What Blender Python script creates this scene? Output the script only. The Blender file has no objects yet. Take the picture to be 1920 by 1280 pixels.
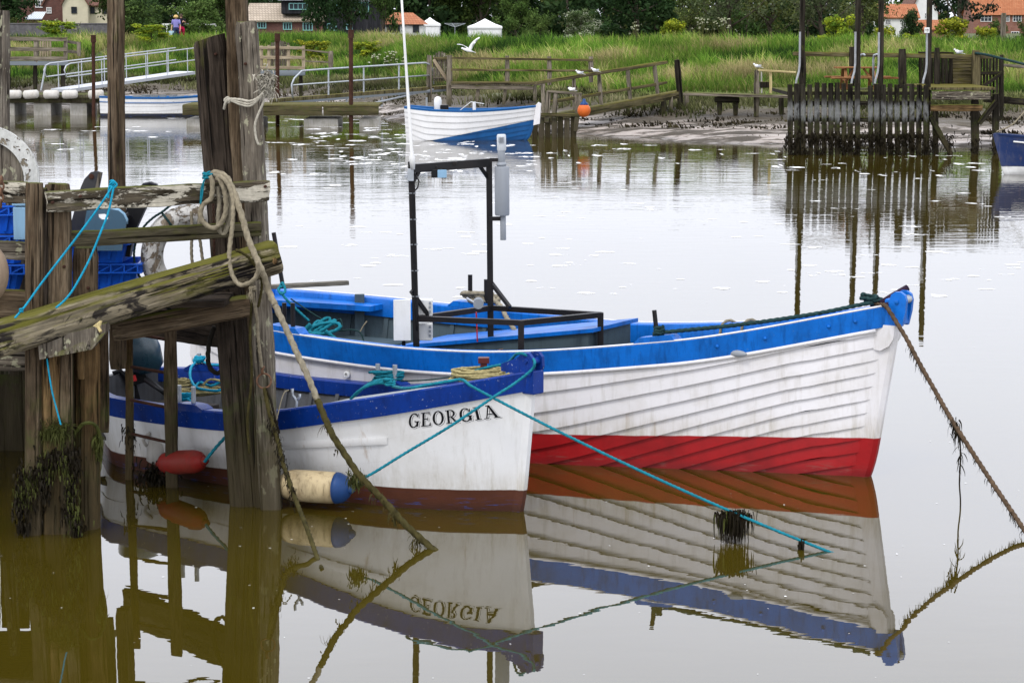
import bpy, math, random
import numpy as np
from mathutils import Vector, Matrix, noise
from mathutils.bvhtree import BVHTree

random.seed(7)
RNG = np.random.default_rng(7)
SC = bpy.context.scene
COL = SC.collection
V = Vector
R_ = math.radians

# ------------------------------------------------------------------ camera
FPX, CH = 4300.0, 3.57                     # focal length in photo pixels, eye height above the water
TH = math.atan(600 / FPX)
CT, ST = math.cos(TH), math.sin(TH)
cd = bpy.data.cameras.new('camera')
cam = bpy.data.objects.new('camera', cd)
COL.objects.link(cam)
cam.location = (0, 0, CH)
cam.rotation_euler = (math.pi / 2 - TH, 0, 0)
cd.sensor_width = 36.0
cd.lens = FPX / 1920 * 36.0
cd.clip_end = 2000
SC.camera = cam

def ray(px, py):
    a, b = (px - 960) / FPX, (640 - py) / FPX
    return V((a, CT + b * ST, -ST + b * CT))
def at(px, py, Y):
    d = ray(px, py)
    return V((0, 0, CH)) + d * (Y / d.y)
def gp(px, py, z=0.0):
    d = ray(px, py)
    return V((0, 0, CH)) + d * ((z - CH) / d.z)
def proj(p):
    Z = p[2] - CH
    d = p[1] * CT - Z * ST
    return 960 + FPX * p[0] / d, 640 - FPX * (p[1] * ST + Z * CT) / d

# ------------------------------------------------------------------ objects
WM = {}
def tag(o, label=None, cat=None, group=None, kind=None):
    if label: o['label'] = label
    if cat: o['category'] = cat
    if group: o['group'] = group
    if kind: o['kind'] = kind
    return o
def empty(name, loc, label=None, cat=None, group=None, rz=0.0, kind=None):
    o = bpy.data.objects.new(name, None)
    COL.objects.link(o)
    M = Matrix.Translation(V(loc)) @ Matrix.Rotation(rz, 4, 'Z')
    o.matrix_basis = M
    o.empty_display_size = .1
    WM[o.name] = M
    return tag(o, label, cat, group, kind)
def link(me, name, mat, parent=None, M=None):
    if M is None:
        if parent is None and len(me.vertices):           # origin at the foot of the thing
            co = np.empty(len(me.vertices) * 3, np.float32)
            me.vertices.foreach_get('co', co)
            co = co.reshape(-1, 3)
            c = (co.min(0) + co.max(0)) / 2
            c[2] = co[:, 2].min()
            co -= c
            me.vertices.foreach_set('co', co.ravel())
            M = Matrix.Translation(V([float(t) for t in c]))
        else:
            M = Matrix.Identity(4)
    o = bpy.data.objects.new(name, me)
    COL.objects.link(o)
    if mat is not None:
        for m in (mat if isinstance(mat, (list, tuple)) else [mat]):
            me.materials.append(m)
    WM[o.name] = M
    if parent is not None:
        o.parent = parent
        o.matrix_basis = WM[parent.name].inverted() @ M
    else:
        o.matrix_basis = M
    return o
def copy_tree(o, parent=None):
    c = o.copy()
    COL.objects.link(c)
    c.parent = parent
    WM[c.name] = o.matrix_basis.copy() if parent is None else WM[parent.name] @ o.matrix_basis
    for ch in [x for x in COL.objects if x.parent == o]:
        copy_tree(ch, c)
    return c

def frame(d, up=V((0, 0, 1))):
    z = V(d).normalized()
    x = V(up).cross(z)
    if x.length < 1e-4: x = V((1, 0, 0)).cross(z)
    x.normalize()
    y = z.cross(x)
    return x, y, z
def basis(p, d, up=V((0, 0, 1))):
    x, y, z = frame(d, up)
    return Matrix(((x.x, y.x, z.x, p[0]), (x.y, y.y, z.y, p[1]), (x.z, y.z, z.z, p[2]), (0, 0, 0, 1)))

class MB:
    """collects shapes and links them as ONE mesh object"""
    def __init__(s):
        s.v, s.f, s.m = [], [], []
    def add(s, vs, fs, mi=0):
        n = len(s.v)
        s.v.extend([tuple(v) for v in vs])
        s.f.extend([tuple(i + n for i in f) for f in fs])
        s.m.extend([mi] * len(fs))
        return s
    def box(s, c, d, M=None, mi=0, taper=1.0):
        x, y, z = d[0] / 2, d[1] / 2, d[2] / 2
        b = min(x, y, z) * .12
        vs = []
        for zz, k, e in ((-z, taper, b), (-z + b, taper, 0), (z - b, 1, 0), (z, 1, b)):
            X, Y = x * k - e, y * k - e
            vs += [V((-X, -Y, zz)), V((X, -Y, zz)), V((X, Y, zz)), V((-X, Y, zz))]
        fs = [(3, 2, 1, 0), (12, 13, 14, 15)]
        for k in range(3):
            for i in range(4):
                fs.append((4 * k + i, 4 * k + (i + 1) % 4, 4 * k + 4 + (i + 1) % 4, 4 * k + 4 + i))
        c = V(c)
        vs = [(M @ v if M else v) + c for v in vs]
        return s.add(vs, fs, mi)
    def beam(s, p0, p1, w, d, up=V((0, 0, 1)), mi=0):
        p0, p1 = V(p0), V(p1)
        L = (p1 - p0).length
        M = basis((0, 0, 0), p1 - p0, up).to_3x3()
        return s.box((p0 + p1) / 2, (w, d, L), M, mi)
    def tube(s, pts, r, n=8, mi=0, cap=True):
        pts = [V(p) for p in pts]
        m = len(pts)
        rs = r if isinstance(r, (list, tuple)) else [r] * m
        vs, fs = [], []
        t = (pts[1] - pts[0]).normalized()
        x, y, _ = frame(t)
        for i, p in enumerate(pts):
            t2 = (pts[min(i + 1, m - 1)] - pts[max(i - 1, 0)]).normalized()
            x = (x - t2 * x.dot(t2)).normalized()
            y = t2.cross(x)
            for k in range(n):
                a = 2 * math.pi * k / n
                vs.append(p + (x * math.cos(a) + y * math.sin(a)) * rs[i])
        for i in range(m - 1):
            for k in range(n):
                fs.append((i * n + k, i * n + (k + 1) % n, (i + 1) * n + (k + 1) % n, (i + 1) * n + k))
        if cap:
            fs.append(tuple(range(n - 1, -1, -1)))
            fs.append(tuple((m - 1) * n + k for k in range(n)))
        return s.add(vs, fs, mi)
    def lathe(s, p, axis, prof, n=16, mi=0):
        M = basis(p, axis)
        vs, fs = [], []
        for (r, h) in prof:
            for k in range(n):
                a = 2 * math.pi * k / n
                vs.append(M @ V((r * math.cos(a), r * math.sin(a), h)))
        for i in range(len(prof) - 1):
            for k in range(n):
                fs.append((i * n + k, i * n + (k + 1) % n, (i + 1) * n + (k + 1) % n, (i + 1) * n + k))
        fs.append(tuple(range(n - 1, -1, -1)))
        fs.append(tuple((len(prof) - 1) * n + k for k in range(n)))
        return s.add(vs, fs, mi)
    def prism(s, poly, dv, mi=0):
        n = len(poly)
        dv = V(dv)
        poly = [V(p) for p in poly]
        vs = poly + [p + dv for p in poly]
        fs = [tuple(range(n)), tuple(range(2 * n - 1, n - 1, -1))]
        for i in range(n):
            fs.append((i, i + n, (i + 1) % n + n, (i + 1) % n))
        return s.add(vs, fs, mi)
    def quad(s, a, b, c, d, mi=0):
        return s.add([a, b, c, d], [(0, 1, 2, 3)], mi)
    def grid(s, rows, mi=0, closed=False):
        n = len(rows[0])
        vs = [p for r in rows for p in r]
        fs = []
        for i in range(len(rows) - 1):
            for k in range(n if closed else n - 1):
                fs.append((i * n + k, i * n + (k + 1) % n, (i + 1) * n + (k + 1) % n, (i + 1) * n + k))
        return s.add(vs, fs, mi)
    def ellipsoid(s, c, rx, ry, rz, M=None, n=14, m=9, mi=0):
        rows = []
        for i in range(m + 1):
            t = math.pi * (i / m)
            t = min(max(t, .02), math.pi - .02)
            row = []
            for k in range(n):
                a = 2 * math.pi * k / n
                v = V((rx * math.sin(t) * math.cos(a), ry * math.sin(t) * math.sin(a), -rz * math.cos(t)))
                row.append((M @ v if M else v) + V(c))
            rows.append(row)
        s.grid(rows, mi, True)
        k0 = len(s.v) - n * (m + 1)
        s.f.append(tuple(k0 + i for i in range(n - 1, -1, -1))); s.m.append(mi)
        s.f.append(tuple(k0 + m * n + i for i in range(n))); s.m.append(mi)
        return s
    def mesh(s, name, smooth=False):
        me = bpy.data.meshes.new(name)
        me.from_pydata(s.v, [], s.f)
        me.validate(clean_customdata=False)
        if any(s.m) and len(me.polygons) == len(s.m):
            me.polygons.foreach_set('material_index', s.m)
        if smooth:
            me.polygons.foreach_set('use_smooth', [True] * len(me.polygons))
            if smooth == 'auto':
                me.set_sharp_from_angle(angle=R_(38))
        me.update()
        return me
    def build(s, name, mat, parent=None, smooth=False, M=None):
        return link(s.mesh(name, smooth), name, mat, parent, M)

def np_mesh(name, verts, loops, starts, col=None, smooth=False, cname='Col'):
    me = bpy.data.meshes.new(name)
    nv, nl, nf = len(verts), len(loops), len(starts)
    me.vertices.add(nv); me.loops.add(nl); me.polygons.add(nf)
    me.vertices.foreach_set('co', np.asarray(verts, np.float32).ravel())
    me.loops.foreach_set('vertex_index', np.asarray(loops, np.int32))
    me.polygons.foreach_set('loop_start', np.asarray(starts, np.int32))
    if col is not None:
        a = me.color_attributes.new(cname, 'FLOAT_COLOR', 'POINT')
        c4 = np.ones((nv, 4), np.float32); c4[:, :3] = col
        a.data.foreach_set('color', c4.ravel())
    if smooth:
        me.polygons.foreach_set('use_smooth', np.ones(nf, bool))
    me.update(calc_edges=True)
    me.validate(clean_customdata=False)
    return me

# ---- splines and ropes
def spline(pts, step):
    P = [V(p) for p in pts]
    P = [P[0] * 2 - P[1]] + P + [P[-1] * 2 - P[-2]]
    out = []
    for i in range(1, len(P) - 2):
        a, b, c, d = P[i - 1:i + 3]
        n = max(1, int((c - b).length / step))
        for k in range(n):
            t = k / n
            out.append(((b * 2) + (c - a) * t + (a * 2 - b * 5 + c * 4 - d) * t * t + (b * 3 - a - c * 3 + d) * t ** 3) * .5)
    out.append(P[-2])
    return out
def rope_geo(mb, pts, r, lay=9.5, n=9, fine=1.0):
    """three-strand twisted rope along a smooth path"""
    q = spline(pts, r * .9 * fine)
    m = len(q)
    x = frame((q[1] - q[0]))[0]
    vs, fs, ln = [], [], 0.0
    for i, p in enumerate(q):
        t = (q[min(i + 1, m - 1)] - q[max(i - 1, 0)]).normalized()
        x = (x - t * x.dot(t)).normalized()
        y = t.cross(x)
        if i: ln += (p - q[i - 1]).length
        w = ln / (lay * r) * 2 * math.pi
        for k in range(n):
            a = 2 * math.pi * k / n
            rr = r * (.70 + .40 * abs(math.cos(1.5 * (a - w))))
            vs.append(p + (x * math.cos(a) + y * math.sin(a)) * rr)
    for i in range(m - 1):
        for k in range(n):
            fs.append((i * n + k, i * n + (k + 1) % n, (i + 1) * n + (k + 1) % n, (i + 1) * n + k))
    fs.append(tuple(range(n - 1, -1, -1)))
    fs.append(tuple((m - 1) * n + k for k in range(n)))
    mb.add(vs, fs)
    return q
def rope(name, pts, r, mat, label=None, cat='rope', group=None, parent=None, **k):
    mb = MB()
    rope_geo(mb, pts, r, **k)
    o = mb.build(name, mat, parent, smooth=True)
    if parent is None: tag(o, label, cat, group)
    return o
def sag(a, b, s, n=8):
    a, b = V(a), V(b)
    return [a.lerp(b, i / n) - V((0, 0, s * 4 * (i / n) * (1 - i / n))) for i in range(n + 1)]
def coil_pts(c, rx, ry, turns, h, seed=0, n=14, jit=.15):
    rr = random.Random(seed)
    out = []
    for i in range(int(turns * n)):
        a = 2 * math.pi * i / n
        j = 1 + jit * rr.uniform(-1, 1) * .5 + jit * math.sin(i * .37 + seed)
        out.append(V(c) + V((rx * j * math.cos(a), ry * j * math.sin(a), h * i / (turns * n) + rr.uniform(-.3, .3) * h / max(turns, 1))))
    return out

# ---- wood
def timber(name, p0, p1, w, d, mat, parent=None, up=V((0, 0, 1)), wear=.006, seed=0, n=0, fine=True):
    """a sawn, weathered timber; grain runs along its own z axis"""
    p0, p1 = V(p0), V(p1)
    L = (p1 - p0).length
    M = basis(p0, p1 - p0, up)
    n = n or max(3, int(L / .07))
    n = min(n, 90)
    b = min(w, d) * .1 + .002
    X, Y = w / 2, d / 2
    sec = [(-X + b, -Y), (-X / 2, -Y), (0, -Y), (X / 2, -Y), (X - b, -Y), (X, -Y + b), (X, 0), (X, Y - b),
           (X - b, Y), (X / 2, Y), (0, Y), (-X / 2, Y), (-X + b, Y), (-X, Y - b), (-X, 0), (-X, -Y + b)]
    if fine:
        q8 = []
        for i in range(len(sec)):
            (xa, ya), (xb, yb) = sec[i], sec[(i + 1) % len(sec)]
            k = max(1, min(6, int(math.hypot(xb - xa, yb - ya) / .009)))
            q8 += [(xa + (xb - xa) * j / k, ya + (yb - ya) * j / k) for j in range(k)]
        sec = q8
    o = V((seed * 3.1, seed * 1.7, seed * 5.3))
    rows = []
    for i in range(n + 1):
        z = L * i / n
        e = (min(i, n - i) == 0) * b * .7
        row = []
        for (x, y) in sec:
            q = noise.noise_vector(V((x * 9, y * 9, z * 2.2)) + o) * wear * 1.4 + noise.noise_vector(V((x * 30, y * 30, z * 9)) + o) * wear * .6
            k = 1 - e / max(w, d) * 2
            if fine:
                g = abs(noise.noise(V((x * 24, y * 24, z * .55)) + o))
                if g < .11: k -= min(.013 / max(abs(x), abs(y), .02), .12) * (1 - g / .11) * min(1, max(0, .5 + 2 * noise.noise(V((x * 6, y * 6, z * 1.3)) + o)))
            row.append(V((x * k + q.x, y * k + q.y, z + (q.z if e else 0))))
        rows.append(row)
    mb = MB()
    mb.grid(rows, closed=True)
    m = len(sec)
    mb.f.append(tuple(range(m - 1, -1, -1))); mb.m.append(0)
    mb.f.append(tuple(n * m + k for k in range(m))); mb.m.append(0)
    return mb.build(name, mat, parent, smooth='auto', M=M)
def pile(name, p0, p1, r0, r1, mat, parent=None, seed=0, rough=.05, n=0, sides=64, flat=0.0, tilt=0.0):
    """a round or roughly squared log with grooves; grain runs along its own z axis"""
    p0, p1 = V(p0), V(p1)
    L = (p1 - p0).length
    M = basis(p0, p1 - p0, V((0, 1, 0)))
    n = n or min(70, max(6, int(L / .05)))
    o = V((seed * 2.3, seed * 4.1, seed * 1.9))
    rows = []
    for i in range(n + 1):
        z = L * i / n
        r = r0 + (r1 - r0) * i / n
        e = .93 if i in (0, n) else 1.0
        row = []
        for k in range(sides):
            a = 2 * math.pi * k / sides
            c, s_ = math.cos(a), math.sin(a)
            q = 1 + rough * noise.noise(V((c * 5, s_ * 5, z * .7)) + o) + rough * .8 * noise.noise(V((c * 16, s_ * 16, z * 1.6)) + o) \
                + rough * .6 * noise.noise(V((c * 1.5, s_ * 1.5, z * 1.1)) + o)
            if flat:
                sq = 1 / max(abs(c), abs(s_))
                q *= 1 + flat * (min(sq, 1.28) - 1)
            g = abs(noise.noise(V((c * 7, s_ * 7, z * .45)) + o))
            if g < .10: q -= .13 * (1 - g / .10) * min(1, max(0, .55 + 2 * noise.noise(V((c * 2, s_ * 2, z * 1.1)) + o)))
            zz = z + (tilt * c * r if i == n else 0)
            row.append(V((c * r * q * e, s_ * r * q * e, zz)))
        rows.append(row)
    mb = MB()
    mb.grid(rows, closed=True)
    mb.f.append(tuple(range(sides - 1, -1, -1))); mb.m.append(0)
    mb.f.append(tuple(n * sides + k for k in range(sides))); mb.m.append(0)
    return mb.build(name, mat, parent, smooth='auto', M=M)

# ---- weed: many small hanging fronds
def weed_geo(mb, c, n, spread, length, w=.012, rr=None, down=1.0, spray=1.0):
    rr = rr or random
    c = V(c)
    for _ in range(n):
        p = c + V((rr.gauss(0, spread[0]), rr.gauss(0, spread[1]), rr.gauss(0, spread[2])))
        d = V((rr.uniform(-1, 1) * spray, rr.uniform(-1, 1) * spray, rr.uniform(-.6, .5) * spray - (1 - spray)))
        side = V((rr.uniform(-1, 1), rr.uniform(-1, 1), rr.uniform(-.3, .3))).normalized()
        L = length * rr.uniform(.5, 1.3)
        ww = w * rr.uniform(.5, 1.4)
        vs = []
        m = 4
        for i in range(m + 1):
            k = (1 - (i / m) ** 2 * .8) * ww
            vs += [p - side * k, p + side * k]
            d = (d + V((rr.uniform(-.4, .4) * (.4 + .6 * spray), rr.uniform(-.4, .4) * (.4 + .6 * spray), -.9 * down))).normalized()
            p = p + d * L / m
        mb.add(vs, [(2 * i, 2 * i + 1, 2 * i + 3, 2 * i + 2) for i in range(m)])
# ------------------------------------------------------------------ materials
class Sh:
    def __init__(s, name, rough=.6, spec=.4, color=None, metallic=0.0):
        s.mat = bpy.data.materials.new(name)
        s.mat.use_nodes = True
        s.nt = s.mat.node_tree
        s.b = s.nt.nodes['Principled BSDF']
        s.b.inputs['Roughness'].default_value = rough
        s.b.inputs['Specular IOR Level'].default_value = spec
        s.b.inputs['Metallic'].default_value = metallic
        if color: s.b.inputs['Base Color'].default_value = (*color, 1)
        s.tc = s.n('ShaderNodeTexCoord')
        s.obj = s.tc.outputs['Object']
    def n(s, t, **k):
        nd = s.nt.nodes.new(t)
        for a, v in k.items(): setattr(nd, a, v)
        return nd
    def put(s, sock, v):
        if isinstance(v, bpy.types.NodeSocket): s.nt.links.new(v, sock)
        elif isinstance(v, (tuple, list)) and len(v) == 3 and sock.type == 'RGBA': sock.default_value = (*v, 1)
        else: sock.default_value = v
    def world(s):
        g = s.n('ShaderNodeNewGeometry')
        return g.outputs['Position']
    def normal(s):
        return s.n('ShaderNodeNewGeometry').outputs['Normal']
    def sep(s, v):
        nd = s.n('ShaderNodeSeparateXYZ'); s.put(nd.inputs[0], v)
        return nd.outputs
    def rnd(s):
        return s.n('ShaderNodeObjectInfo').outputs['Random']
    def shift(s, v, k=37.0):
        """own texture offset for every object"""
        a = s.math('MULTIPLY', s.rnd(), k)
        c = s.n('ShaderNodeCombineXYZ')
        for i in range(3): s.put(c.inputs[i], a)
        nd = s.n('ShaderNodeVectorMath', operation='ADD')
        s.put(nd.inputs[0], v); s.put(nd.inputs[1], c.outputs[0])
        return nd.outputs[0]
    def map(s, v, sc):
        nd = s.n('ShaderNodeVectorMath', operation='MULTIPLY')
        s.put(nd.inputs[0], v); nd.inputs[1].default_value = sc
        return nd.outputs[0]
    def noise(s, v, scale=1.0, detail=5, rough=.6, dist=0.0):
        nd = s.n('ShaderNodeTexNoise')
        s.put(nd.inputs['Vector'], v)
        nd.inputs['Scale'].default_value = scale
        nd.inputs['Detail'].default_value = detail
        nd.inputs['Roughness'].default_value = rough
        nd.inputs['Distortion'].default_value = dist
        return nd.outputs['Fac']
    def vor(s, v, scale=1.0, feature='F1'):
        nd = s.n('ShaderNodeTexVoronoi', feature=feature)
        s.put(nd.inputs['Vector'], v)
        nd.inputs['Scale'].default_value = scale
        return nd.outputs['Distance']
    def ramp(s, f, stops, interp='LINEAR'):
        nd = s.n('ShaderNodeValToRGB')
        cr = nd.color_ramp
        cr.interpolation = interp
        while len(cr.elements) < len(stops): cr.elements.new(.5)
        for e, (p, c) in zip(cr.elements, stops):
            e.position = p
            e.color = (*c, 1) if isinstance(c, (tuple, list)) else (c, c, c, 1)
        s.put(nd.inputs[0], f)
        return nd.outputs[0]
    def mix(s, f, a, b, mode='MIX'):
        nd = s.n('ShaderNodeMix', data_type='RGBA', blend_type=mode)
        s.put(nd.inputs[0], f); s.put(nd.inputs[6], a); s.put(nd.inputs[7], b)
        return nd.outputs[2]
    def math(s, op, a, b=0.0, clamp=False):
        nd = s.n('ShaderNodeMath', operation=op, use_clamp=clamp)
        s.put(nd.inputs[0], a); s.put(nd.inputs[1], b)
        return nd.outputs[0]
    def step(s, v, lo, hi):
        nd = s.n('ShaderNodeMapRange')
        nd.interpolation_type = 'SMOOTHSTEP'
        s.put(nd.inputs[0], v)
        nd.inputs[1].default_value = lo; nd.inputs[2].default_value = hi
        return nd.outputs[0]
    def bump(s, h, strength=.4, dist=.01):
        nd = s.n('ShaderNodeBump')
        nd.inputs['Strength'].default_value = strength
        nd.inputs['Distance'].default_value = dist
        s.put(nd.inputs['Height'], h)
        s.put(s.b.inputs['Normal'], nd.outputs[0])
        return nd.outputs[0]
    def color(s, c): s.put(s.b.inputs['Base Color'], s.mix(1.0, c, (.86, .86, .86), 'MULTIPLY'))
    def rough(s, r): s.put(s.b.inputs['Roughness'], r)

def wood_mat(name, dark, mid, light, algae=.0, wet=True, paint=None, paint_amt=.5, scale=1.0, acol=(.085, .09, .018), crack=1.0, tar=0.0, lichen=0.0, pscale=(5, 5, 1.6), band=None):
    s = Sh(name, rough=.9, spec=.06)
    o = s.shift(s.obj)
    k = scale
    g1 = s.noise(s.map(o, (13 * k, 13 * k, 1.5 * k)), 1, 7, .68, .3)
    g2 = s.noise(s.map(o, (75 * k, 75 * k, 4.5 * k)), 1, 4, .6)
    g3 = s.noise(o, 3.0 * k, 4, .6)
    c = s.ramp(g1, [(.33, dark), (.49, mid), (.66, light)])
    c = s.mix(s.math('MULTIPLY', s.ramp(g2, [(.36, 1.0), (.56, 0.0)]), .8), c, tuple(x * .6 for x in dark))
    c = s.mix(s.math('MULTIPLY', s.ramp(g3, [(.35, 0.0), (.7, 1.0)]), .35), c, light)
    cr = s.noise(s.map(o, (38 * k, 38 * k, 1.0 * k)), 1, 3, .5, .2)
    crk = s.ramp(cr, [(.36, 1.0), (.40, 0.0)])
    c = s.mix(s.math('MULTIPLY', crk, .85 * crack), c, tuple(x * .18 for x in dark))
    h = s.math('SUBTRACT', s.math('ADD', s.math('MULTIPLY', g1, .6), s.math('MULTIPLY', g2, .35)), s.math('MULTIPLY', crk, .7 * crack))
    if paint:
        pn = s.noise(s.map(o, pscale), 1, 9, .72, .5)
        pm = s.ramp(pn, [(.5 - (paint_amt - .5) * .4, 0.0), (.515 - (paint_amt - .5) * .4, 1.0)])
        pc = s.mix(s.ramp(s.noise(o, 16, 6, .7), [(.35, 0.0), (.7, 1.0)]), tuple(x * .62 for x in paint), paint)
        if band:
            bz = s.math('ADD', s.sep(s.world())[2], s.math('MULTIPLY', s.math('SUBTRACT', pn, .5), .8))
            pm = s.math('MULTIPLY', s.math('MULTIPLY', s.step(bz, band[0] - .12, band[0] + .12), s.step(bz, band[1] + .15, band[1] - .15)), s.ramp(pn, [(.34, 0.0), (.46, .9)]))
        c = s.mix(pm, c, pc)
        h = s.math('ADD', h, s.math('MULTIPLY', pm, .5))
    if tar:
        tn = s.noise(s.map(o, (7, 7, 2.5)), 1, 6, .7, .8)
        c = s.mix(s.ramp(tn, [(.62 - tar * .12, 0.0), (.68 - tar * .12, .9)]), c, (.008, .007, .009))
    if lichen:
        ln = s.noise(s.map(o, (16, 16, 9)), 1, 5, .6)
        c = s.mix(s.ramp(ln, [(.64 - lichen * .1, 0.0), (.68 - lichen * .1, .8)]), c, (.36, .35, .24))
    nz = s.sep(s.normal())[2]
    P = s.sep(s.world())
    if algae:
        an = s.noise(s.map(o, (9, 9, 3)), 1, 5, .65)
        m = s.math('ADD', s.math('MULTIPLY', an, 1.1), s.math('MULTIPLY', s.math('MAXIMUM', nz, 0.0), .55))
        c = s.mix(s.ramp(m, [(.72 - .3 * algae, 0.0), (1.0 - .3 * algae, .9)]), c, acol)
    if wet:
        wn = s.math('ADD', P[2], s.math('MULTIPLY', s.math('SUBTRACT', s.noise(o, 5, 4), .5), .5))
        w = s.step(wn, 1.0, .35)
        c = s.mix(s.math('MULTIPLY', w, .75), c, s.mix(s.noise(s.map(o, (9, 9, 2)), 1, 6, .7), (.018, .014, .008), (.075, .062, .03)))
        s.rough(s.math('SUBTRACT', .85, s.math('MULTIPLY', w, .3)))
        g = s.math('MULTIPLY', s.step(wn, .25, .6), s.step(wn, 1.15, .75))
        c = s.mix(s.math('MULTIPLY', g, s.ramp(s.noise(o, 9, 5), [(.45, 0.0), (.7, .6)])), c, (.05, .065, .014))
    s.color(c)
    s.bump(h, .9, .02)
    return s.mat

def paint_mat(name, col, dirt=(.3, .27, .2), amt=.3, rough=.42, chips=0.0, chipcol=(.6, .6, .58), streak=True, spec=.2):
    s = Sh(name, rough=rough, spec=spec)
    o = s.shift(s.obj, 11)
    n1 = s.noise(o, 3.1, 6, .65)
    n2 = s.noise(s.map(o, (22, 22, 2.5)) if streak else o, 1 if streak else 25, 6, .65)
    c = s.mix(s.math('MULTIPLY', s.ramp(n1, [(.42, 0.0), (.75, 1.0)]), amt), col, dirt)
    c = s.mix(s.math('MULTIPLY', s.ramp(n2, [(.5, 0.0), (.8, 1.0)]), amt), c, tuple(x * .6 for x in dirt))
    h = s.noise(o, 45, 4, .6)
    if chips:
        cn = s.noise(s.map(o, (40, 40, 40)), 1, 8, .75)
        m = s.ramp(cn, [(.66 - chips * .1, 0.0), (.68 - chips * .1, 1.0)])
        c = s.mix(m, c, chipcol)
    s.color(c)
    s.rough(s.math('ADD', rough - .08, s.math('MULTIPLY', n1, .25)))
    s.bump(s.math('ADD', h, s.math('MULTIPLY', n1, 1.5)), .12, .01)
    return s.mat

def hull_mat(name, top, bottom, a, b, amt=.25, wob=.02, chips=(.03, .06, .2), low=.35, rough=.42):
    """topsides above the sloping line z = a + b x of the boat's own frame, antifouling below"""
    s = Sh(name, rough=rough, spec=.22)
    o = s.obj
    x, y, z = s.sep(o)
    n1 = s.noise(o, 2.6, 6, .65)
    n2 = s.noise(s.map(o, (18, 18, 2.0)), 1, 6, .7)
    n3 = s.noise(o, 38, 5, .7)
    line = s.math('ADD', s.math('MULTIPLY', x, b), a)
    hgt = s.math('SUBTRACT', z, line)
    hw = s.math('ADD', hgt, s.math('MULTIPLY', s.math('SUBTRACT', n1, .5), wob))
    dirt = (.33, .29, .2)
    t = s.mix(s.math('MULTIPLY', s.ramp(n1, [(.45, 0.0), (.75, 1.0)]), amt), top, dirt)
    t = s.mix(s.math('MULTIPLY', s.ramp(n2, [(.52, 0.0), (.8, 1.0)]), amt * 1.3), t, tuple(q * .8 for q in dirt))
    grime = s.math('MULTIPLY', s.step(hgt, low, 0.0), s.ramp(n2, [(.3, .1), (.7, .9)]))
    t = s.mix(s.math('MULTIPLY', grime, .55), t, (.3, .25, .15))
    t = s.mix(s.ramp(n3, [(.71, 0.0), (.75, .5)]), t, (.16, .13, .1))
    bt = s.mix(s.ramp(n1, [(.4, 0.0), (.7, .7)]), bottom, tuple(q * .5 for q in bottom))
    wl = s.step(z, .1, .0)
    bt = s.mix(s.math('MULTIPLY', wl, .55), bt, tuple(q * .3 + .006 for q in bottom))
    bt = s.mix(s.math('MULTIPLY', s.step(z, .14, .03), s.ramp(s.noise(s.map(o, (5, 5, 40)), 1, 6, .7), [(.56, 0.0), (.62, .8)])), bt, chips)
    rs = s.math('MULTIPLY', s.ramp(s.noise(s.map(o, (9, 9, .6)), 1, 5, .7), [(.62, 0.0), (.70, 1.0)]), s.ramp(s.noise(s.map(o, (40, 40, 3)), 1, 4), [(.4, 0.0), (.65, .55)]))
    t = s.mix(rs, t, (.34, .21, .10))
    s.color(s.mix(s.step(hw, .004, -.004), t, bt))
    s.rough(s.math('ADD', rough - .08, s.math('MULTIPLY', n2, .3)))
    s.bump(s.math('ADD', s.noise(o, 30, 4), s.math('MULTIPLY', n1, 2.0)), .1, .012)
    return s.mat

def simple(name, col, rough=.6, spec=.4, var=.25, scale=9, metallic=0.0, bump=.15):
    s = Sh(name, rough, spec * .35, metallic=metallic)
    n = s.noise(s.shift(s.obj, 9), scale, 6, .65)
    s.color(s.mix(s.ramp(n, [(.3, 0.0), (.7, 1.0)]), tuple(x * (1 - var) for x in col), tuple(min(1, x * (1 + var * .6)) for x in col)))
    if bump: s.bump(s.noise(s.obj, scale * 5, 4), bump, .01)
    return s.mat

def leaf_mat(name, tint=(1, 1, 1), trans=.3, rnd=.25):
    s = Sh(name, rough=.7, spec=.06)
    a = s.n('ShaderNodeAttribute', attribute_name='Col')
    c = s.mix(1.0, a.outputs['Color'], tint, 'MULTIPLY')
    r = s.rnd()
    hsv = s.n('ShaderNodeHueSaturation')
    s.put(hsv.inputs['Color'], c)
    s.put(hsv.inputs['Value'], s.math('ADD', s.math('MULTIPLY', r, rnd), 1 - rnd / 2))
    s.put(hsv.inputs['Hue'], s.math('ADD', s.math('MULTIPLY', r, .03), .485))
    col = hsv.outputs[0]
    s.color(col)
    tr = s.n('ShaderNodeBsdfTranslucent')
    s.put(tr.inputs['Color'], col)
    mx = s.n('ShaderNodeMixShader')
    mx.inputs[0].default_value = trans
    s.nt.links.new(s.b.outputs[0], mx.inputs[1])
    s.nt.links.new(tr.outputs[0], mx.inputs[2])
    out = [n for n in s.nt.nodes if n.type == 'OUTPUT_MATERIAL'][0]
    s.nt.links.new(mx.outputs[0], out.inputs[0])
    return s.mat

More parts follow.
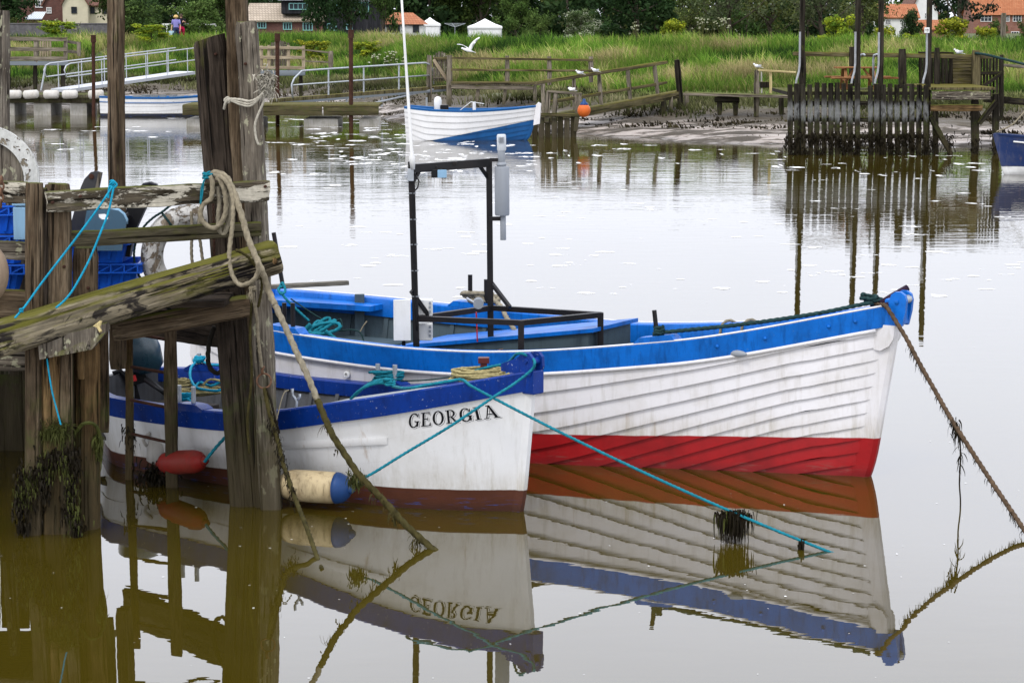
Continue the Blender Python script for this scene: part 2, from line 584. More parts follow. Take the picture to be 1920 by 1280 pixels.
def brick_mat(name, c1, c2, mortar, scale=1.0, bw=.22, rh=.075):
    s = Sh(name, rough=.9, spec=.2)
    x, y, z = s.sep(s.world())
    cb = s.n('ShaderNodeCombineXYZ')
    s.put(cb.inputs[0], s.math('ADD', x, y)); s.put(cb.inputs[1], z)
    nd = s.n('ShaderNodeTexBrick')
    s.put(nd.inputs['Vector'], cb.outputs[0])
    nd.inputs['Scale'].default_value = scale
    nd.inputs['Brick Width'].default_value = bw
    nd.inputs['Row Height'].default_value = rh
    nd.inputs['Mortar Size'].default_value = .008
    nd.inputs['Color1'].default_value = (*c1, 1); nd.inputs['Color2'].default_value = (*c2, 1); nd.inputs['Mortar'].default_value = (*mortar, 1)
    n = s.noise(s.world(), 1.2, 5, .7)
    s.color(s.mix(s.math('MULTIPLY', s.ramp(n, [(.35, 0.0), (.7, 1.0)]), .5), nd.outputs[0], tuple(t * .5 for t in c1)))
    return s.mat
def tile_mat(name, c1, c2, rh=.28, bw=.25):
    s = Sh(name, rough=.85, spec=.25)
    x, y, z = s.sep(s.world())
    cb = s.n('ShaderNodeCombineXYZ')
    s.put(cb.inputs[0], s.math('ADD', x, s.math('MULTIPLY', y, .37))); s.put(cb.inputs[1], s.math('MULTIPLY', z, 1.4))
    nd = s.n('ShaderNodeTexBrick')
    s.put(nd.inputs['Vector'], cb.outputs[0])
    nd.inputs['Brick Width'].default_value = bw; nd.inputs['Row Height'].default_value = rh
    nd.inputs['Mortar Size'].default_value = .02; nd.inputs['Scale'].default_value = 1
    nd.inputs['Color1'].default_value = (*c1, 1); nd.inputs['Color2'].default_value = (*c2, 1)
    nd.inputs['Mortar'].default_value = (*[t * .45 for t in c1], 1)
    n = s.noise(s.world(), .9, 6, .7)
    s.color(s.mix(s.math('MULTIPLY', s.ramp(n, [(.4, 0.0), (.7, 1.0)]), .45), nd.outputs[0], tuple(t * .55 for t in c1)))
    return s.mat

M = {}
M['pier'] = wood_mat('weathered_pier_wood', (.018, .0115, .0065), (.084, .057, .034), (.20, .152, .10), algae=.12)
M['pier_grey'] = wood_mat('grey_pier_wood', (.028, .022, .017), (.115, .095, .073), (.25, .22, .175), algae=.08, lichen=.5)
M['pier_brown'] = wood_mat('brown_pier_wood', (.02, .011, .005), (.085, .05, .022), (.24, .155, .07), algae=.1)
M['pier_dark'] = wood_mat('dark_pier_wood', (.010, .0075, .006), (.036, .027, .02), (.085, .066, .05), algae=.1)
M['rail_paint'] = wood_mat('peeling_painted_rail', (.028, .022, .014), (.085, .069, .048), (.17, .14, .10), algae=.18, wet=False, paint=(.62, .57, .46), paint_amt=.54)
M['rail'] = wood_mat('mossy_rail', (.022, .018, .010), (.075, .064, .038), (.15, .13, .085), algae=.34, wet=False)
M['log'] = wood_mat('old_log', (.03, .024, .014), (.165, .135, .085), (.38, .33, .235), algae=.36, wet=False, tar=1.05, crack=1.3, acol=(.105, .10, .018))
M['far_wood'] = wood_mat('far_wood', (.06, .05, .038), (.17, .145, .11), (.30, .26, .2), algae=.22, scale=.5)
M['far_new'] = wood_mat('pale_new_timber', (.20, .155, .10), (.34, .275, .185), (.44, .37, .26), algae=.0, scale=.5, crack=.3)
M['far_moss'] = wood_mat('mossy_timber', (.045, .038, .022), (.115, .095, .048), (.19, .16, .088), algae=.42, scale=.5, acol=(.115, .10, .018))
M['far_dark'] = wood_mat('dark_tarred_timber', (.008, .007, .005), (.024, .02, .015), (.055, .047, .035), algae=.22, scale=.5)
M['fence_plank'] = wood_mat('fender_plank', (.006, .005, .004), (.018, .015, .011), (.042, .038, .028), algae=.3, scale=.5, paint=(.22, .225, .22), paint_amt=.42, band=(.98, 1.36))
M['teak'] = wood_mat('orange_brown_bench_wood', (.12, .05, .02), (.25, .115, .045), (.36, .19, .09), wet=False, scale=.5, crack=.3)
M['oar'] = wood_mat('grey_oar_wood', (.06, .055, .045), (.16, .145, .12), (.27, .25, .21), wet=False)

M['rope_pale'] = simple('pale_hemp_rope', (.25, .215, .15), .9, .1, .4, 30)
M['frayed'] = simple('frayed_pale_rope', (.42, .39, .32), .9, .1, .3, 30)
M['rope_grey'] = simple('grey_old_rope', (.25, .22, .16), .9, .1, .45, 25)
M['rope_brown'] = simple('brown_wet_rope', (.085, .056, .034), .8, .2, .5, 25)
M['rope_weedy'] = simple('weedy_rope', (.052, .044, .015), .85, .2, .6, 14)
M['rope_teal'] = simple('teal_rope', (.010, .17, .225), .7, .25, .35, 25)
M['rope_blue'] = simple('bright_blue_rope', (.01, .27, .42), .7, .25, .3, 25)
M['rope_green'] = simple('dark_green_rope', (.018, .045, .045), .8, .2, .5, 25)
M['rope_yellow'] = simple('yellowish_rope', (.34, .29, .14), .85, .15, .45, 25)
M['rope_black'] = simple('black_rope', (.03, .027, .022), .8, .2, .4, 25)
M['weed'] = simple('bladder_wrack', (.015, .0115, .006), .55, .25, .6, 20)
M['weed_green'] = simple('green_weed', (.055, .062, .014), .6, .3, .6, 14)
M['steel_black'] = paint_mat('black_steel', (.008, .008, .009), (.04, .025, .02), .3, .42)
M['galv'] = simple('galvanised_steel', (.42, .45, .48), .45, .5, .2, 12, metallic=.4)
M['alu'] = simple('aluminium_rail', (.50, .52, .56), .35, .5, .1, 12, metallic=.3)
M['rust'] = simple('rusty_steel', (.055, .026, .018), .85, .2, .45, 9)
M['copper'] = simple('copper_rust', (.15, .08, .048), .7, .3, .4, 30)
M['white_pl'] = paint_mat('white_plastic', (.76, .76, .74), (.4, .38, .3), .2, .4)
M['white_old'] = paint_mat('dirty_white', (.56, .54, .50), (.32, .27, .2), .45, .55)
M['grey_pl'] = paint_mat('grey_plastic', (.27, .29, .315), (.2, .2, .2), .2, .45)
M['strip_grey'] = simple('rubbing_strip_grey', (.30, .31, .32), .6, .3, .2, 9)
M['grey_light'] = paint_mat('light_grey_plastic', (.55, .58, .60), (.4, .38, .33), .25, .4)
M['crate_blue'] = paint_mat('blue_plastic', (.006, .10, .58), (.02, .05, .2), .25, .35)
M['pale_blue'] = paint_mat('pale_blue_plastic', (.25, .43, .60), (.2, .3, .38), .25, .4)
M['slate_blue'] = paint_mat('slate_blue_plastic', (.055, .115, .175), (.1, .11, .12), .3, .45)
M['navy_blk'] = paint_mat('blue_black_paint', (.022, .024, .034), (.1, .09, .07), .35, .5)
M['black_rub'] = simple('black_rubber', (.010, .010, .011), .5, .4, .3, 9)
M['motor'] = paint_mat('outboard_cowl', (.008, .03, .045), (.03, .05, .06), .3, .25, spec=.6)
M['redlab'] = simple('red_label', (.5, .03, .03), .4, .4, .1)
M['blue_boat'] = paint_mat('bright_blue_paint', (.002, .14, .56), (.0, .055, .22), .8, .38, chips=.3, chipcol=(.05, .17, .42))
M['blue_geo'] = paint_mat('deep_blue_paint', (.002, .033, .235), (.004, .014, .08), .6, .36, chips=.25, chipcol=(.36, .39, .45))
M['blue_far'] = paint_mat('mid_blue_paint', (.006, .10, .30), (.02, .07, .2), .3, .4)
M['white_paint'] = paint_mat('white_boat_paint', (.72, .71, .72), (.36, .31, .22), .28, .38)
M['inner_grey'] = paint_mat('blue_grey_inside', (.062, .094, .112), (.045, .055, .06), .55, .55)
M['inner_dark'] = paint_mat('dark_inside', (.035, .032, .03), (.08, .06, .045), .5, .7)
M['deck_dark'] = wood_mat('dark_quay_deck', (.010, .0075, .006), (.036, .027, .02), (.085, .066, .05), algae=.0)
M['inner_mid'] = paint_mat('mid_grey_inside', (.10, .105, .115), (.05, .045, .04), .6, .6)
M['inner_lite'] = paint_mat('pale_grey_inside', (.32, .35, .37), (.15, .13, .1), .5, .55)
M['red_buoy'] = paint_mat('red_fender', (.25, .012, .009), (.13, .05, .03), .8, .5)
M['beige_buoy'] = paint_mat('beige_fender', (.50, .40, .235), (.13, .08, .03), .95, .5)
M['brown_buoy'] = paint_mat('brown_buoy', (.30, .22, .15), (.12, .08, .05), .4, .6)
M['orange'] = paint_mat('orange_buoy', (.62, .13, .02), (.3, .08, .03), .3, .45)
M['blue_cap'] = paint_mat('blue_fender_end', (.01, .05, .17), (.03, .03, .05), .4, .4)
M['maroon'] = paint_mat('maroon_paint', (.085, .014, .012), (.05, .02, .02), .3, .4)
M['purple'] = simple('dark_purple_cloth', (.026, .014, .03), .75, .2, .4, 12)
M['black_ink'] = simple('black_lettering', (.006, .006, .008), .4, .4, .1)
M['ring_paint'] = wood_mat('flaking_lifebuoy', (.16, .12, .08), (.27, .22, .16), (.36, .31, .25), wet=False, crack=.2, paint=(.78, .76, .72), paint_amt=.62, pscale=(9, 9, 9))
M['arch_paint'] = wood_mat('speckled_white_board', (.12, .1, .07), (.2, .17, .12), (.3, .26, .2), wet=False, crack=.2, paint=(.70, .70, .66), paint_amt=.74, pscale=(14, 14, 14))
M['float'] = paint_mat('concrete_float', (.42, .40, .36), (.14, .13, .07), .6, .8)
M['bluegrey_bd'] = paint_mat('blue_grey_board', (.16, .19, .215), (.2, .18, .15), .4, .6)
M['leaf'] = leaf_mat('leaves')
M['grass'] = leaf_mat('grass_blades', trans=.35, rnd=0)
M['bark'] = simple('bark', (.075, .062, .048), .9, .15, .5, 5)
M['glass'] = simple('window_glass', (.03, .04, .05), .15, .6, .3, 2, bump=0)
M['win_white'] = simple('white_window_frame', (.78, .78, .76), .5, .4, .08)
M['win_teal'] = simple('teal_window_frame', (.22, .45, .45), .5, .4, .15)
M['brick_red'] = brick_mat('red_brick', (.22, .075, .05), (.30, .11, .07), (.3, .26, .22))
M['brick_dark'] = brick_mat('dark_brick', (.11, .045, .037), (.16, .06, .048), (.16, .13, .11))
M['cream'] = simple('cream_render', (.62, .57, .42), .85, .2, .1, 2)
M['white_rend'] = simple('white_render', (.74, .74, .72), .8, .2, .08, 2)
M['black_board'] = wood_mat('black_boarding', (.012, .012, .014), (.026, .026, .031), (.045, .045, .05), wet=False, scale=.2, crack=.5)
M['tile_red'] = tile_mat('orange_pantiles', (.38, .13, .055), (.46, .19, .09))
M['tile_brown'] = tile_mat('brown_tiles', (.15, .07, .05), (.2, .095, .065))
M['tile_tan'] = tile_mat('tan_tiles', (.40, .33, .25), (.49, .41, .32))
M['tile_grey'] = tile_mat('grey_slate', (.25, .26, .30), (.31, .32, .35))
M['stone'] = simple('grey_stone', (.13, .125, .13), .9, .2, .4, 3)
M['canvas'] = simple('white_canvas', (.82, .82, .82), .8, .2, .06, 3)
M['gull_white'] = simple('gull_white', (.82, .82, .82), .8, .2, .05, 20)
M['gull_grey'] = simple('gull_grey', (.42, .44, .47), .8, .2, .1, 20)
M['gull_dark'] = simple('gull_dark', (.03, .025, .022), .7, .2, .1, 20)
M['skin'] = simple('skin', (.52, .30, .21), .6, .4, .1)
M['hair_blond'] = simple('blond_hair', (.62, .42, .17), .8, .2, .2, 30)
M['hair_dark'] = simple('brown_hair', (.07, .05, .035), .8, .2, .2, 30)
M['cl_lilac'] = simple('lilac_cloth', (.24, .22, .50), .9, .1, .15, 12)
M['cl_navy'] = simple('navy_cloth', (.025, .035, .09), .9, .1, .2, 12)
M['cl_red'] = simple('red_cloth', (.42, .012, .06), .9, .1, .2, 12)
M['cl_black'] = simple('black_cloth', (.015, .014, .018), .9, .1, .2, 12)
M['bag'] = simple('pale_blue_bag', (.45, .62, .72), .7, .2, .1, 12)
M['yellow_wd'] = wood_mat('yellowish_timber', (.3, .23, .1), (.46, .37, .17), (.55, .46, .24), wet=False, scale=.5, crack=.3)
_f = Sh('white_foam', .8, .2, (.93, .93, .92))
_n = _f.noise(_f.map(_f.world(), (5, 2.2, 1)), 1, 4, .65)
_t = _f.n('ShaderNodeBsdfTransparent'); _m = _f.n('ShaderNodeMixShader')
_f.put(_m.inputs[0], _f.ramp(_n, [(.40, .0), (.62, .95)]))
_f.nt.links.new(_t.outputs[0], _m.inputs[1]); _f.nt.links.new(_f.b.outputs[0], _m.inputs[2])
_f.nt.links.new(_m.outputs[0], [n for n in _f.nt.nodes if n.type == 'OUTPUT_MATERIAL'][0].inputs[0])
M['foam'] = _f.mat
M['navy_boat'] = paint_mat('navy_paint', (.012, .028, .10), (.02, .03, .06), .2, .3)
# ------------------------------------------------------------------ sky and sun: bright overcast
SUN_EL, SUN_AZ = R_(52), R_(-150)          # azimuth measured from +Y towards +X
w = bpy.data.worlds.new('World')
SC.world = w
w.use_nodes = True
nt = w.node_tree
bg = nt.nodes['Background']
sky = nt.nodes.new('ShaderNodeTexSky')
sky.sky_type = 'NISHITA'
sky.sun_disc = False
sky.sun_elevation = SUN_EL
sky.sun_rotation = SUN_AZ
sky.air_density = 1.0
sky.dust_density = 4.0
tc = nt.nodes.new('ShaderNodeTexCoord')
sp = nt.nodes.new('ShaderNodeSeparateXYZ')
nt.links.new(tc.outputs['Generated'], sp.inputs[0])
rp = nt.nodes.new('ShaderNodeValToRGB')            # cloud brightness by height: sin(elevation)
for e, (p_, v_) in zip([rp.color_ramp.elements[0], rp.color_ramp.elements[1]] + [rp.color_ramp.elements.new(.5) for _ in range(3)], ((0, .69), (1, .66), (.10, .715), (.22, .93), (.5, .80))):
    e.position = p_; e.color = (v_, v_, v_, 1)
nt.links.new(sp.outputs[2], rp.inputs[0])
ns = nt.nodes.new('ShaderNodeTexNoise')
ns.inputs['Scale'].default_value = 2.2; ns.inputs['Detail'].default_value = 5
nt.links.new(tc.outputs['Generated'], ns.inputs['Vector'])
nr = nt.nodes.new('ShaderNodeMapRange')
nr.inputs[3].default_value = .86; nr.inputs[4].default_value = 1.14
nt.links.new(ns.outputs['Fac'], nr.inputs[0])
ml = nt.nodes.new('ShaderNodeMath'); ml.operation = 'MULTIPLY'
sc_ = nt.nodes.new('ShaderNodeMath'); sc_.operation = 'MULTIPLY'; sc_.inputs[1].default_value = 21.5
nt.links.new(rp.outputs[0], sc_.inputs[0]); nt.links.new(sc_.outputs[0], ml.inputs[0]); nt.links.new(nr.outputs[0], ml.inputs[1])
cc = nt.nodes.new('ShaderNodeMix'); cc.data_type = 'RGBA'; cc.blend_type = 'MULTIPLY'
cc.inputs[0].default_value = 1.0
cc.inputs[6].default_value = (.945, .975, 1.07, 1)
nt.links.new(ml.outputs[0], cc.inputs[7])
mx = nt.nodes.new('ShaderNodeMix'); mx.data_type = 'RGBA'
mx.inputs[0].default_value = .9                    # thick cloud layer over the clear sky
nt.links.new(sky.outputs[0], mx.inputs[6]); nt.links.new(cc.outputs[2], mx.inputs[7])
nt.links.new(mx.outputs[2], bg.inputs[0])
bg.inputs[1].default_value = .114

ld = bpy.data.lights.new('sun', 'SUN')
ld.energy = 1.7
ld.angle = R_(14)
ld.color = (1.0, .96, .9)
lo = bpy.data.objects.new('sun', ld)
COL.objects.link(lo)
sd = V((math.sin(SUN_AZ) * math.cos(SUN_EL), math.cos(SUN_AZ) * math.cos(SUN_EL), math.sin(SUN_EL)))
lo.rotation_euler = sd.to_track_quat('Z', 'Y').to_euler()
lo.location = (0, -5, 30)
SC.view_settings.view_transform = 'Standard'
SC.view_settings.look = 'None'
SC.cycles.use_denoising = True
SC.cycles.max_bounces = 6
SC.cycles.diffuse_bounces = 2
SC.cycles.glossy_bounces = 3
SC.cycles.transmission_bounces = 2
SC.cycles.transparent_max_bounces = 4

# ------------------------------------------------------------------ water
def water_mat():
    s = Sh('river_water')
    nt = s.nt
    P = s.world()
    x, y, z = s.sep(P)
    far = s.step(y, 17.0, 52.0)
    n1 = s.noise(s.map(P, (1.3, 2.6, 1)), 1.0, 3, .5)
    n2 = s.noise(s.map(P, (3.2, 7.5, 1)), 1.0, 3, .55)
    n3 = s.noise(s.map(P, (.22, .5, 1)), 1.0, 2, .5)
    patch = s.ramp(s.noise(s.map(P, (.05, .16, 1)), 1.0, 3, .5), [(.35, .35), (.65, 1.0)])
    amp = s.math('ADD', .07, s.math('MULTIPLY', s.math('MULTIPLY', far, patch), .38))
    h = s.math('ADD', s.math('MULTIPLY', n1, .55), s.math('ADD', s.math('MULTIPLY', s.math('MULTIPLY', n2, .5), amp), s.math('MULTIPLY', n3, .6)))
    h = s.math('MULTIPLY', h, amp)
    bp = s.n('ShaderNodeBump')
    bp.inputs['Strength'].default_value = 1.0
    bp.inputs['Distance'].default_value = .022
    s.put(bp.inputs['Height'], h)
    df = s.n('ShaderNodeBsdfDiffuse')
    s.put(df.inputs['Color'], s.mix(s.noise(s.map(P, (.5, .9, 1)), 1, 4), (.034, .025, .0022), (.045, .0335, .0032)))
    gl = s.n('ShaderNodeBsdfGlossy')
    gl.inputs['Roughness'].default_value = .006
    gl.inputs['Color'].default_value = (.96, .96, .97, 1)
    s.nt.links.new(bp.outputs[0], gl.inputs['Normal'])
    fr = s.n('ShaderNodeFresnel')
    fr.inputs['IOR'].default_value = 1.42
    s.nt.links.new(bp.outputs[0], fr.inputs['Normal'])
    fac = s.math('ADD', .065, s.math('MULTIPLY', fr.outputs[0], .935), True)
    mx = s.n('ShaderNodeMixShader')
    s.put(mx.inputs[0], fac)
    nt.links.new(df.outputs[0], mx.inputs[1]); nt.links.new(gl.outputs[0], mx.inputs[2])
    out = [n for n in nt.nodes if n.type == 'OUTPUT_MATERIAL'][0]
    nt.links.new(mx.outputs[0], out.inputs[0])
    return s.mat
mb = MB()
mb.quad((-150, -30, 0), (150, -30, 0), (150, 140, 0), (-150, 140, 0))
tag(mb.build('water', water_mat()), kind='structure')

# ------------------------------------------------------------------ terrain
SHORE = [(-60, 210), (0, 200), (300, 199), (480, 203), (640, 212), (740, 226), (900, 238), (1010, 247), (1100, 254), (1200, 261), (1310, 267), (1450, 271), (1600, 272), (1950, 276)]
sx, sy = [], []
for px, py in SHORE:
    p = gp(px, py)
    sx.append(p.x); sy.append(p.y)
o_ = np.argsort(sx)
sx = np.array(sx)[o_]; sy = np.array(sy)[o_]
def shore(X): return np.interp(X, sx, sy)
PT = np.array([-40, -10, -1.5, 0, 3, 8, 10, 16, 20, 26, 33.5, 36, 39, 50, 80, 400, 700.])
PZ = np.array([-2, -.9, -.12, 0.0, .16, .42, .62, .82, 1.0, 1.62, 2.32, 2.42, 2.3, 1.2, 1.2, 2.2, 5.])
def ground(X, Y):
    return np.interp(Y - shore(X), PT, PZ)
def gz(X, Y): return float(ground(np.array([X]), np.array([Y]))[0])
def fbm(X, Y, sc, seed=0):
    return np.array([noise.noise(V((x * sc, y * sc, seed * 7.7))) + .5 * noise.noise(V((x * sc * 2.3, y * sc * 2.3, seed * 3.1 + 5))) for x, y in zip(X, Y)])

xs = np.concatenate([np.linspace(-420, -40, 24)[:-1], np.linspace(-40, 40, 200), np.linspace(40, 420, 24)[1:]])
ts = np.concatenate([np.linspace(-40, -3, 6)[:-1], np.linspace(-3, 18, 90)[:-1], np.linspace(18, 55, 50)[:-1], np.linspace(55, 160, 18)[:-1], np.linspace(160, 640, 16)])
TX, TT = np.meshgrid(xs, ts)
TY = TT + shore(TX)
TZ = ground(TX, TY)
n_ = fbm(TX.ravel(), TY.ravel(), .33, 1).reshape(TX.shape)
n2_ = fbm(TX.ravel(), TY.ravel(), 1.1, 2).reshape(TX.shape)
mudw = np.clip((TT + 2.5) / 2, 0, 1) * np.clip((20 - TT) / 6, 0, 1)
TZ += mudw * (n_ * .12 + n2_ * .05) + np.clip((TT - 20) / 5, 0, 1) * n_ * .1
vv = np.stack([TX, TY, TZ], -1).reshape(-1, 3)
nx, ny = len(xs), len(ts)
ii = np.arange((ny - 1) * nx).reshape(ny - 1, nx)[:, :-1].ravel()
lp = np.stack([ii, ii + 1, ii + nx + 1, ii + nx], -1).ravel()
def ground_mat():
    s = Sh('river_bank', rough=.8, spec=.4)
    P = s.world()
    x, y, z = s.sep(P)
    n1 = s.noise(P, .9, 6, .65)
    n2 = s.noise(s.map(P, (1.2, 3.5, 1)), 1, 6, .7)
    mud = s.mix(s.ramp(n1, [(.35, 0.0), (.65, 1.0)]), (.21, .165, .13), (.36, .30, .25))
    weed = s.ramp(s.noise(s.map(P, (.45, 1.1, 1)), 1, 6, .68), [(.46, 0.0), (.52, 1.0)])
    mud = s.mix(weed, mud, s.mix(n2, (.014, .011, .007), (.08, .06, .035)))
    zz = s.math('ADD', z, s.math('MULTIPLY', s.math('SUBTRACT', n2, .5), .35))
    earth = s.mix(n2, (.018, .014, .008), (.11, .085, .05))
    c = s.mix(s.step(zz, .24, .42), mud, earth)
    grass = s.mix(s.ramp(n2, [(.3, 0.0), (.7, 1.0)]), (.035, .055, .014), (.12, .13, .045))
    c = s.mix(s.step(zz, .62, .85), c, grass)
    c = s.mix(s.step(z, .06, -.02), c, (.03, .022, .01))
    s.color(c)
    s.rough(s.math('ADD', .38, s.math('MULTIPLY', s.math('MAXIMUM', s.step(zz, .2, .6), weed), .5)))
    s.bump(s.math('ADD', n2, s.math('MULTIPLY', s.noise(P, 6, 5), .5)), .8, .12)
    return s.mat
tag(link(np_mesh('ground', vv, lp, np.arange(0, len(lp), 4), smooth=True), 'ground', ground_mat(), M=Matrix.Identity(4)), kind='structure')

# ------------------------------------------------------------------ grass on the flood bank
def blades(name, N, t0, t1, h0, h1, w0, w1, palette, seed, label, bend=.22, keep=None, patch=.25, crest=None):
    r = np.random.default_rng(seed)
    t = r.uniform(t0, t1, N)
    X = r.uniform(-1, 1, N)
    Yc = shore(X * 20) + t
    X = X * (.262 * Yc + 1.0)
    Y = shore(X) + t
    if keep is not None:
        k = keep(X, Y, t, r); X, Y, t = X[k], Y[k], t[k]; N = len(X)
    Z = ground(X, Y) - .03
    f1 = fbm(X, Y, patch, seed)
    f2 = fbm(X, Y, patch * 3.3, seed + 3)
    h = r.uniform(h0, h1, N) * np.clip(1 + .55 * f2 + .3 * f1, .45, 1.6)
    wd = r.uniform(w0, w1, N)
    a = r.uniform(0, 2 * np.pi, N)
    flow = 1.2 * f1 + 2.5
    lx = np.cos(flow) * bend * h * r.uniform(.2, 1.6, N) + r.normal(0, .33, N) * h
    ly = np.sin(flow) * bend * h * .6 + r.normal(0, .12, N) * h
    dx, dy = np.cos(a) * wd * .5, np.sin(a) * wd * .25
    P0 = np.stack([X, Y, Z], -1)
    D = np.stack([dx, dy, 0 * dx], -1)
    Lm = np.stack([lx * .35, ly * .35, h * .58], -1)
    Lt = np.stack([lx, ly, h * (1 - .25 * np.clip(np.abs(lx) / h, 0, 1))], -1)
    v = np.stack([P0 - D, P0 + D, P0 + Lm + D * .7, P0 + Lm - D * .7, P0 + Lt], 1).reshape(-1, 3)
    b = np.arange(N)[:, None] * 5
    lp = np.concatenate([b + np.array([0, 1, 2, 3]), b + np.array([3, 2, 4])], 1).ravel()
    st = (np.arange(N)[:, None] * 7 + np.array([0, 4])).ravel()
    pal = np.array(palette)
    sel = np.clip((f1 * .9 + .5) + r.normal(0, .16, N), 0, .999) * (len(pal) - 1)
    k = sel.astype(int); fr = (sel - k)[:, None]
    c = pal[k] * (1 - fr) + pal[np.minimum(k + 1, len(pal) - 1)] * fr
    f3 = fbm(X, Y, .16, seed + 9)
    c = c * np.clip(1 + .55 * f3, .55, 1.5)[:, None]
    c = c * (r.uniform(.6, 1.35, N) * np.clip(1 + .6 * f2, .45, 1.5))[:, None]
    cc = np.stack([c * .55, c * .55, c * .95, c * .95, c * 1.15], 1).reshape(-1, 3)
    return tag(link(np_mesh(name, v, lp, st, cc), name, M['grass'], M=Matrix.Identity(4)), label, kind='stuff')
GP = [(.018, .042, .008), (.05, .105, .014), (.085, .165, .019), (.12, .205, .024), (.165, .225, .04), (.25, .24, .08), (.32, .27, .125)]
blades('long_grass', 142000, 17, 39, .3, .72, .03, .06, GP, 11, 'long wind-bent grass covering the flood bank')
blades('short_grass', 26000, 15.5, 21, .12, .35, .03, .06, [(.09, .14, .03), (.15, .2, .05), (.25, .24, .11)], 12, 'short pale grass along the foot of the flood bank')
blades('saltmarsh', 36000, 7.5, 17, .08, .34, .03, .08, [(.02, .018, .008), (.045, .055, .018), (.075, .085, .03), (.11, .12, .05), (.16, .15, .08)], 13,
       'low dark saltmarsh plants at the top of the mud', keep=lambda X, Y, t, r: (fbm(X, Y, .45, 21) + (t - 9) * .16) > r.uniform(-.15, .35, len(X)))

blades('mud_weed', 26000, 1.2, 9.5, .03, .16, .04, .10, [(.010, .008, .005), (.022, .017, .009), (.045, .035, .018), (.06, .055, .02)], 14,
       'dark brown weed lying in patches on the river mud', bend=.6, keep=lambda X, Y, t, r: (fbm(X, Y, .30, 31) + .5 * fbm(X, Y, 1.2, 32) + (t - 6) * .06) > r.uniform(.05, .35, len(X)))

# ------------------------------------------------------------------ leaves
def leaf_arrays(clumps, per, size, seed, cols, squash=.8, shade=.5):
    """clumps: (x, y, z, r) ; leaf faces through each clump's volume, denser at its skin"""
    r = np.random.default_rng(seed)
    C = np.array(clumps, float)
    n = len(C)
    k = np.repeat(np.arange(n), per)
    N = len(k)
    d = r.normal(size=(N, 3)); d /= np.linalg.norm(d, axis=1)[:, None]
    rad = C[k, 3] * r.uniform(.25, 1.0, N) ** .45 * r.uniform(.85, 1.12, N)
    p = C[k, :3] + d * rad[:, None] * np.array([1, 1, squash])
    nn = d * .6 + r.normal(size=(N, 3)) * .7 + np.array([0, 0, .35])
    nn /= np.linalg.norm(nn, axis=1)[:, None]
    a = np.cross(nn, r.normal(size=(N, 3))); a /= np.linalg.norm(a, axis=1)[:, None] + 1e-9
    b = np.cross(nn, a)
    s = size * r.uniform(.55, 1.35, N)[:, None]
    v = np.stack([p - a * s * .5, p - b * s * .32, p + a * s * .55, p + b * s * .32], 1).reshape(-1, 3)
    cb = r.uniform(0, 1, n)[k]
    sel = np.clip(cb + r.normal(0, .18, N), 0, .999) * (len(cols) - 1)
    cols = np.array(cols)
    q = sel.astype(int); fr = (sel - q)[:, None]
    c = cols[q] * (1 - fr) + cols[np.minimum(q + 1, len(cols) - 1)] * fr
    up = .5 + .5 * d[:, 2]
    c = c * (1 - shade + shade * 1.2 * up)[:, None] * r.uniform(.75, 1.25, N)[:, None]  # shading painted into the leaf colour: clump tops lighter, undersides darker
    return v, np.repeat(c, 4, 0)
def leaf_mesh(name, parts):
    v = np.concatenate([p[0] for p in parts]); c = np.concatenate([p[1] for p in parts])
    return np_mesh(name, v, np.arange(len(v)), np.arange(0, len(v), 4), c)

DARK = [(.018, .038, .014), (.030, .06, .02), (.045, .082, .026)]
MIDG = [(.035, .07, .018), (.06, .11, .028), (.09, .15, .038)]
LITE = [(.055, .10, .022), (.09, .15, .035), (.13, .19, .05)]
WILL = [(.065, .09, .04), (.105, .135, .062), (.145, .17, .085), (.085, .12, .045)]
OLIV = [(.07, .095, .025), (.115, .14, .04), (.165, .18, .055)]
PINE = [(.012, .024, .014), (.02, .038, .02), (.035, .05, .028)]
YELL = [(.10, .17, .018), (.24, .30, .025), (.42, .44, .03)]
BLOS = [(.045, .075, .022), (.07, .10, .03), (.11, .14, .05), (.40, .41, .30)]

def limbs(mb, base, top, r, n, reach, rr, z0=.35):
    base, top = V(base), V(top)
    k = 7
    ax = [base.lerp(top, i / k) + V((rr.uniform(-1, 1), rr.uniform(-1, 1), 0)) * r * .8 * (i > 0) for i in range(k + 1)]
    mb.tube(ax, [r * (1 - .8 * i / k) for i in range(k + 1)], 8)
    tips = [ax[-1]]
    for i in range(n):
        f = z0 + (1 - z0) * (i + rr.random()) / n * .92
        p = base.lerp(top, f)
        a = i * 2.4 + rr.uniform(-.5, .5)
        L = reach * rr.uniform(.6, 1.1) * (1.15 - .6 * f)
        d = V((math.cos(a), math.sin(a), rr.uniform(.2, .8)))
        q = [p]
        for j in range(4):
            d = (d + V((rr.uniform(-.3, .3), rr.uniform(-.3, .3), rr.uniform(-.1, .25)))).normalized()
            q.append(q[-1] + d * L / 4)
        r0 = r * (1 - .8 * f) * .55
        mb.tube(q, [r0 * (1 - .2 * j) for j in range(5)], 6)
        tips += [q[2], q[3], q[4]]
    return tips
TREEMESH = {}
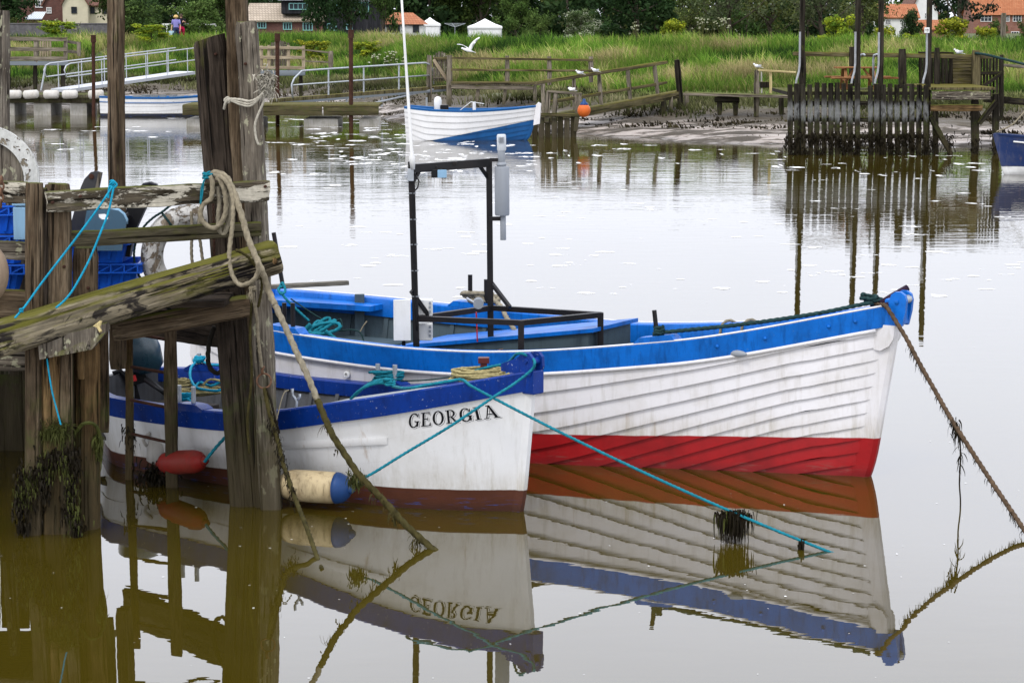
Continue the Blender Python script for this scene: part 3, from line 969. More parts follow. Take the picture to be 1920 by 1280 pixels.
def tree_kind(kind, H, spread, cols, seed, per=55, size=.3, nl=12, low=.25, gaps=1.0, clump=1.0, shade=.5, squash=.8):
    rr = random.Random(seed)
    tm = MB()
    tips = limbs(tm, (0, 0, -.3), (rr.uniform(-.3, .3), rr.uniform(-.3, .3), H * .86), .035 * H * (.6 + .05 * spread), nl, spread, rr, low)
    cl = []
    for t in tips:
        for j in range(2):
            q = t + V((rr.gauss(0, .28), rr.gauss(0, .28), rr.gauss(0, .22))) * spread * .45
            q.z = max(q.z, H * low * .7)
            cl.append((q.x, q.y, q.z, clump * spread * rr.uniform(.16, .34)))
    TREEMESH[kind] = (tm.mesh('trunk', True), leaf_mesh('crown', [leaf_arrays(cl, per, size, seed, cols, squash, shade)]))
tree_kind('broad', 9, 4.2, MIDG, 1, 60, .34, 14, .15)
tree_kind('dark', 9, 4.0, DARK, 2, 65, .34, 14, .12)
tree_kind('light', 8.5, 3.0, LITE, 3, 60, .30, 14, .1)
tree_kind('willow', 9, 4.2, WILL, 4, 42, .26, 15, .18, clump=.9)
tree_kind('olive', 8.5, 4.0, OLIV, 5, 46, .28, 14, .14)
tree_kind('pine', 10, 4.6, PINE, 6, 46, .30, 13, .22, clump=.72, squash=.42)
tree_kind('holly', 4.2, 1.8, DARK, 7, 110, .16, 12, .05, clump=1.2, shade=.6)
tree_kind('shrub', 3.4, 2.0, MIDG, 8, 80, .17, 11, .05)
tree_kind('light_shrub', 3.2, 1.9, LITE, 9, 80, .16, 11, .05)
tree_kind('hawthorn', 4.2, 2.6, BLOS, 10, 90, .17, 12, .08, squash=.55)
tree_kind('yellow', 2.3, 1.1, YELL, 12, 60, .12, 10, .1, squash=.6)

def tree(name, kind, px, Y, label, cat='tree', sc=1.0, sx=1.0, dz=0.0, group=None):
    X = (px - 960) * Y / FPX
    z = gz(X, Y) + dz
    r = empty(name, (X, Y, z), label, cat, group, rz=random.uniform(0, 6.28))
    t, c = TREEMESH[kind]
    for nm, me, mt in (('trunk', t, M['bark']), ('crown', c, M['leaf'])):
        o = bpy.data.objects.new(nm, me)
        COL.objects.link(o)
        if not me.materials: me.materials.append(mt)
        o.parent = r
        WM[o.name] = WM[r.name]
    r.scale = (sc * sx, sc * sx, sc)
    return r

# far wood, one dark mass behind everything
rr = random.Random(5)
cl, cl2, cl3 = [], [], []
tm = MB()
for i in range(106):
    px = -330 + i * 23.5 + rr.uniform(-15, 15)
    Y = rr.uniform(235, 300)
    X = (px - 960) * Y / FPX
    H = rr.uniform(8, 12)
    if 40 < px < 240: H *= .75
    if px > 1630: Y = rr.uniform(365, 420); X = (px - 960) * Y / FPX; H *= 1.3
    z = gz(X, Y)
    tm.tube([(X, Y, z - .5), (X + rr.uniform(-.4, .4), Y, z + H * .8)], [.22, .06], 6)
    dst = cl if rr.random() < .62 else (cl2 if rr.random() < .6 else cl3)
    for j in range(34):
        f = (j + .3) / 34
        wv = 3.0 * math.sin(math.pi * (.12 + .85 * f)) ** .7
        dst.append((X + rr.uniform(-wv, wv), Y + rr.uniform(-wv, wv), z - .2 + H * f + rr.uniform(-.5, .5), rr.uniform(.9, 1.7)))
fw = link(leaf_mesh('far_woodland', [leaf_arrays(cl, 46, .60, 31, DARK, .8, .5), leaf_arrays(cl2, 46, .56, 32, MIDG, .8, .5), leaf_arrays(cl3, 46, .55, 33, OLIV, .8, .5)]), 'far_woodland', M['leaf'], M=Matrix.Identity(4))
tag(fw, 'dense dark wood far off behind the flood bank', kind='stuff')
t_ = tm.build('trunks', M['bark'], fw)

for a in [
    ('tree', 'dark', 12, 205, 'dark round tree beside the red brick house at the end of the stone wall', 'tree', .8, 1.0),
    ('tree', 'broad', 232, 215, 'mid green tree between the cream cottage and the people on the bank', 'tree', .9, .8),
    ('tree', 'dark', 302, 200, 'dark leafy tree behind the two people walking on the bank', 'tree', .9, 1.0),
    ('bush', 'shrub', 262, 150, 'dense dark green bush on the crest of the bank left of the walkers', 'bush', 1.0, 1.15),
    ('bush', 'light_shrub', 372, 160, 'loose light green bush behind the leaning round pile', 'bush', 1.15, 1.2),
    ('tree', 'broad', 415, 200, 'broad green tree next to the tan roofed building', 'tree', .85, .9),
    ('tree', 'dark', 598, 178, 'dark tree standing in front of the black boarded dormer building', 'tree', .85, .55),
    ('tree', 'dark', 660, 182, 'dark tree close in front of the black two storey building', 'tree', .9, .6),
    ('tree', 'broad', 722, 190, 'slim tree with bare trunk before the red hipped roof', 'tree', .9, .45),
    ('tree', 'light', 842, 240, 'pale green tall tree behind the washing line', 'tree', 1.05, .9),
    ('tree', 'broad', 905, 238, 'mid green tree rising behind the white marquee', 'tree', 1.1, .9),
    ('tree', 'light', 968, 222, 'feathery light green tree right of the white marquee', 'tree', .75, .9),
    ('tree', 'dark', 1195, 225, 'deep green tree behind the whitish flowering hawthorn', 'tree', 1.0, 1.2),
    ('hawthorn_bush', 'hawthorn', 1088, 175, 'hawthorn bush covered in creamy white blossom on the skyline of the bank', 'bush', .72, 1.1),
    ('bush', 'light_shrub', 1012, 165, 'light green bush with pale flowers beside the hawthorn', 'bush', .8, 1.0),
    ('tree', 'olive', 1292, 205, 'yellowish olive tree at the edge of the dark wood', 'tree', .78, .8),
    ('tree', 'willow', 1365, 200, 'grey green willow next to the yellowish olive tree', 'tree', .95, .95),
    ('tree', 'olive', 1440, 206, 'olive coloured spreading tree between two willows', 'tree', .95, .95),
    ('tree', 'willow', 1535, 190, 'thin grey green willow behind the tall jetty piles', 'tree', .95, 1.0),
    ('tree', 'olive', 1612, 200, 'olive tree left of the white gabled house', 'tree', .85, .8),
    ('holly_bush', 'holly', 1703, 165, 'very dark rounded holly bush in front of the white gabled house', 'bush', .78, .78),
    ('pine_tree', 'pine', 1792, 175, 'dark pine with crooked open limbs beside the brick house', 'tree', .95, .8),
    ('bush', 'shrub', 1858, 190, 'green bush against the wall of the orange roofed brick house', 'bush', .62, .9),
    ('bush', 'shrub', 1922, 185, 'green bush at the far right corner of the brick house', 'bush', .75, .8),
    ('yellow_bush', 'yellow', 1782, 112, 'large bright yellow green flowering bush right of the numbered jetty post', 'bush', 1.0, 1.15),
    ('yellow_bush', 'yellow', 1655, 114, 'yellow flowering bush between the third and fourth jetty posts', 'bush', .9, .9),
    ('yellow_bush', 'yellow', 1715, 111, 'low straggling yellow flowers just left of the numbered post', 'bush', .6, 1.2),
    ('yellow_bush', 'yellow', 1560, 113, 'yellow flowering bush between the first and second jetty posts', 'bush', 1.1, .9),
    ('yellow_bush', 'yellow', 1263, 112, 'round yellow bush standing alone on the middle of the bank crest', 'bush', .9, 1.0),
    ('yellow_bush', 'yellow', 1838, 112, 'small yellow bush under the brick house', 'bush', .8, .9),
    ('yellow_bush', 'yellow', 112, 128, 'yellowish bush on the bank below the cream cottage', 'bush', .55, 2.4),
    ('yellow_bush', 'yellow', 292, 130, 'yellow bush on the crest close to the walking people', 'bush', .55, 2.0),
    ('yellow_bush', 'yellow', 590, 118, 'yellow bush on the bank in front of the teal windows', 'bush', .6, 1.6),
    ('yellow_bush', 'yellow', 690, 116, 'yellow bush on the bank below the red hipped roof', 'bush', .5, 1.6),
]:
    tree(*a)

# cow parsley along the crest
pm = []
for i in range(20):
    px = random.choice([random.uniform(1270, 1360), random.uniform(1270, 1360), random.uniform(700, 760), random.uniform(1180, 1240), random.uniform(60, 200)])
    Y = random.uniform(103, 106) if px > 500 else random.uniform(128, 131)
    X = (px - 960) * Y / FPX
    z = gz(X, Y)
    mb = MB()
    tips = []
    for k in range(5):
        t = V((X + random.uniform(-.3, .3), Y + random.uniform(-.2, .2), z + random.uniform(.8, 1.35)))
        mb.tube([(X, Y, z - .1), V((X, Y, z)).lerp(t, .6) + V((0, 0, .1)), t], .012, 4)
        tips.append((t.x, t.y, t.z, .06))
    o = mb.build('cow_parsley', M['weed_green'])
    tag(o, 'white flowered cow parsley stem among the grass on the bank crest', 'plant', 'cow parsley on the crest of the bank')
    link(leaf_mesh('flower_head', [leaf_arrays(tips, 8, .07, 50 + i, [(.45, .47, .28), (.6, .6, .45)], .4, .2)]), 'flower_head', M['leaf'], o)

# foam flecks drifting on the river
vs, fs = MB(), 0
rr = random.Random(9)
for i in range(1000):
    if i < 560:
        py = rr.uniform(222, 330); px = rr.choice([rr.uniform(490, 1000), rr.uniform(1440, 1920), rr.uniform(0, 1920), rr.uniform(560, 900)])
    elif i < 860:
        py = rr.uniform(330, 560); px = rr.uniform(540, 1920)
    else:
        py = rr.uniform(560, 1270); px = rr.uniform(0, 1920)
    if 225 < py < 560 and noise.noise(V((px * .006, py * .045, 3.3))) + .25 * rr.uniform(-1, 1) < -.02: continue
    c = gp(px, py, .004)
    s_ = c.y / 4300
    lx = rr.uniform(2, 22) * s_ if py < 560 else rr.uniform(.8, 3) * s_
    ly = lx * rr.uniform(.4, 1.2)
    if py < 330: ly = rr.uniform(.08, .5)
    n = 9
    pts = [c + V((math.cos(2 * math.pi * k / n) * lx * rr.uniform(.6, 1.2), math.sin(2 * math.pi * k / n) * ly * rr.uniform(.5, 1.2), 0)) for k in range(n)]
    vs.add(pts, [tuple(range(n))])
tag(vs.build('foam_flecks', M['foam'], M=Matrix.Identity(4)), 'white foam flecks drifting on the river', kind='stuff')
# ------------------------------------------------------------------ houses and tents behind the bank
def xz(px, py, Y):
    p = at(px, py, Y)
    return p.x, p.z
def windows(parent, Y, wins, fm, lights=(3, 2)):
    for (px, py, wp, hp) in wins:
        x, z = xz(px, py, Y)
        k = Y / FPX
        w_, h_ = wp * k, hp * k
        t = .07
        mb = MB()
        for (cx, cz, sx_, sz_) in ((0, h_ / 2, w_ + t, t), (0, -h_ / 2, w_ + t, t), (-w_ / 2, 0, t, h_ - t), (w_ / 2, 0, t, h_ - t)):
            mb.box((x + cx, Y - .04, z + cz), (sx_, .10, sz_))
        for i in range(1, lights[0]): mb.box((x - w_ / 2 + w_ * i / lights[0], Y - .035, z), (.05, .07, h_ - t))
        for i in range(1, lights[1]): mb.box((x, Y - .03, z - h_ / 2 + h_ * i / lights[1]), (w_ - t, .05, .04))
        f = mb.build('window', fm, parent)
        MB().box((x, Y - .005, z), (w_ - t * .9, .03, h_ - t * .9)).build('pane', M['glass'], f)
def house(label, px0, px1, Y, eave_py, ridge_py, depth, wall, roof, wins=(), fm=None, gable=False, base=-1.0, over=.25, cat='house', name='house', lights=(3, 2), chimney=None, hip=0.0):
    x0, ze = xz(px0, eave_py, Y)
    x1, zr = xz(px1, ridge_py, Y)
    r = empty(name, ((x0 + x1) / 2, Y + depth / 2, base), label, cat)
    mb = MB()
    Y1 = Y + depth
    xm = (x0 + x1) / 2
    rm = MB()
    if gable:
        mb.prism([(x0, Y, base), (x1, Y, base), (x1, Y, ze), (xm, Y, zr), (x0, Y, ze)], (0, depth, 0))
        for sgn, xe in ((-1, x0), (1, x1)):
            dx = xe - xm; dz = ze - zr
            n = V((-dz * sgn, 0, dx * sgn)).normalized() * .14
            if n.z < 0: n = -n
            a = V((xm, Y - over, zr + .03)); b = V((xe + dx * .08, Y - over, ze + dz * .08 + .03))
            rm.prism([a, b, b + n, a + n], (0, depth + 2 * over, 0))
    else:
        ym = (Y + Y1) / 2
        h2 = hip * (x1 - x0) / 2
        if hip:
            mb.box((xm, ym, (base + ze) / 2), (x1 - x0, depth, ze - base))
            o = over
            A = [V((x0 - o, Y - o, ze)), V((x1 + o, Y - o, ze)), V((x1 + o, Y1 + o, ze)), V((x0 - o, Y1 + o, ze))]
            B = [V((x0 + h2, ym, zr)), V((x1 - h2, ym, zr))]
            rm.add(A + B, [(0, 1, 5, 4), (1, 2, 5), (2, 3, 4, 5), (3, 0, 4), (3, 2, 1, 0)])
        else:
            mb.prism([(x0, Y, base), (x0, Y1, base), (x0, Y1, ze), (x0, ym, zr), (x0, Y, ze)], (x1 - x0, 0, 0))
            for sgn, ye in ((-1, Y), (1, Y1)):
                dy = ye - ym; dz = ze - zr
                n = V((0, -dz * sgn, dy * sgn)).normalized() * .14
                if n.z < 0: n = -n
                a = V((x0 - over, ym, zr + .03)); b = V((x0 - over, ye + dy * .08, ze + dz * .08 + .03))
                rm.prism([a, b, b + n, a + n], (x1 - x0 + 2 * over, 0, 0))
    mb.build('wall', wall, r)
    ro = rm.build('roof', roof, r)
    if chimney:
        cx = x0 + (x1 - x0) * chimney
        MB().box((cx, Y + depth / 2, zr + .4), (.7, .7, 1.8)).build('chimney', M['brick_red'], ro)
    windows(r, Y, wins, fm or M['win_white'], lights)
    return r

house('red brick house with a small white window at the end of the row', 30, 96, 232, -14, -60, 7, M['brick_dark'], M['tile_brown'], [(74, 8, 14, 12)], chimney=.3)
house('dark red gabled cottage joined to the cream one', 80, 119, 222, 11, -22, 8, M['brick_dark'], M['tile_brown'], [(92, 20, 8, 10)], gable=True)
cr = house('cream rendered cottage gable with two dark windows', 117, 163, 220, 8, -32, 8, M['cream'], M['tile_brown'], [(139, 19.5, 9, 11)], fm=M['navy_blk'], gable=True, lights=(2, 2))
house('cream cottage wing under a brown tiled roof', 163.5, 205, 221, 12, -14, 6, M['cream'], M['tile_brown'], [(173.5, 19.5, 7, 12), (196, 19.5, 7, 12)], fm=M['navy_blk'], lights=(2, 2))
# conservatory
x0, z0 = xz(50, 37, 218); x1, z1 = xz(82, 24, 218)
r = empty('conservatory', ((x0 + x1) / 2, 219, .5), 'lean-to conservatory with a pale glass roof beside the dark red cottage', 'conservatory')
mb = MB()
mb.prism([(x0, 217, z0), (x1, 217, z0), (x1 - .1, 219.5, z1), (x0 + .5, 219.5, z1)], (0, 0, .06))
mb.build('roof', simple('glass_roof', (.36, .43, .50), .3, .5, .1, 2), r)
mb = MB()
for i in range(8): mb.beam((x0 + (x1 - x0) * i / 7, 216.98, z0 + .07), (x0 + .5 + (x1 - x0 - .6) * i / 7, 219.5, z1 + .07), .05, .05)
mb.build('glazing_bar', M['win_white'], r)
MB().box(((x0 + x1) / 2, 218.5, (z0 + .4) / 2), (x1 - x0 - .1, 2.6, z0 - .45)).build('wall', M['brick_dark'], r)
# stone wall and clipped hedges
x0, z0 = xz(10, 46, 200); x1, z1 = xz(205, 46.5, 200)
mb = MB(); mb.box(((x0 + x1) / 2, 200, (z0 + 0) / 2), (x1 - x0, .4, z0)); mb.box(((x0 + x1) / 2, 200, z0 + .05), (x1 - x0, .5, .1))
tag(mb.build('garden_wall', M['stone']), 'long low grey stone garden wall in front of the cream cottage', 'wall', kind='thing')
def hedge(px0, px1, py0, Y, cols, label, seed):
    x0, zt = xz(px0, py0, Y); x1, _ = xz(px1, py0, Y)
    rr = random.Random(seed); cl = []
    for i in range(int((x1 - x0) / .25) + 2):
        for j in range(4):
            cl.append((x0 + (x1 - x0) * (i / (int((x1 - x0) / .25) + 1)), Y + rr.uniform(-.4, .4), zt - .3 - j * .45, .35))
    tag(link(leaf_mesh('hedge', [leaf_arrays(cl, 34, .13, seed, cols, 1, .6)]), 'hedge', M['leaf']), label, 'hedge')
hedge(5, 34, 34, 203, OLIV, 'clipped olive green hedge at the left end of the stone wall', 61)
hedge(45, 82, 38, 203, OLIV, 'clipped hedge with light top in front of the conservatory', 62)
hedge(84, 102, 38, 203.5, DARK, 'short dark hedge below the dark red cottage', 63)
# the long tan roofed building
Yb = 195
lb = house('long brick building with a tan tiled roof and teal windows', 465, 604, Yb, 40, 9.5, 7, M['brick_dark'], M['tile_tan'],
      [(491, 47.5, 15, 11), (539, 49.5, 15, 12), (577, 50.5, 17, 13)], fm=M['win_teal'], lights=(3, 1), cat='building', name='brick_building')
x0, z0 = xz(527, 27, Yb - .2); x1, z1 = xz(577, 2, Yb - .2)
dm = MB(); dm.box(((x0 + x1) / 2, Yb + 1.55, (z0 + z1) / 2), (x1 - x0, 3.2, z1 - z0)); do = dm.build('dormer', M['black_board'], lb)
MB().box(((x0 + x1) / 2, Yb + 1.5, z1 + .09), (x1 - x0 + .5, 3.8, .16)).build('dormer_roof', M['tile_grey'], do)
windows(lb, Yb - .06, [(559, 12.5, 33, 11)], M['win_teal'], (4, 1))
x0, z0 = xz(486, 33, Yb - .1); x1, z1 = xz(497, 31, Yb)
bb = house('black boarded two storey building with teal lower windows', 604.5, 712, Yb + 1, 2, -25, 8, M['black_board'], M['tile_grey'], [(622, 51, 16, 12), (655, 51, 10, 9), (678, 14, 26, 18), (640, 12, 16, 12)], fm=M['win_teal'], lights=(2, 1), cat='building', name='boarded_building')
hb = house('small white walled building with a red hipped roof', 714, 793, 205, 46, 24, 6.5, M['white_rend'], M['tile_red'], [(738, 54, 22, 14), (780, 54, 10, 13)], fm=M['navy_blk'], hip=.55, lights=(2, 1), cat='building', name='hipped_building')
# marquees
def marquee(px0, px1, pk, ev, Y, label):
    x0, ze = xz(px0, ev, Y); x1, zp = xz(px1, pk, Y)
    xm = (x0 + x1) / 2; hw = (x1 - x0) / 2
    base = gz(xm, Y)
    r = empty('marquee', (xm, Y + hw, base), label, 'marquee', 'white marquees behind the bank')
    rows = []
    for f, zf in ((1.02, -.18), (1.02, 0), (.6, .33), (.25, .72), (.02, 1.0)):
        z = ze + (zp - ze) * zf if zf >= 0 else ze + zf
        rows.append([V((xm + c * hw * f, Y + hw + s_ * hw * f, z)) for c, s_ in ((-1, -1), (0, -1), (1, -1), (1, 0), (1, 1), (0, 1), (-1, 1), (-1, 0))])
    MB().grid(rows, closed=True).build('canopy', M['canvas'], r)
    mb = MB()
    for k in range(12):
        a = -hw * .96 + k * hw * .16
        mb.quad((xm + a, Y + .05 + .05 * (k % 2), base), (xm + a + hw * .16, Y + .05 + .05 * ((k + 1) % 2), base), (xm + a + hw * .16, Y + .06, ze), (xm + a, Y + .06, ze))
    mb.quad((xm + hw * .96, Y + .08, base), (xm + hw * .96, Y + 2 * hw, base), (xm + hw * .96, Y + 2 * hw, ze), (xm + hw * .96, Y + .08, ze))
    mb.build('side_panel', M['canvas'], r)
    for c in (-1, 1): MB().tube([(xm + c * hw * .98, Y + .02, base), (xm + c * hw * .98, Y + .02, ze)], .04, 6).build('pole', M['alu'], r)
marquee(786, 825, 33, 45.5, 214, 'smaller white marquee beside the red hipped roof')
marquee(877, 941, 35.5, 50, 204, 'larger white marquee standing alone on the skyline of the bank')
# rotary washing line
p = at(853, 62, 200); t = at(853, 51, 200)
r = empty('washing_line', p, 'rotary washing line with spread arms between the two marquees', 'washing line')
MB().tube([p - V((0, 0, 1)), t], .03, 6).build('pole', M['galv'], r)
mb = MB()
for a in range(4):
    e = t + V((math.cos(a * 1.57 + .3) * .95, math.sin(a * 1.57 + .3) * .95, .3))
    mb.tube([t, e], .022, 5)
mb.build('arm', M['galv'], r)
mb = MB()
for f in (.5, .75, 1):
    q = [t + V((math.cos(a * 1.57 + .3) * .95, math.sin(a * 1.57 + .3) * .95, .3)) * f for a in range(5)]
    mb.tube(q, .012, 4)
mb.build('line', M['galv'], r)
# right hand houses
rb = house('red brick house with an orange pantile roof and white windows', 1826, 1990, 335, 26, -24, 8, M['brick_red'], M['tile_red'],
      [(1849, 34, 20, 13), (1889, 34.5, 7, 12), (1907, 34.5, 15, 12), (1903, 66, 14, 12), (1846, 68, 14, 14)], over=.35, chimney=.6)
wh = house('white gabled house with red tiled lean-to roofs', 1707, 1760, 300, 24, -30, 9, M['white_rend'], M['tile_brown'], [(1738, 30, 8, 10)], gable=True)
house('low white house with a red tiled roof beside the white gable', 1652, 1722, 285, 34, 10, 6, M['white_rend'], M['tile_red'], [(1665, 42, 10, 8)])
house('little red roofed outbuilding below the white gabled house', 1716, 1772, 270, 57, 40, 4, M['brick_red'], M['tile_red'], [], cat='outbuilding', name='outbuilding')
# white rail fence seen behind the bank at left
a, b = at(282, 46, 160), at(404, 46.5, 160)
r = empty('rail_fence', (a.x, 160, gz(a.x, 160)), 'long white rail fence behind the bank next to the walkers', 'fence')
MB().box(((a.x + b.x) / 2, 160, (a.z + b.z) / 2), (b.x - a.x, .06, .12)).build('rail', M['white_pl'], r)
for i in range(5):
    x = a.x + (b.x - a.x) * i / 4
    MB().box((x, 160.06, (a.z + .3) / 2), (.1, .06, a.z - .3)).build('post', M['white_pl'], r)
# lone wooden post on the bank
p0, p1 = at(1880, 92, 102), at(1882, 25, 102)
tag(timber('wooden_post', p0 - V((0, 0, .6)), p1, .22, .2, M['far_wood'], None), 'tall weathered wooden post standing on the bank before the brick house', 'post')

# ------------------------------------------------------------------ people on the bank
def person(px, py_head, Y, label, shirt, trousers, hair, bag=None, hat=False, lean=0.0, face=1.0, seed=0, H=1.66):
    X = (px - 960) * Y / FPX
    zh = at(px, py_head, Y).z
    z0 = zh - H
    r = empty('person', (X, Y, z0), label, 'person')
    k = H / 1.7
    P = {}
    def add(n, x, y, z, rad, par):
        P[n] = (V((X + x * k, Y + y * k, z0 + z * k)), rad * k, par)
    add('pelvis', 0, 0, .95, .125, None)
    add('waist', 0, 0, 1.1, .11, 'pelvis')
    add('chest', .0, .02, 1.30, .125, 'waist')
    add('neck', 0, .02, 1.47, .05, 'chest')
    add('head0', 0, .0, 1.54, .075, 'neck')
    add('head1', 0, 0, 1.63, .085, 'head0')
    for s_, n in ((-1, 'l'), (1, 'r')):
        add('sh' + n, s_ * .17, .02, 1.39, .055, 'chest')
        up = face * (s_ > 0) * .25
        add('el' + n, s_ * .25, .04 - .05 * s_, 1.12 + up * .4, .04, 'sh' + n)
        add('wr' + n, s_ * (.27 - up * .5), -.12 - .05 * s_, .9 + up * 1.7, .027, 'el' + n)
        add('pa' + n, s_ * (.27 - up * .55), -.15 - .05 * s_, .83 + up * 1.8, .028, 'wr' + n)
        for j in range(4):
            add('f%d%s' % (j, n), s_ * (.25 - up * .55) + (j - 1.5) * .02, -.17 - .05 * s_, .745 + .01 * abs(j - 1.4) + up * 1.9, .009, 'pa' + n)
        add('th' + n, s_ * .20, -.17, .81 + up * 1.8, .010, 'pa' + n)
        st = s_ * .14
        add('hip' + n, s_ * .09, 0, .9, .085, 'pelvis')
        add('kn' + n, s_ * .1, st - .02, .5, .058, 'hip' + n)
        add('an' + n, s_ * .1, st * 1.3 + .05, .09, .038, 'kn' + n)
        add('to' + n, s_ * .11, st * 1.3 - .12, .035, .035, 'an' + n)
    names = list(P)
    me = bpy.data.meshes.new('body')
    me.from_pydata([tuple(P[n][0]) for n in names], [(names.index(P[n][2]), i) for i, n in enumerate(names) if P[n][2]], [])
    o = link(me, 'body', M['skin'], r)
    md = o.modifiers.new('skin', 'SKIN')
    for i, n in enumerate(names):
        me.skin_vertices[0].data[i].radius = (P[n][1], P[n][1])
    me.skin_vertices[0].data[0].use_root = True
    o.modifiers.new('sub', 'SUBSURF').levels = 1
    def shell(nm, rings, mat):
        rows = []
        for (x, y, z, rx, ry) in rings:
            rows.append([V((X + (x + rx * math.cos(a)) * k, Y + (y + ry * math.sin(a)) * k, z0 + z * k)) for a in [2 * math.pi * i / 14 for i in range(14)]])
        mb = MB().grid(rows, closed=True)
        return mb
    s1 = shell('s', [(0, .01, .86, .175, .135), (0, .01, 1.0, .165, .13), (0, .01, 1.12, .15, .125), (0, .02, 1.3, .185, .145), (0, .02, 1.42, .17, .10), (0, .02, 1.475, .07, .07)], None)
    for s_, n in ((-1, 'l'), (1, 'r')):
        a, b = P['sh' + n][0], P['el' + n][0]
        s1.tube([a + (a - b) * .15, a.lerp(b, .5), a.lerp(b, .85)], [.078 * k, .068 * k, .062 * k], 10)
    s1.build('shirt', shirt, r, smooth=True)
    s2 = shell('t', [(0, .0, .84, .168, .13), (0, 0, .95, .172, .135), (0, 0, 1.0, .15, .12)], None)
    for s_, n in ((-1, 'l'), (1, 'r')):
        a, b, c = P['hip' + n][0], P['kn' + n][0], P['an' + n][0]
        s2.tube([a, a.lerp(b, .5), b, b.lerp(c, .5), c], [.105 * k, .09 * k, .075 * k, .065 * k, .06 * k], 10)
    s2.build('trousers', trousers, r, smooth=True)
    hm = MB().ellipsoid((X, Y + .02, z0 + 1.615 * k), .098 * k, .105 * k, .115 * k)
    if hat: hm.lathe((X, Y, z0 + 1.56 * k), (0, 0, 1), [(.15 * k, 0), (.16 * k, .02), (.125 * k, .09), (.11 * k, .13 * k), (.05, .16 * k)], 14)
    hm.build('hair', hair, r, smooth=True)
    hd = MB()
    hd.ellipsoid((X, Y - .1 * k, z0 + 1.585 * k), .014, .02, .02)
    for s_ in (-1, 1): hd.ellipsoid((X + s_ * .088 * k, Y, z0 + 1.59 * k), .012, .025, .035)
    hd.build('face', M['skin'], r, smooth=True)
    if bag:
        h = P['pal'][0]
        mb = MB(); mb.tube([h + V((-.05, 0, -.05)), h + V((-.02, 0, .04)), h + V((.05, 0, -.05))], .012, 6)
        mb.box(h + V((0, 0, -.19)), (.30, .12, .28), taper=.85)
        tag(mb.build('carrier_bag', bag), 'pale blue carrier bag held by the walker in lilac', 'bag')
    return r
person(336, 29, 133.5, 'fair haired walker in a lilac top and navy trousers on the bank', M['cl_lilac'], M['cl_navy'], M['hair_blond'], M['bag'], hat=True, face=0)
person(345.5, 27, 134.3, 'dark haired walker in black top and red trousers half hidden behind the lilac one', M['cl_black'], M['cl_red'], M['hair_dark'], face=1.0, H=1.72)

# ------------------------------------------------------------------ helpers for far jetties
def board(name, a, b, w_, d_, mat, parent, seed=0, up=V((0, 0, 1)), wear=.01):
    return timber(name, a, b, w_, d_, mat, parent, up, wear, seed, fine=False, n=max(3, min(14, int((V(b) - V(a)).length / .4))))
def pxpost(parent, px0, py0, px1, py1, Y, w_, mat, name='post', seed=0, d_=None):
    return board(name, at(px1, py1, Y), at(px0, py0, Y), w_, d_ or w_, mat, parent, seed, up=V((0, 1, 0)))
def pxrail(parent, px0, py0, px1, py1, Y0, Y1, h_, t_, mat, name='rail', seed=0):
    return board(name, at(px0, py0, Y0), at(px1, py1, Y1), t_, h_, mat, parent, seed)

# left pontoon with fenders
Yp = 88.0
zt = .80
xA, xB = (-90 - 960) * Yp / FPX, (205 - 960) * Yp / FPX
r = empty('pontoon', ((xA + xB) / 2, Yp + 1, 0), 'long low pontoon with dark frame and pale concrete floats under the aluminium gangway', 'pontoon')
MB().box(((xA + xB) / 2, Yp + 1.2, zt - .06), (xB - xA, 2.5, .12)).build('deck', M['far_wood'], r)
mb = MB(); mb.box(((xA + xB) / 2, Yp, zt - .22), (xB - xA, .12, .2)); mb.build('fascia', M['far_dark'], r)
for i, (a, b) in enumerate(((-80, -40), (-10, 30), (66, 98), (134, 165))):
    x0, x1 = (a - 960) * Yp / FPX, (b - 960) * Yp / FPX
    MB().box(((x0 + x1) / 2, Yp + 1.2, .12), (x1 - x0, 2.2, .74)).build('float', M['float'], r)
MB().box((xB - .1, Yp + 1.2, .3), (.5, 2.4, .5)).build('end_frame', M['far_dark'], r)
fl = ['leftmost white fender, partly beside the tall round pile', 'second white fender on the pontoon from the left', 'white fender on the pontoon below the foot of the gangway', 'fourth white fender along the pontoon, tied with a band', 'white fender at the pontoon end nearest the small white boat']
first = None
for i, px in enumerate((26, 58, 96, 131, 180)):
    c = at(px, 177.5, Yp - .2)
    if first is None:
        first = empty('fender', c, fl[i], 'fender', 'white fenders along the pontoon')
        MB().lathe(c - V((.30, 0, 0)), (1, 0, .02), [(.03, 0), (.12, .02), (.165, .07), (.17, .15), (.165, .45), (.165, .53), (.12, .585), (.03, .60)], 14).build('body', M['white_old'], first, smooth=True)
        MB().tube([c + V((-.05, .06, .1)), c + V((-.05, .14, .22))], .012, 5).build('lanyard', M['rope_grey'], first)
    else:
        o = copy_tree(first); o.location = c; o.rotation_euler = (0, random.uniform(-.05, .05), random.uniform(-.12, .12)); o['label'] = fl[i]
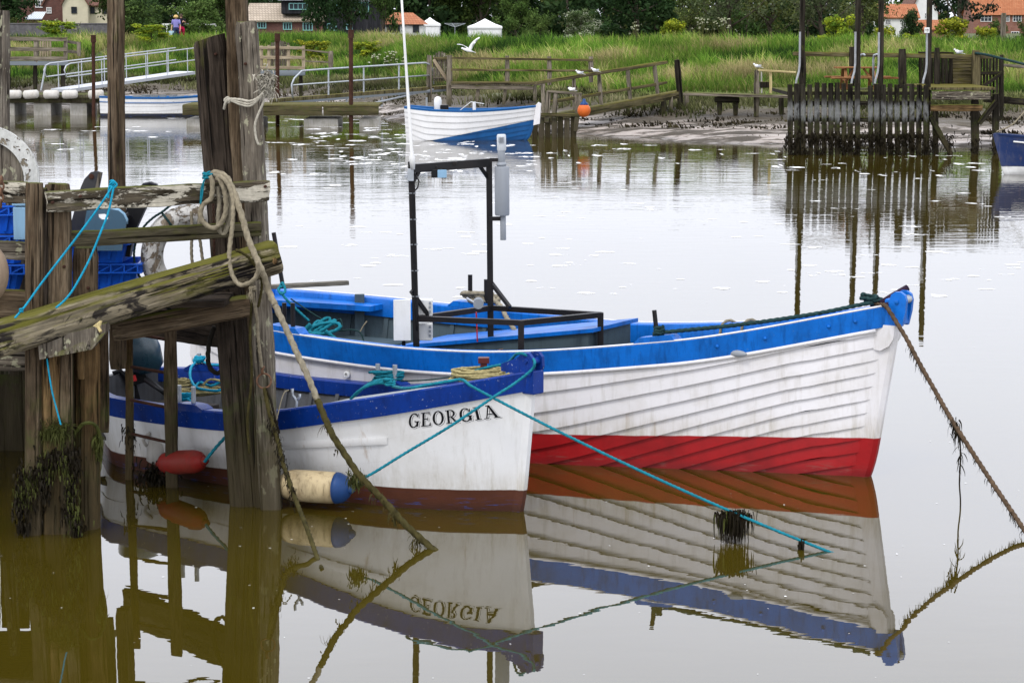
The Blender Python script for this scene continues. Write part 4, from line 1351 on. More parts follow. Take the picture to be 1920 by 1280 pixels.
# gangway
A, B = at(133, 169, 89.3), at(366, 136, 97.5)
d = (B - A); dh = V((d.x, d.y, 0)).normalized(); pv = V((-dh.y, dh.x, 0)) * .95
if pv.x > 0: pv = -pv
r = empty('gangway', A, 'white aluminium gangway with double tube handrails sloping up from the pontoon', 'gangway')
MB().prism([A - V((0, 0, .08)), B - V((0, 0, .08)), B + V((0, 0, .04)), A + V((0, 0, .04))], pv).build('deck', M['alu'], r)
for side in (0, 1):
    o = pv * side
    mb = MB()
    up1, up2 = V((0, 0, 1.02)), V((0, 0, .52))
    s0 = A + o + d * .0
    loop = [B + o + up1, s0 + up1, s0 + up1 - d * .03 - V((0, 0, .06)), s0 + up1 - d * .045 - V((0, 0, .22)), s0 + up2 - d * .03, s0 + up2, B + o + up2]
    mb.tube(loop, .024, 8)
    mb.build('handrail', M['alu'], r, smooth=True)
    for i in range(6):
        q = A + o + d * (.06 + i * .175)
        MB().tube([q, q + up1], .02, 6).build('post', M['alu'], r)
a, b = at(77, 170, Yp + .3), at(86, 122, Yp + .3)
tag(MB().tube([a, b], .035, 8).build('stay', M['galv']), 'thin leaning grey steel stay standing on the left pontoon', 'pole')
# viewing platforms on the bank
r = empty('viewing_platform', at(80, 150, 97), 'brown railed timber platform with a pale slatted panel at the far left', 'platform')
for (x, y0, y1, w_) in ((15, 68, 122, .2), (68, 70, 122, .2), (123, 71, 118, .16), (148, 79, 106, .15)):
    pxpost(r, x, y0, x, y1, 97, w_, M['far_wood'], seed=x)
for (x0, y0, x1, y1) in ((14, 73, 126, 74), (14, 92, 126, 93), (14, 110, 126, 110)): pxrail(r, x0, y0, x1, y1, 96.9, 96.9, .17, .05, M['far_wood'], seed=y0)
for (x0, y0, x1, y1) in ((124, 78, 150, 82), (124, 96, 150, 99)): pxrail(r, x0, y0, x1, y1, 97, 98.5, .13, .05, M['far_wood'], seed=y0)
for i in range(5): pxpost(r, 76 + i * 4.6, 76, 76 + i * 4.6, 109, 98.2, .08, M['far_new'], 'slat', seed=i)
pxrail(r, 12, 119, 128, 119, 96.95, 96.95, .18, .08, M['bluegrey_bd'], 'fascia')
MB().box(at(70, 116, 98.5), (2.7, 2.6, .08)).build('deck', M['far_wood'], r)
for x in (16, 66, 118): pxpost(r, x, 122, x, 172, 97.3, .17, M['far_dark'], 'leg', seed=x)
r = empty('viewing_platform', at(530, 150, 93), 'second railed timber platform with an old picket panel behind the pile cluster', 'platform')
for (x, y0, y1) in ((490, 86, 140), (504, 85, 137), (541, 85, 137), (569, 86, 142)): pxpost(r, x, y0, x, y1, 93, .13, M['far_new'], seed=x)
for y in (90, 108, 127): pxrail(r, 486, y, 571, y + .5, 92.9, 92.9, .12, .05, M['far_new'], seed=y)
for i in range(7): pxpost(r, 510 + i * 5, 76 + 3 * abs(i - 3) * .5, 510 + i * 5, 124, 94, .10, M['pier_grey'], 'picket', seed=i)
pxrail(r, 486, 137, 572, 137, 92.95, 92.95, .22, .08, M['bluegrey_bd'], 'fascia')
MB().box(at(529, 134, 94.2), (1.8, 2.3, .07)).build('deck', M['far_wood'], r)
for x in (494, 564): pxpost(r, x, 140, x, 185, 93.3, .15, M['far_dark'], 'leg', seed=x)
r = empty('post_and_rail', at(620, 125, 96), 'short brown post and rail fence running off the second platform', 'fence')
pxpost(r, 620, 96, 620, 128, 95, .2, M['far_wood'])
pxrail(r, 572, 94, 618, 99, 95, 95, .07, .05, M['far_wood']); pxrail(r, 572, 115, 618, 117, 95, 95, .07, .05, M['far_wood'])
# rust poles
for (px, y0, y1, Y, lab) in ((175, 66, 214, 86.8, 'rusty steel pile at the end of the left pontoon'), (520, 63, 232, 81.5, 'rusty steel pile beside the picket panel platform'), (658, 56, 236, 78.6, 'tallest rusty steel pile rising through the timber pontoon')):
    a, b = at(px, y1, Y) - V((0, 0, .6)), at(px, y0, Y)
    r = empty('steel_pile', a, lab, 'pile', 'rusty steel piles')
    MB().tube([a, b], .068 if px < 200 else .072, 12).build('shaft', M['rust'], r, smooth='auto')
    MB().tube([b - V((0, 0, .28)), b], .10, 12).build('cap', M['rust'], r, smooth='auto')
# timber pontoon
Yt = 78.5
r = empty('timber_pontoon', at(600, 230, Yt), 'timber pontoon with a mossy yellow edge and pale floats below the steel railed walkway', 'pontoon')
xA, xB = (345 - 960) * Yt / FPX, (711 - 960) * Yt / FPX
ztop = at(600, 196, Yt).z
for i, (a, b) in enumerate(((xA, xA + 2.6), (xA + 2.65, xA + 4.75), (xA + 4.8, xB))):
    board('fascia', (a, Yt, ztop - .2), (b, Yt, ztop - .2), .09, .34, M['far_moss'], r, i)
MB().box(((xA + xB) / 2, Yt + 1.35, ztop - .05), (xB - xA, 2.6, .08)).build('deck', M['far_moss'], r)
for a, b in ((350, 400), (455, 490), (570, 634), (674, 708)):
    x0, x1 = (a - 960) * Yt / FPX, (b - 960) * Yt / FPX
    MB().box(((x0 + x1) / 2, Yt + 1.3, .02), (x1 - x0, 2.2, .5)).build('float', M['float'], r)
# steel railed walkway
Y0, Y1 = 80.5, 86.0
def wk(px, py): return at(px, py, Y0 + (Y1 - Y0) * (px - 505) / 335)
r = empty('walkway', wk(505, 190), 'walkway with a grey tube handrail rising from the timber pontoon to the gate', 'walkway')
a, b = wk(505, 187), wk(838, 161)
MB().prism([a, b, b - V((0, 0, .12)), a - V((0, 0, .12))], (0, 1.1, 0)).build('deck', M['far_moss'], r)
MB().prism([a - V((0, .02, .12)), b - V((0, .02, .12)), b - V((0, .02, .20)), a - V((0, .02, .20))], (0, .08, 0)).build('edge_beam', M['bluegrey_bd'], r)
MB().tube([wk(549, 187), wk(547, 158), wk(552, 147), wk(566, 133), wk(600, 130.5), wk(797, 118), wk(806, 121), wk(812, 133), wk(813, 158)], .032, 8).build('handrail', M['galv'], r, smooth=True)
MB().tube([wk(548, 160), wk(811, 141)], .026, 8).build('mid_rail', M['galv'], r, smooth=True)
for x, y0, y1 in ((616, 130, 186), (682, 126, 181), (748, 121, 174)): MB().tube([wk(x, y0), wk(x, y1 + 6)], .03, 8).build('post', M['galv'], r)
MB().tube([wk(690, 196), wk(812, 168)], .04, 6).build('brace', M['galv'], r)
for x in (650, 716, 800): MB().tube([wk(x, 183), wk(x, 200)], .04, 6).build('leg', M['galv'], r)
# gate
Yg = 85.5
r = empty('gate', at(826, 160, Yg), 'grey picket gate with arched top and diagonal brace between two posts', 'gate')
pxpost(r, 805, 104, 805, 192, Yg, .19, M['far_wood'], seed=3); pxpost(r, 843, 104, 842, 200, Yg - .3, .21, M['far_wood'], seed=4)
for i in range(6):
    x = 814 + i * 4.8
    pxpost(r, x, 97 + 1.1 * (i - 2.5) ** 2, x, 152, Yg, .085, M['pier_grey'], 'picket', seed=i)
pxrail(r, 812, 110, 840, 110, Yg - .08, Yg - .08, .1, .05, M['far_moss'], 'cross_rail'); pxrail(r, 812, 146, 840, 146, Yg - .08, Yg - .08, .08, .05, M['far_wood'], 'cross_rail')
pxrail(r, 813, 112, 838, 150, Yg - .14, Yg - .14, .12, .05, M['far_new'], 'brace')
# fenced staging right of the gate
Yf = 85.0
r = empty('staging', at(980, 165, Yf), 'timber staging with a two rail fence leading right from the gate', 'staging')
for (x, y0, y1) in ((951, 105, 165), (1030, 106, 160), (1108, 106, 155)): pxpost(r, x, y0, x, y1, Yf, .17, M['far_wood'], seed=x)
for (y0, y1) in ((109, 113), (131, 133)): pxrail(r, 846, y0, 1112, y1, Yf - .1, Yf - .1, .08, .05, M['far_moss'], seed=y0)
pxrail(r, 846, 155, 1012, 156, Yf - .15, Yf - .15, .09, .14, M['far_moss'], 'deck_edge'); pxrail(r, 846, 163, 1000, 165, Yf - .1, Yf - .1, .16, .1, M['far_wood'], 'beam')
MB().box(at(930, 158, Yf + .6), (3.4, 1.2, .06)).build('deck', M['far_wood'], r)
for (x0, y0, x1, y1) in ((897, 160, 893, 199), (948, 166, 944, 196), (1003, 160, 1003, 190)): pxpost(r, x0, y0, x1, y1, Yf, .13, M['far_wood'], 'leg', seed=x0)
# ramp
def rp_(px, py): return at(px, py, 73.6 + (px - 1000) / 270 * 4.5)
def rpost(r, x0, y0, x1, y1, w_, mat, name='post'): return board(name, rp_(x1, y1), rp_(x0, y0), w_, w_, mat, r, x0, up=V((0, 1, 0)))
r = empty('ramp', rp_(1030, 230), 'mossy timber ramp with a handrail rising to the right from the landing', 'ramp')
board('handrail', rp_(1004, 156), rp_(1250, 117), .10, .11, M['far_moss'], r, 1); board('mid_rail', rp_(1016, 194), rp_(1250, 155), .07, .10, M['far_moss'], r, 2)
a, b = rp_(1010, 221), rp_(1276, 172)
board('stringer', a + V((0, 0, -.1)), b + V((0, 0, -.1)), .10, .24, M['far_moss'], r, 3)
MB().prism([a + V((0, .02, .03)), b + V((0, .02, .03)), b + V((0, .02, -.03)), a + V((0, .02, -.03))], (0, 1.1, 0)).build('deck', M['far_moss'], r)
for (x0, y0, x1, y1) in ((1018, 157, 1020, 215), (1076, 148, 1078, 208), (1123, 140, 1127, 196), (1177, 131, 1182, 186), (1227, 122, 1233, 176)): rpost(r, x0, y0, x1, y1, .14, M['far_wood'])
for (x0, y0, x1, y1, w_) in ((1269, 112, 1279, 228, .2), (1244, 186, 1244, 232, .19), (1258, 182, 1258, 228, .13), (1287, 172, 1288, 226, .14)): rpost(r, x0, y0, x1, y1, w_, M['far_dark'] if w_ > .15 else M['far_wood'], 'pile')
Yl = 71.3
r = empty('landing', at(1050, 240, Yl), 'small mossy plank landing at the water end of the ramp', 'landing')
for (x0, y0, x1, y1) in ((1029, 170, 1025, 230), (1042, 175, 1039, 222), (1087, 178, 1079, 246)): pxpost(r, x0, y0, x1, y1, Yl, .14, M['far_wood'], seed=x0)
pxrail(r, 1027, 171, 1091, 176, Yl - .05, Yl - .05, .09, .1, M['far_wood'], 'top_rail')
for i in range(7): pxpost(r, 1003 + i * 12, 219 + (i % 3), 1003 + i * 12, 262, Yl + .1, .18, M['far_wood'] if i % 2 else M['far_dark'], 'plank', seed=i)
pxrail(r, 1000, 215, 1088, 216, Yl, Yl, .1, .2, M['far_moss'], 'deck_edge')
c = at(1095, 207, Yl - .25)
r = empty('mooring_buoy', c, 'round orange mooring buoy with a blue top hanging at the landing', 'buoy')
MB().ellipsoid(c, .205, .205, .215).build('ball', M['orange'], r, smooth=True)
MB().lathe(c + V((0, 0, .15)), (0, 0, 1), [(.14, 0), (.11, .07), (.05, .13), (.045, .2)], 12).build('top', M['blue_cap'], r, smooth=True)
tag(rope('rope', [c + V((0, 0, .33)), at(1088, 190, Yl - .1), at(1086, 178, Yl - .08)], .014, M['rope_grey']), 'short rope holding the orange buoy to the landing post', 'rope')
# low walkway to the right
Yw = 76.0
r = empty('low_walkway', at(1380, 200, Yw), 'low dark plank walkway on short legs across the mud', 'walkway')
pxrail(r, 1285, 176, 1482, 181, Yw, Yw - 1, .1, .7, M['far_wood'], 'deck'); pxrail(r, 1340, 187, 1386, 188, Yw - .4, Yw - .4, .2, .12, M['far_dark'], 'beam')
for x in (1349, 1379, 1465): pxpost(r, x, 180, x, 216, Yw - .3, .16, M['far_dark'], 'leg', seed=x)
r = empty('step_rail', at(1418, 215, Yw - .6), 'tall post with a yellowish handrail and a little dark box on the low walkway', 'railing')
pxpost(r, 1419, 131, 1418, 219, Yw - .6, .17, M['far_wood']); pxpost(r, 1445, 135, 1445, 175, Yw - .6, .09, M['yellow_wd']); pxpost(r, 1428, 135, 1428, 175, Yw - .5, .05, M['white_old'])
pxrail(r, 1421, 132, 1492, 136, Yw - .7, Yw - .7, .07, .07, M['yellow_wd'], 'rail')
MB().box(at(1435, 159, Yw - .4), (.36, .3, .2)).build('box', M['far_dark'], r)

# ------------------------------------------------------------------ right jetty
Yj = 62.0
kj = Yj / FPX
r = empty('jetty', at(1610, 285, Yj), 'dark timber jetty with a fender of upright planks and four tall piles', 'jetty')
xs_ = [1482, 1493, 1506, 1519, 1532, 1545, 1558, 1570, 1582, 1595, 1608, 1632, 1644, 1656, 1669, 1682, 1696, 1710, 1723, 1737]
for i, x in enumerate(xs_):
    y0 = 157 + random.uniform(-2, 2) + (2 if i > 10 else 0)
    pxpost(r, x + random.uniform(-1, 1), y0, x + random.uniform(-1.5, 1.5), 296, Yj + random.uniform(-.04, .04), .138, M['fence_plank'], 'plank', seed=i, d_=.07)
for (xt, xb) in ((1506, 1501), (1609.5, 1607), (1653, 1650), (1744.5, 1737)):
    po = pxpost(r, xt, -70, xb, 300, Yj + .28, .135, M['far_dark'], 'tall_pile', seed=xt)
    xo = {1506: 1500, 1609.5: 1604, 1653: 1648, 1744.5: 1738}[xt]
    ty = {1506: 60, 1609.5: 60, 1653: 61, 1744.5: 62}[xt]
    MB().tube([at(xo, ty, Yj + .2), at(xo - .5, 120, Yj + .2), at(xo - 2.2, 135, Yj + .17), at(xo - 6.5, 150, Yj + .1), at(xo - 7.5, 157, Yj + .1)], .030, 6).build('rubbing_strip', M['strip_grey'], po)
    if xt == 1744.5:
        c = at(1738, 57, Yj + .1)
        sg = MB(); sg.box(c, (.135, .02, .145)); so = sg.build('number_sign', M['white_pl'], po)
        mb = MB()
        u = .135 / 9
        def bar(x, z, w_, h_): mb.box(c + V((x * u, -.014, z * u)), (w_ * u, .008, h_ * u))
        bar(-1.9, 0, .75, 4.0); bar(-2.4, 1.5, .6, .6)
        bar(1.3, 1.7, 2.2, .6); bar(.5, .95, .6, 1.5); bar(2.1, .0, .6, 3.6); bar(1.3, .2, 2.2, .55); bar(1.2, -1.7, 2.2, .6)
        mb.build('number', M['black_ink'], so)
zd = at(1800, 169, Yj).z
xa, xb = (1476 - 960) * kj, (1743 - 960) * kj
MB().box(((xa + xb) / 2, Yj + 2.2, zd - .10), (xb - xa, 3.6, .10)).build('deck', M['far_dark'], r)
for i in range(3): board('waling', (xa, Yj + .12, zd - .35 - i * .45), (xb, Yj + .12, zd - .35 - i * .45), .08, .12, M['far_dark'], r, i)
xc = (1858 - 960) * kj
MB().box(((xb + xc) / 2, Yj + 1.9, zd + .035), (xc - xb + .1, 3.8, .07)).build('side_deck', M['far_moss'], r)
board('deck_beam', (xb, Yj - .02, zd - .14), (xc - .1, Yj - .02, zd - .14), .12, .24, M['pier_grey'], r, 5)
p = at(1745, 203, Yj - .12); q = at(1842, 202, Yj - .12)
board('rust_beam', p, q, .14, .19, M['pier_brown'], r, 6)
for (x, y0, y1, w_) in ((1754, 196, 292, .15), (1828, 180, 292, .2), (1867, 176, 292, .17)): pxpost(r, x, y0, x, y1, Yj + .25, w_, M['far_dark'], 'leg', seed=x)
for (x0, y0, x1, y1) in ((1744, 219, 1784, 290), (1868, 190, 1836, 232)): pxrail(r, x0, y0, x1, y1, Yj + .1, Yj + .1, .14, .12, M['far_dark'], 'brace')
Yr = 65.2
pxrail(r, 1487, 101, 1862, 107, Yr, Yr, .12, .08, M['far_moss'], 'back_rail')
for (x, y0, y1, w_) in ((1507, 98, 160, .12), (1597, 88, 162, .15), (1692, 92, 165, .21), (1757, 90, 165, .15), (1830, 95, 170, .22)): pxpost(r, x, y0, x, y1, Yr - .1, w_, M['far_dark'] if x < 1800 else M['far_moss'], 'back_post', seed=x)
for x in (1614, 1640):
    MB().tube([at(x - 2.5, 160, Yj + .55), at(x - 2.5, 112, Yj + .55), at(x - 1, 104, Yj + .5), at(x + 5, 102, Yj + .35), at(x + 8, 104, Yj + .3)], .03, 8).build('grab_rail', M['galv'], r, smooth=True)
# weed along the foot of the fender planks
mb = MB(); rr = random.Random(3)
for x in range(1474, 1745, 3):
    weed_geo(mb, at(x + rr.uniform(-2, 2), rr.uniform(252, 287), Yj - .09), 26, (.04, .05, .09), .11, .018, rr)
for x in (1754, 1828, 1867, 1780):
    weed_geo(mb, at(x, 272, Yj + .15), 110, (.07, .10, .18), .12, .018, rr)
tag(mb.build('seaweed', M['weed']), 'dark seaweed skirt hanging on the feet of the jetty planks', 'seaweed', kind='stuff')
# screens on the jetty
Ys = 65.6
r = empty('screen', at(1770, 166, Ys), 'black boarded screen with a mossy louvred panel standing on the jetty', 'screen')
for i in range(9):
    x = 1726 + i * 6.9
    pxpost(r, x, 99 + (i % 2), x, 168, Ys, .098, M['far_dark'], 'board', seed=i, d_=.03)
pxrail(r, 1722, 99, 1788, 100, Ys - .05, Ys - .05, .07, .06, M['far_dark'], 'cap_rail')
for i in range(9):
    y = 113 + i * 6.1
    o = board('louvre', at(1786, y, Ys), at(1822, y, Ys), .03, .085, M['far_moss'], r, i)
pxpost(r, 1785, 108, 1785, 168, Ys - .02, .05, M['far_dark'], 'frame_post'); pxpost(r, 1823, 108, 1823, 168, Ys - .02, .05, M['far_dark'], 'frame_post')
MB().box(at(1804, 138, Ys + .1), (.62, .02, .85)).build('backing', M['far_dark'], r)
r = empty('slatted_gate', at(1857, 180, Ys), 'black slatted gate with diagonal brace at the shore end of the jetty', 'gate')
for i in range(7): pxpost(r, 1839 + i * 6, 106 + (i % 2), 1839 + i * 6, 180, Ys - .4, .07, M['far_dark'], 'slat', seed=i, d_=.03)
pxrail(r, 1837, 137, 1878, 137, Ys - .46, Ys - .46, .1, .05, M['far_dark'], 'cross_rail'); pxrail(r, 1838, 165, 1876, 140, Ys - .5, Ys - .5, .1, .05, M['far_dark'], 'brace')
pxpost(r, 1878, 103, 1878, 225, Ys - .4, .11, M['far_dark'], 'gate_post')
r = empty('gangplank', at(1900, 195, 67), 'dark railed gangplank leading off the jetty to the right', 'walkway')
pxrail(r, 1870, 187, 1990, 196, 66, 68, .18, 1.0, M['far_dark'], 'deck'); pxrail(r, 1878, 122, 1990, 131, 66, 68, .09, .07, M['far_wood'], 'rail'); pxpost(r, 1978, 120, 1978, 196, 67.8, .12, M['far_wood'])
tag(rope('rope', [at(1828, 100, Ys - .6), at(1850, 103, Ys - .8), at(1890, 113, 64), at(1935, 124, 62)], .035, M['rope_green']), 'dark blue rope slung from the jetty post to the right', 'rope')
# picnic table
def picnic():
    c = at(1610, 160, 64.4); c.z = zd - .05
    r = empty('picnic_table', c, 'orange brown wooden picnic table with fixed benches on the jetty', 'picnic table')
    x0, x1 = (1562 - 960) * 64.4 / FPX, (1641 - 960) * 64.4 / FPX
    zt, zb = c.z + .60, c.z + .33
    for i in range(4): board('top_plank', (x0, 64.15 + i * .17, zt), (x1, 64.15 + i * .17, zt), .15, .04, M['teak'], r, i)
    x2, x3 = (1549 - 960) * 64.4 / FPX, (1672 - 960) * 64.4 / FPX
    for y in (63.75, 65.05): board('bench', (x2, y, zb), (x3, y, zb), .22, .05, M['teak'], r, 7)
    for x in (x0 + .25, x1 - .15):
        for s_ in (-1, 1):
            board('leg', (x + .0, 64.4 + s_ * .55, c.z), (x, 64.4 + s_ * .2, zt - .03), .08, .06, M['teak'], r, 9)
        board('cross_bar', (x, 63.7, zb - .05), (x, 65.1, zb - .05), .06, .08, M['teak'], r, 10)
    for s_, xx in ((1, x0 + .25), (-1, x1 - .15)):
        board('brace', (xx - s_ * .12, 64.0, c.z), (xx + s_ * .25, 64.3, zt - .03), .07, .06, M['teak'], r, 12)
picnic()

# ------------------------------------------------------------------ gulls
def gull(px, py, Y, label, face=1, fly=False, tilt=0.0):
    c = at(px, py, Y)
    r = empty('gull', c, label, 'gull', 'black-headed gulls')
    r.scale = (.68, .68, .68) if not fly else (.86, .86, .86)
    mb = MB()
    k = .9
    if fly:
        mb.lathe(c + V((-.2, 0, .05)), (1, .1, -.3), [(.005, 0), (.035, .03), (.05, .1), (.062, .2), (.05, .3), (.02, .4), (.012, .46)], 10)
        mb.build('body', M['gull_white'], r, smooth=True)
        for s_, e, h in ((1, .48, .42), (-1, -.42, .16)):
            w = MB()
            a = c + V((.02, 0, .04))
            rows = []
            for f in (0, .25, .5, .75, 1):
                p = a + V((e * f * (.85 if s_ > 0 else 1), -.15 * s_ * math.sin(f * 2), h * f ** .8 + .05 * math.sin(f * 3)))
                ch = .11 * (1 - .7 * f ** 2)
                rows.append([p + V((-ch * .2, ch * .2, .0)), p + V((0, 0, .012)), p + V((ch, -ch * .3, -ch * .45)), p + V((0, 0, -.012))])
            w.grid(rows, closed=True)
            w.build('wing', M['gull_white'], r, smooth=True)
        MB().ellipsoid(c + V((-.2, 0, .06)), .045, .034, .034).build('head', M['gull_white'], r, smooth=True)
        MB().lathe(c + V((-.235, 0, .06)), (-1, 0, .05), [(.012, 0), (.007, .03), (.002, .055)], 6).build('beak', M['rust'], r)
        t = MB(); t.prism([c + V((.17, 0, -.06)), c + V((.29, .07, -.12)), c + V((.30, -.07, -.10))], (0, 0, .01)); t.build('tail', M['gull_white'], r)
        return
    f = face
    b = c + V((0, 0, .13))
    mb.lathe(b + V((f * .15, 0, .07)), V((-f, 0, -.34)), [(.01, 0), (.045, .03), (.068, .09), (.07, .16), (.05, .24), (.022, .31), (.008, .37)], 12)
    mb.build('body', M['gull_white'], r, smooth=True)
    for s_ in (-1, 1):
        MB().ellipsoid(b + V((-f * .05, s_ * .055, .015)), .15, .02, .05, Matrix.Rotation(f * .30, 3, 'Y')).build('wing', M['gull_grey'] if tilt == 0 else M['gull_white'], r, smooth=True)
        MB().tube([b + V((f * .02, s_ * .025, -.05)), b + V((f * .02, s_ * .025, -.13))], .006, 5).build('leg', M['rust'], r)
    MB().ellipsoid(b + V((f * .16, 0, .115)), .047, .038, .04).build('head', M['gull_dark'] if tilt == 1 else M['gull_white'], r, smooth=True)
    MB().lathe(b + V((f * .20, 0, .112)), (f, 0, -.12), [(.012, 0), (.008, .025), (.002, .05)], 6).build('beak', M['rust'], r)
    MB().prism([b + V((-f * .17, -.03, -.035)), b + V((-f * .28, -.035, -.075)), b + V((-f * .28, .035, -.075)), b + V((-f * .17, .03, -.035))], (0, 0, .012)).build('tail', M['gull_white'], r)
gull(1087, 142.5, 74.8, 'gull perched on the ramp handrail, left one of the pair', -1)
gull(1116, 138, 75.3, 'gull perched on the ramp handrail, right one of the pair', -1)
gull(1071, 173.5, 71.25, 'dark headed gull perched on the landing rail above the orange buoy', -1, tilt=1)
gull(1420, 130, 75.4, 'gull sitting on top of the post at the yellowish handrail', -1)
gull(1797, 104.5, 65.2, 'gull sitting on the back rail of the jetty by the louvred panel', -1)
gull(877, 94, 74, 'white gull flying with raised wings over the staging fence', fly=True)
# ------------------------------------------------------------------ boats
def pchip(x, y, xi):
    x, y, xi = np.asarray(x, float), np.asarray(y, float), np.atleast_1d(np.asarray(xi, float))
    h = np.diff(x); d = np.diff(y) / h
    m = np.zeros_like(y)
    for i in range(1, len(x) - 1):
        if d[i - 1] * d[i] > 0:
            w1 = 2 * h[i] + h[i - 1]; w2 = h[i] + 2 * h[i - 1]
            m[i] = (w1 + w2) / (w1 / d[i - 1] + w2 / d[i])
    m[0], m[-1] = d[0], d[-1]
    k = np.clip(np.searchsorted(x, xi) - 1, 0, len(x) - 2)
    t = (xi - x[k]) / h[k]
    return (1 + 2 * t) * (1 - t) ** 2 * y[k] + t * (1 - t) ** 2 * h[k] * m[k] + t * t * (3 - 2 * t) * y[k + 1] + t * t * (t - 1) * h[k] * m[k + 1]
def sst(a, b, x):
    t = min(max((x - a) / (b - a), 0), 1)
    return t * t * (3 - 2 * t)
KU = [0, .2, .4, .6, .8, .92, 1.]
KZ = [0, .25, .5, .75, 1.]
class Hull:
    """local frame: x towards the bow, origin at the waterline of the stem, z up"""
    def __init__(s, P, bow, keel=.35, forefoot=.35):
        s.psi, s.L, s.rake = P[:3]
        s.b = list(P[3:9]) + [.03]; s.w = list(P[9:15]) + [.02]; s.z = list(P[15:20])
        s.keel, s.ff = keel, forefoot
        s.M = Matrix.Translation(V((bow[0], bow[1], 0))) @ Matrix.Rotation(s.psi, 4, 'Z')
        s.cache = {}
    def zs(s, u): return float(pchip(KZ, s.z, u)[0])
    def beam(s, u): return float(pchip(KU, s.b, u)[0])
    def stem_x(s, z):
        x = s.rake * z / s.z[-1] if z > 0 else s.rake * z / s.z[-1]
        if z < .25: x -= s.ff * ((.25 - z) / (.25 + s.keel)) ** 2.2
        return x
    def section(s, u):
        u = round(u, 4)
        if u in s.cache: return s.cache[u]
        b, w_, zs = s.beam(u), float(pchip(KU, s.w, u)[0]), s.zs(u)
        k = s.keel
        pts = []
        for i in range(21):
            a = math.pi / 2 * i / 20
            pts.append((w_ * math.sin(a) ** .85, -k * math.cos(a) ** 1.1))
        for i in range(1, 25):
            t = i / 24
            c = (w_ + (b - w_) * .42, zs * .45)
            pts.append(((1 - t) ** 2 * w_ + 2 * t * (1 - t) * c[0] + t * t * b, 2 * t * (1 - t) * c[1] + t * t * zs))
        p = np.array(pts)
        g = np.r_[0, np.cumsum(np.hypot(*np.diff(p, axis=0).T))]
        s.cache[u] = (p, g / g[-1], g[-1])
        return s.cache[u]
    def pt(s, u, f, side=-1, off=0.0):
        """f 0 keel .. 1 sheer ; off = outward offset"""
        p, g, T = s.section(u)
        y, z = np.interp(f, g, p[:, 0]), np.interp(f, g, p[:, 1])
        y2, z2 = np.interp(min(f + .02, 1), g, p[:, 0]), np.interp(min(f + .02, 1), g, p[:, 1])
        y1, z1 = np.interp(max(f - .02, 0), g, p[:, 0]), np.interp(max(f - .02, 0), g, p[:, 1])
        ty, tz = y2 - y1, z2 - z1
        n = math.hypot(ty, tz) or 1
        y += off * tz / n; z -= off * ty / n
        return s.loc(u, y, z, side)
    def loc(s, u, y, z, side=-1):
        x0 = s.stem_x(z)
        sh = u ** 1.0
        lin = u * (s.L + s.rake * max(z, 0) / s.z[-1]) - s.L
        x = lin + (x0 - s.rake * max(z, 0) / s.z[-1]) * sst(.55, 1.0, u)
        return V((x, side * y, z))
    def fz(s, u, z):
        """girth fraction at height z"""
        p, g, T = s.section(u)
        return float(np.interp(z, p[:, 1], g))
    def yz(s, u, z):
        p, g, T = s.section(u)
        return float(np.interp(z, p[:, 1], p[:, 0]))
    def W(s, v): return s.M @ V(v)
    def gun(s, px, side, dz=0.0, inset=0.0):
        lo, hi = 0.0, 1.0
        for _ in range(40):
            m = (lo + hi) / 2
            q = proj(s.W(s.loc(m, s.beam(m), s.zs(m), side)))
            if q[0] < px: lo = m
            else: hi = m
        return s.W(s.loc(lo, s.beam(lo) - inset, s.zs(lo) + dz, side)), lo
    def planked(s, name, mat, parent, n=13, lap=.02, fade=None, nu=64, top=1.0, kink=True, warp=1.0):
        mb = MB()
        fade = fade or (lambda u: 1.0)
        us = [i / nu for i in range(nu + 1)]
        us = [1 - (1 - u) ** 1.15 for u in us]
        rr = random.Random(4)
        for side in (-1, 1):
            for k in range(n):
                uk = rr.uniform(.90, .955)
                f0, f1 = k / n * top, (k + 1) / n * top
                lip, low, mid, up = [], [], [], []
                for u in us:
                    e_ = 1 + (warp - 1) * (1 - sst(.42, 1.0, u)); f0, f1 = (k / n) ** e_ * top, ((k + 1) / n) ** e_ * top
                    t = lap * fade(u) * (1 - .75 * sst(.96, 1.0, u))
                    j = (.0075 * (sst(uk - .012, uk + .012, u)) if kink and k else 0) * (1 - sst(.985, 1, u))
                    j1 = j if k < n - 1 else 0
                    lip.append(s.pt(u, f0 - j, side, -.004))
                    low.append(s.pt(u, f0 - j, side, t))
                    mid.append(s.pt(u, (f0 + f1) / 2, side, t * .6))
                    up.append(s.pt(u, f1 - j1, side, .001))
                o = side > 0
                mb.grid([lip, low] if o else [low, lip])
                mb.grid([low, mid, up] if o else [up, mid, low])
        # transom
        rows = [[s.pt(0, f / 16, -1), s.pt(0, f / 16, 1)] for f in range(17)]
        mb.grid(rows)
        return mb.build(name, mat, parent, smooth='auto', M=s.M)
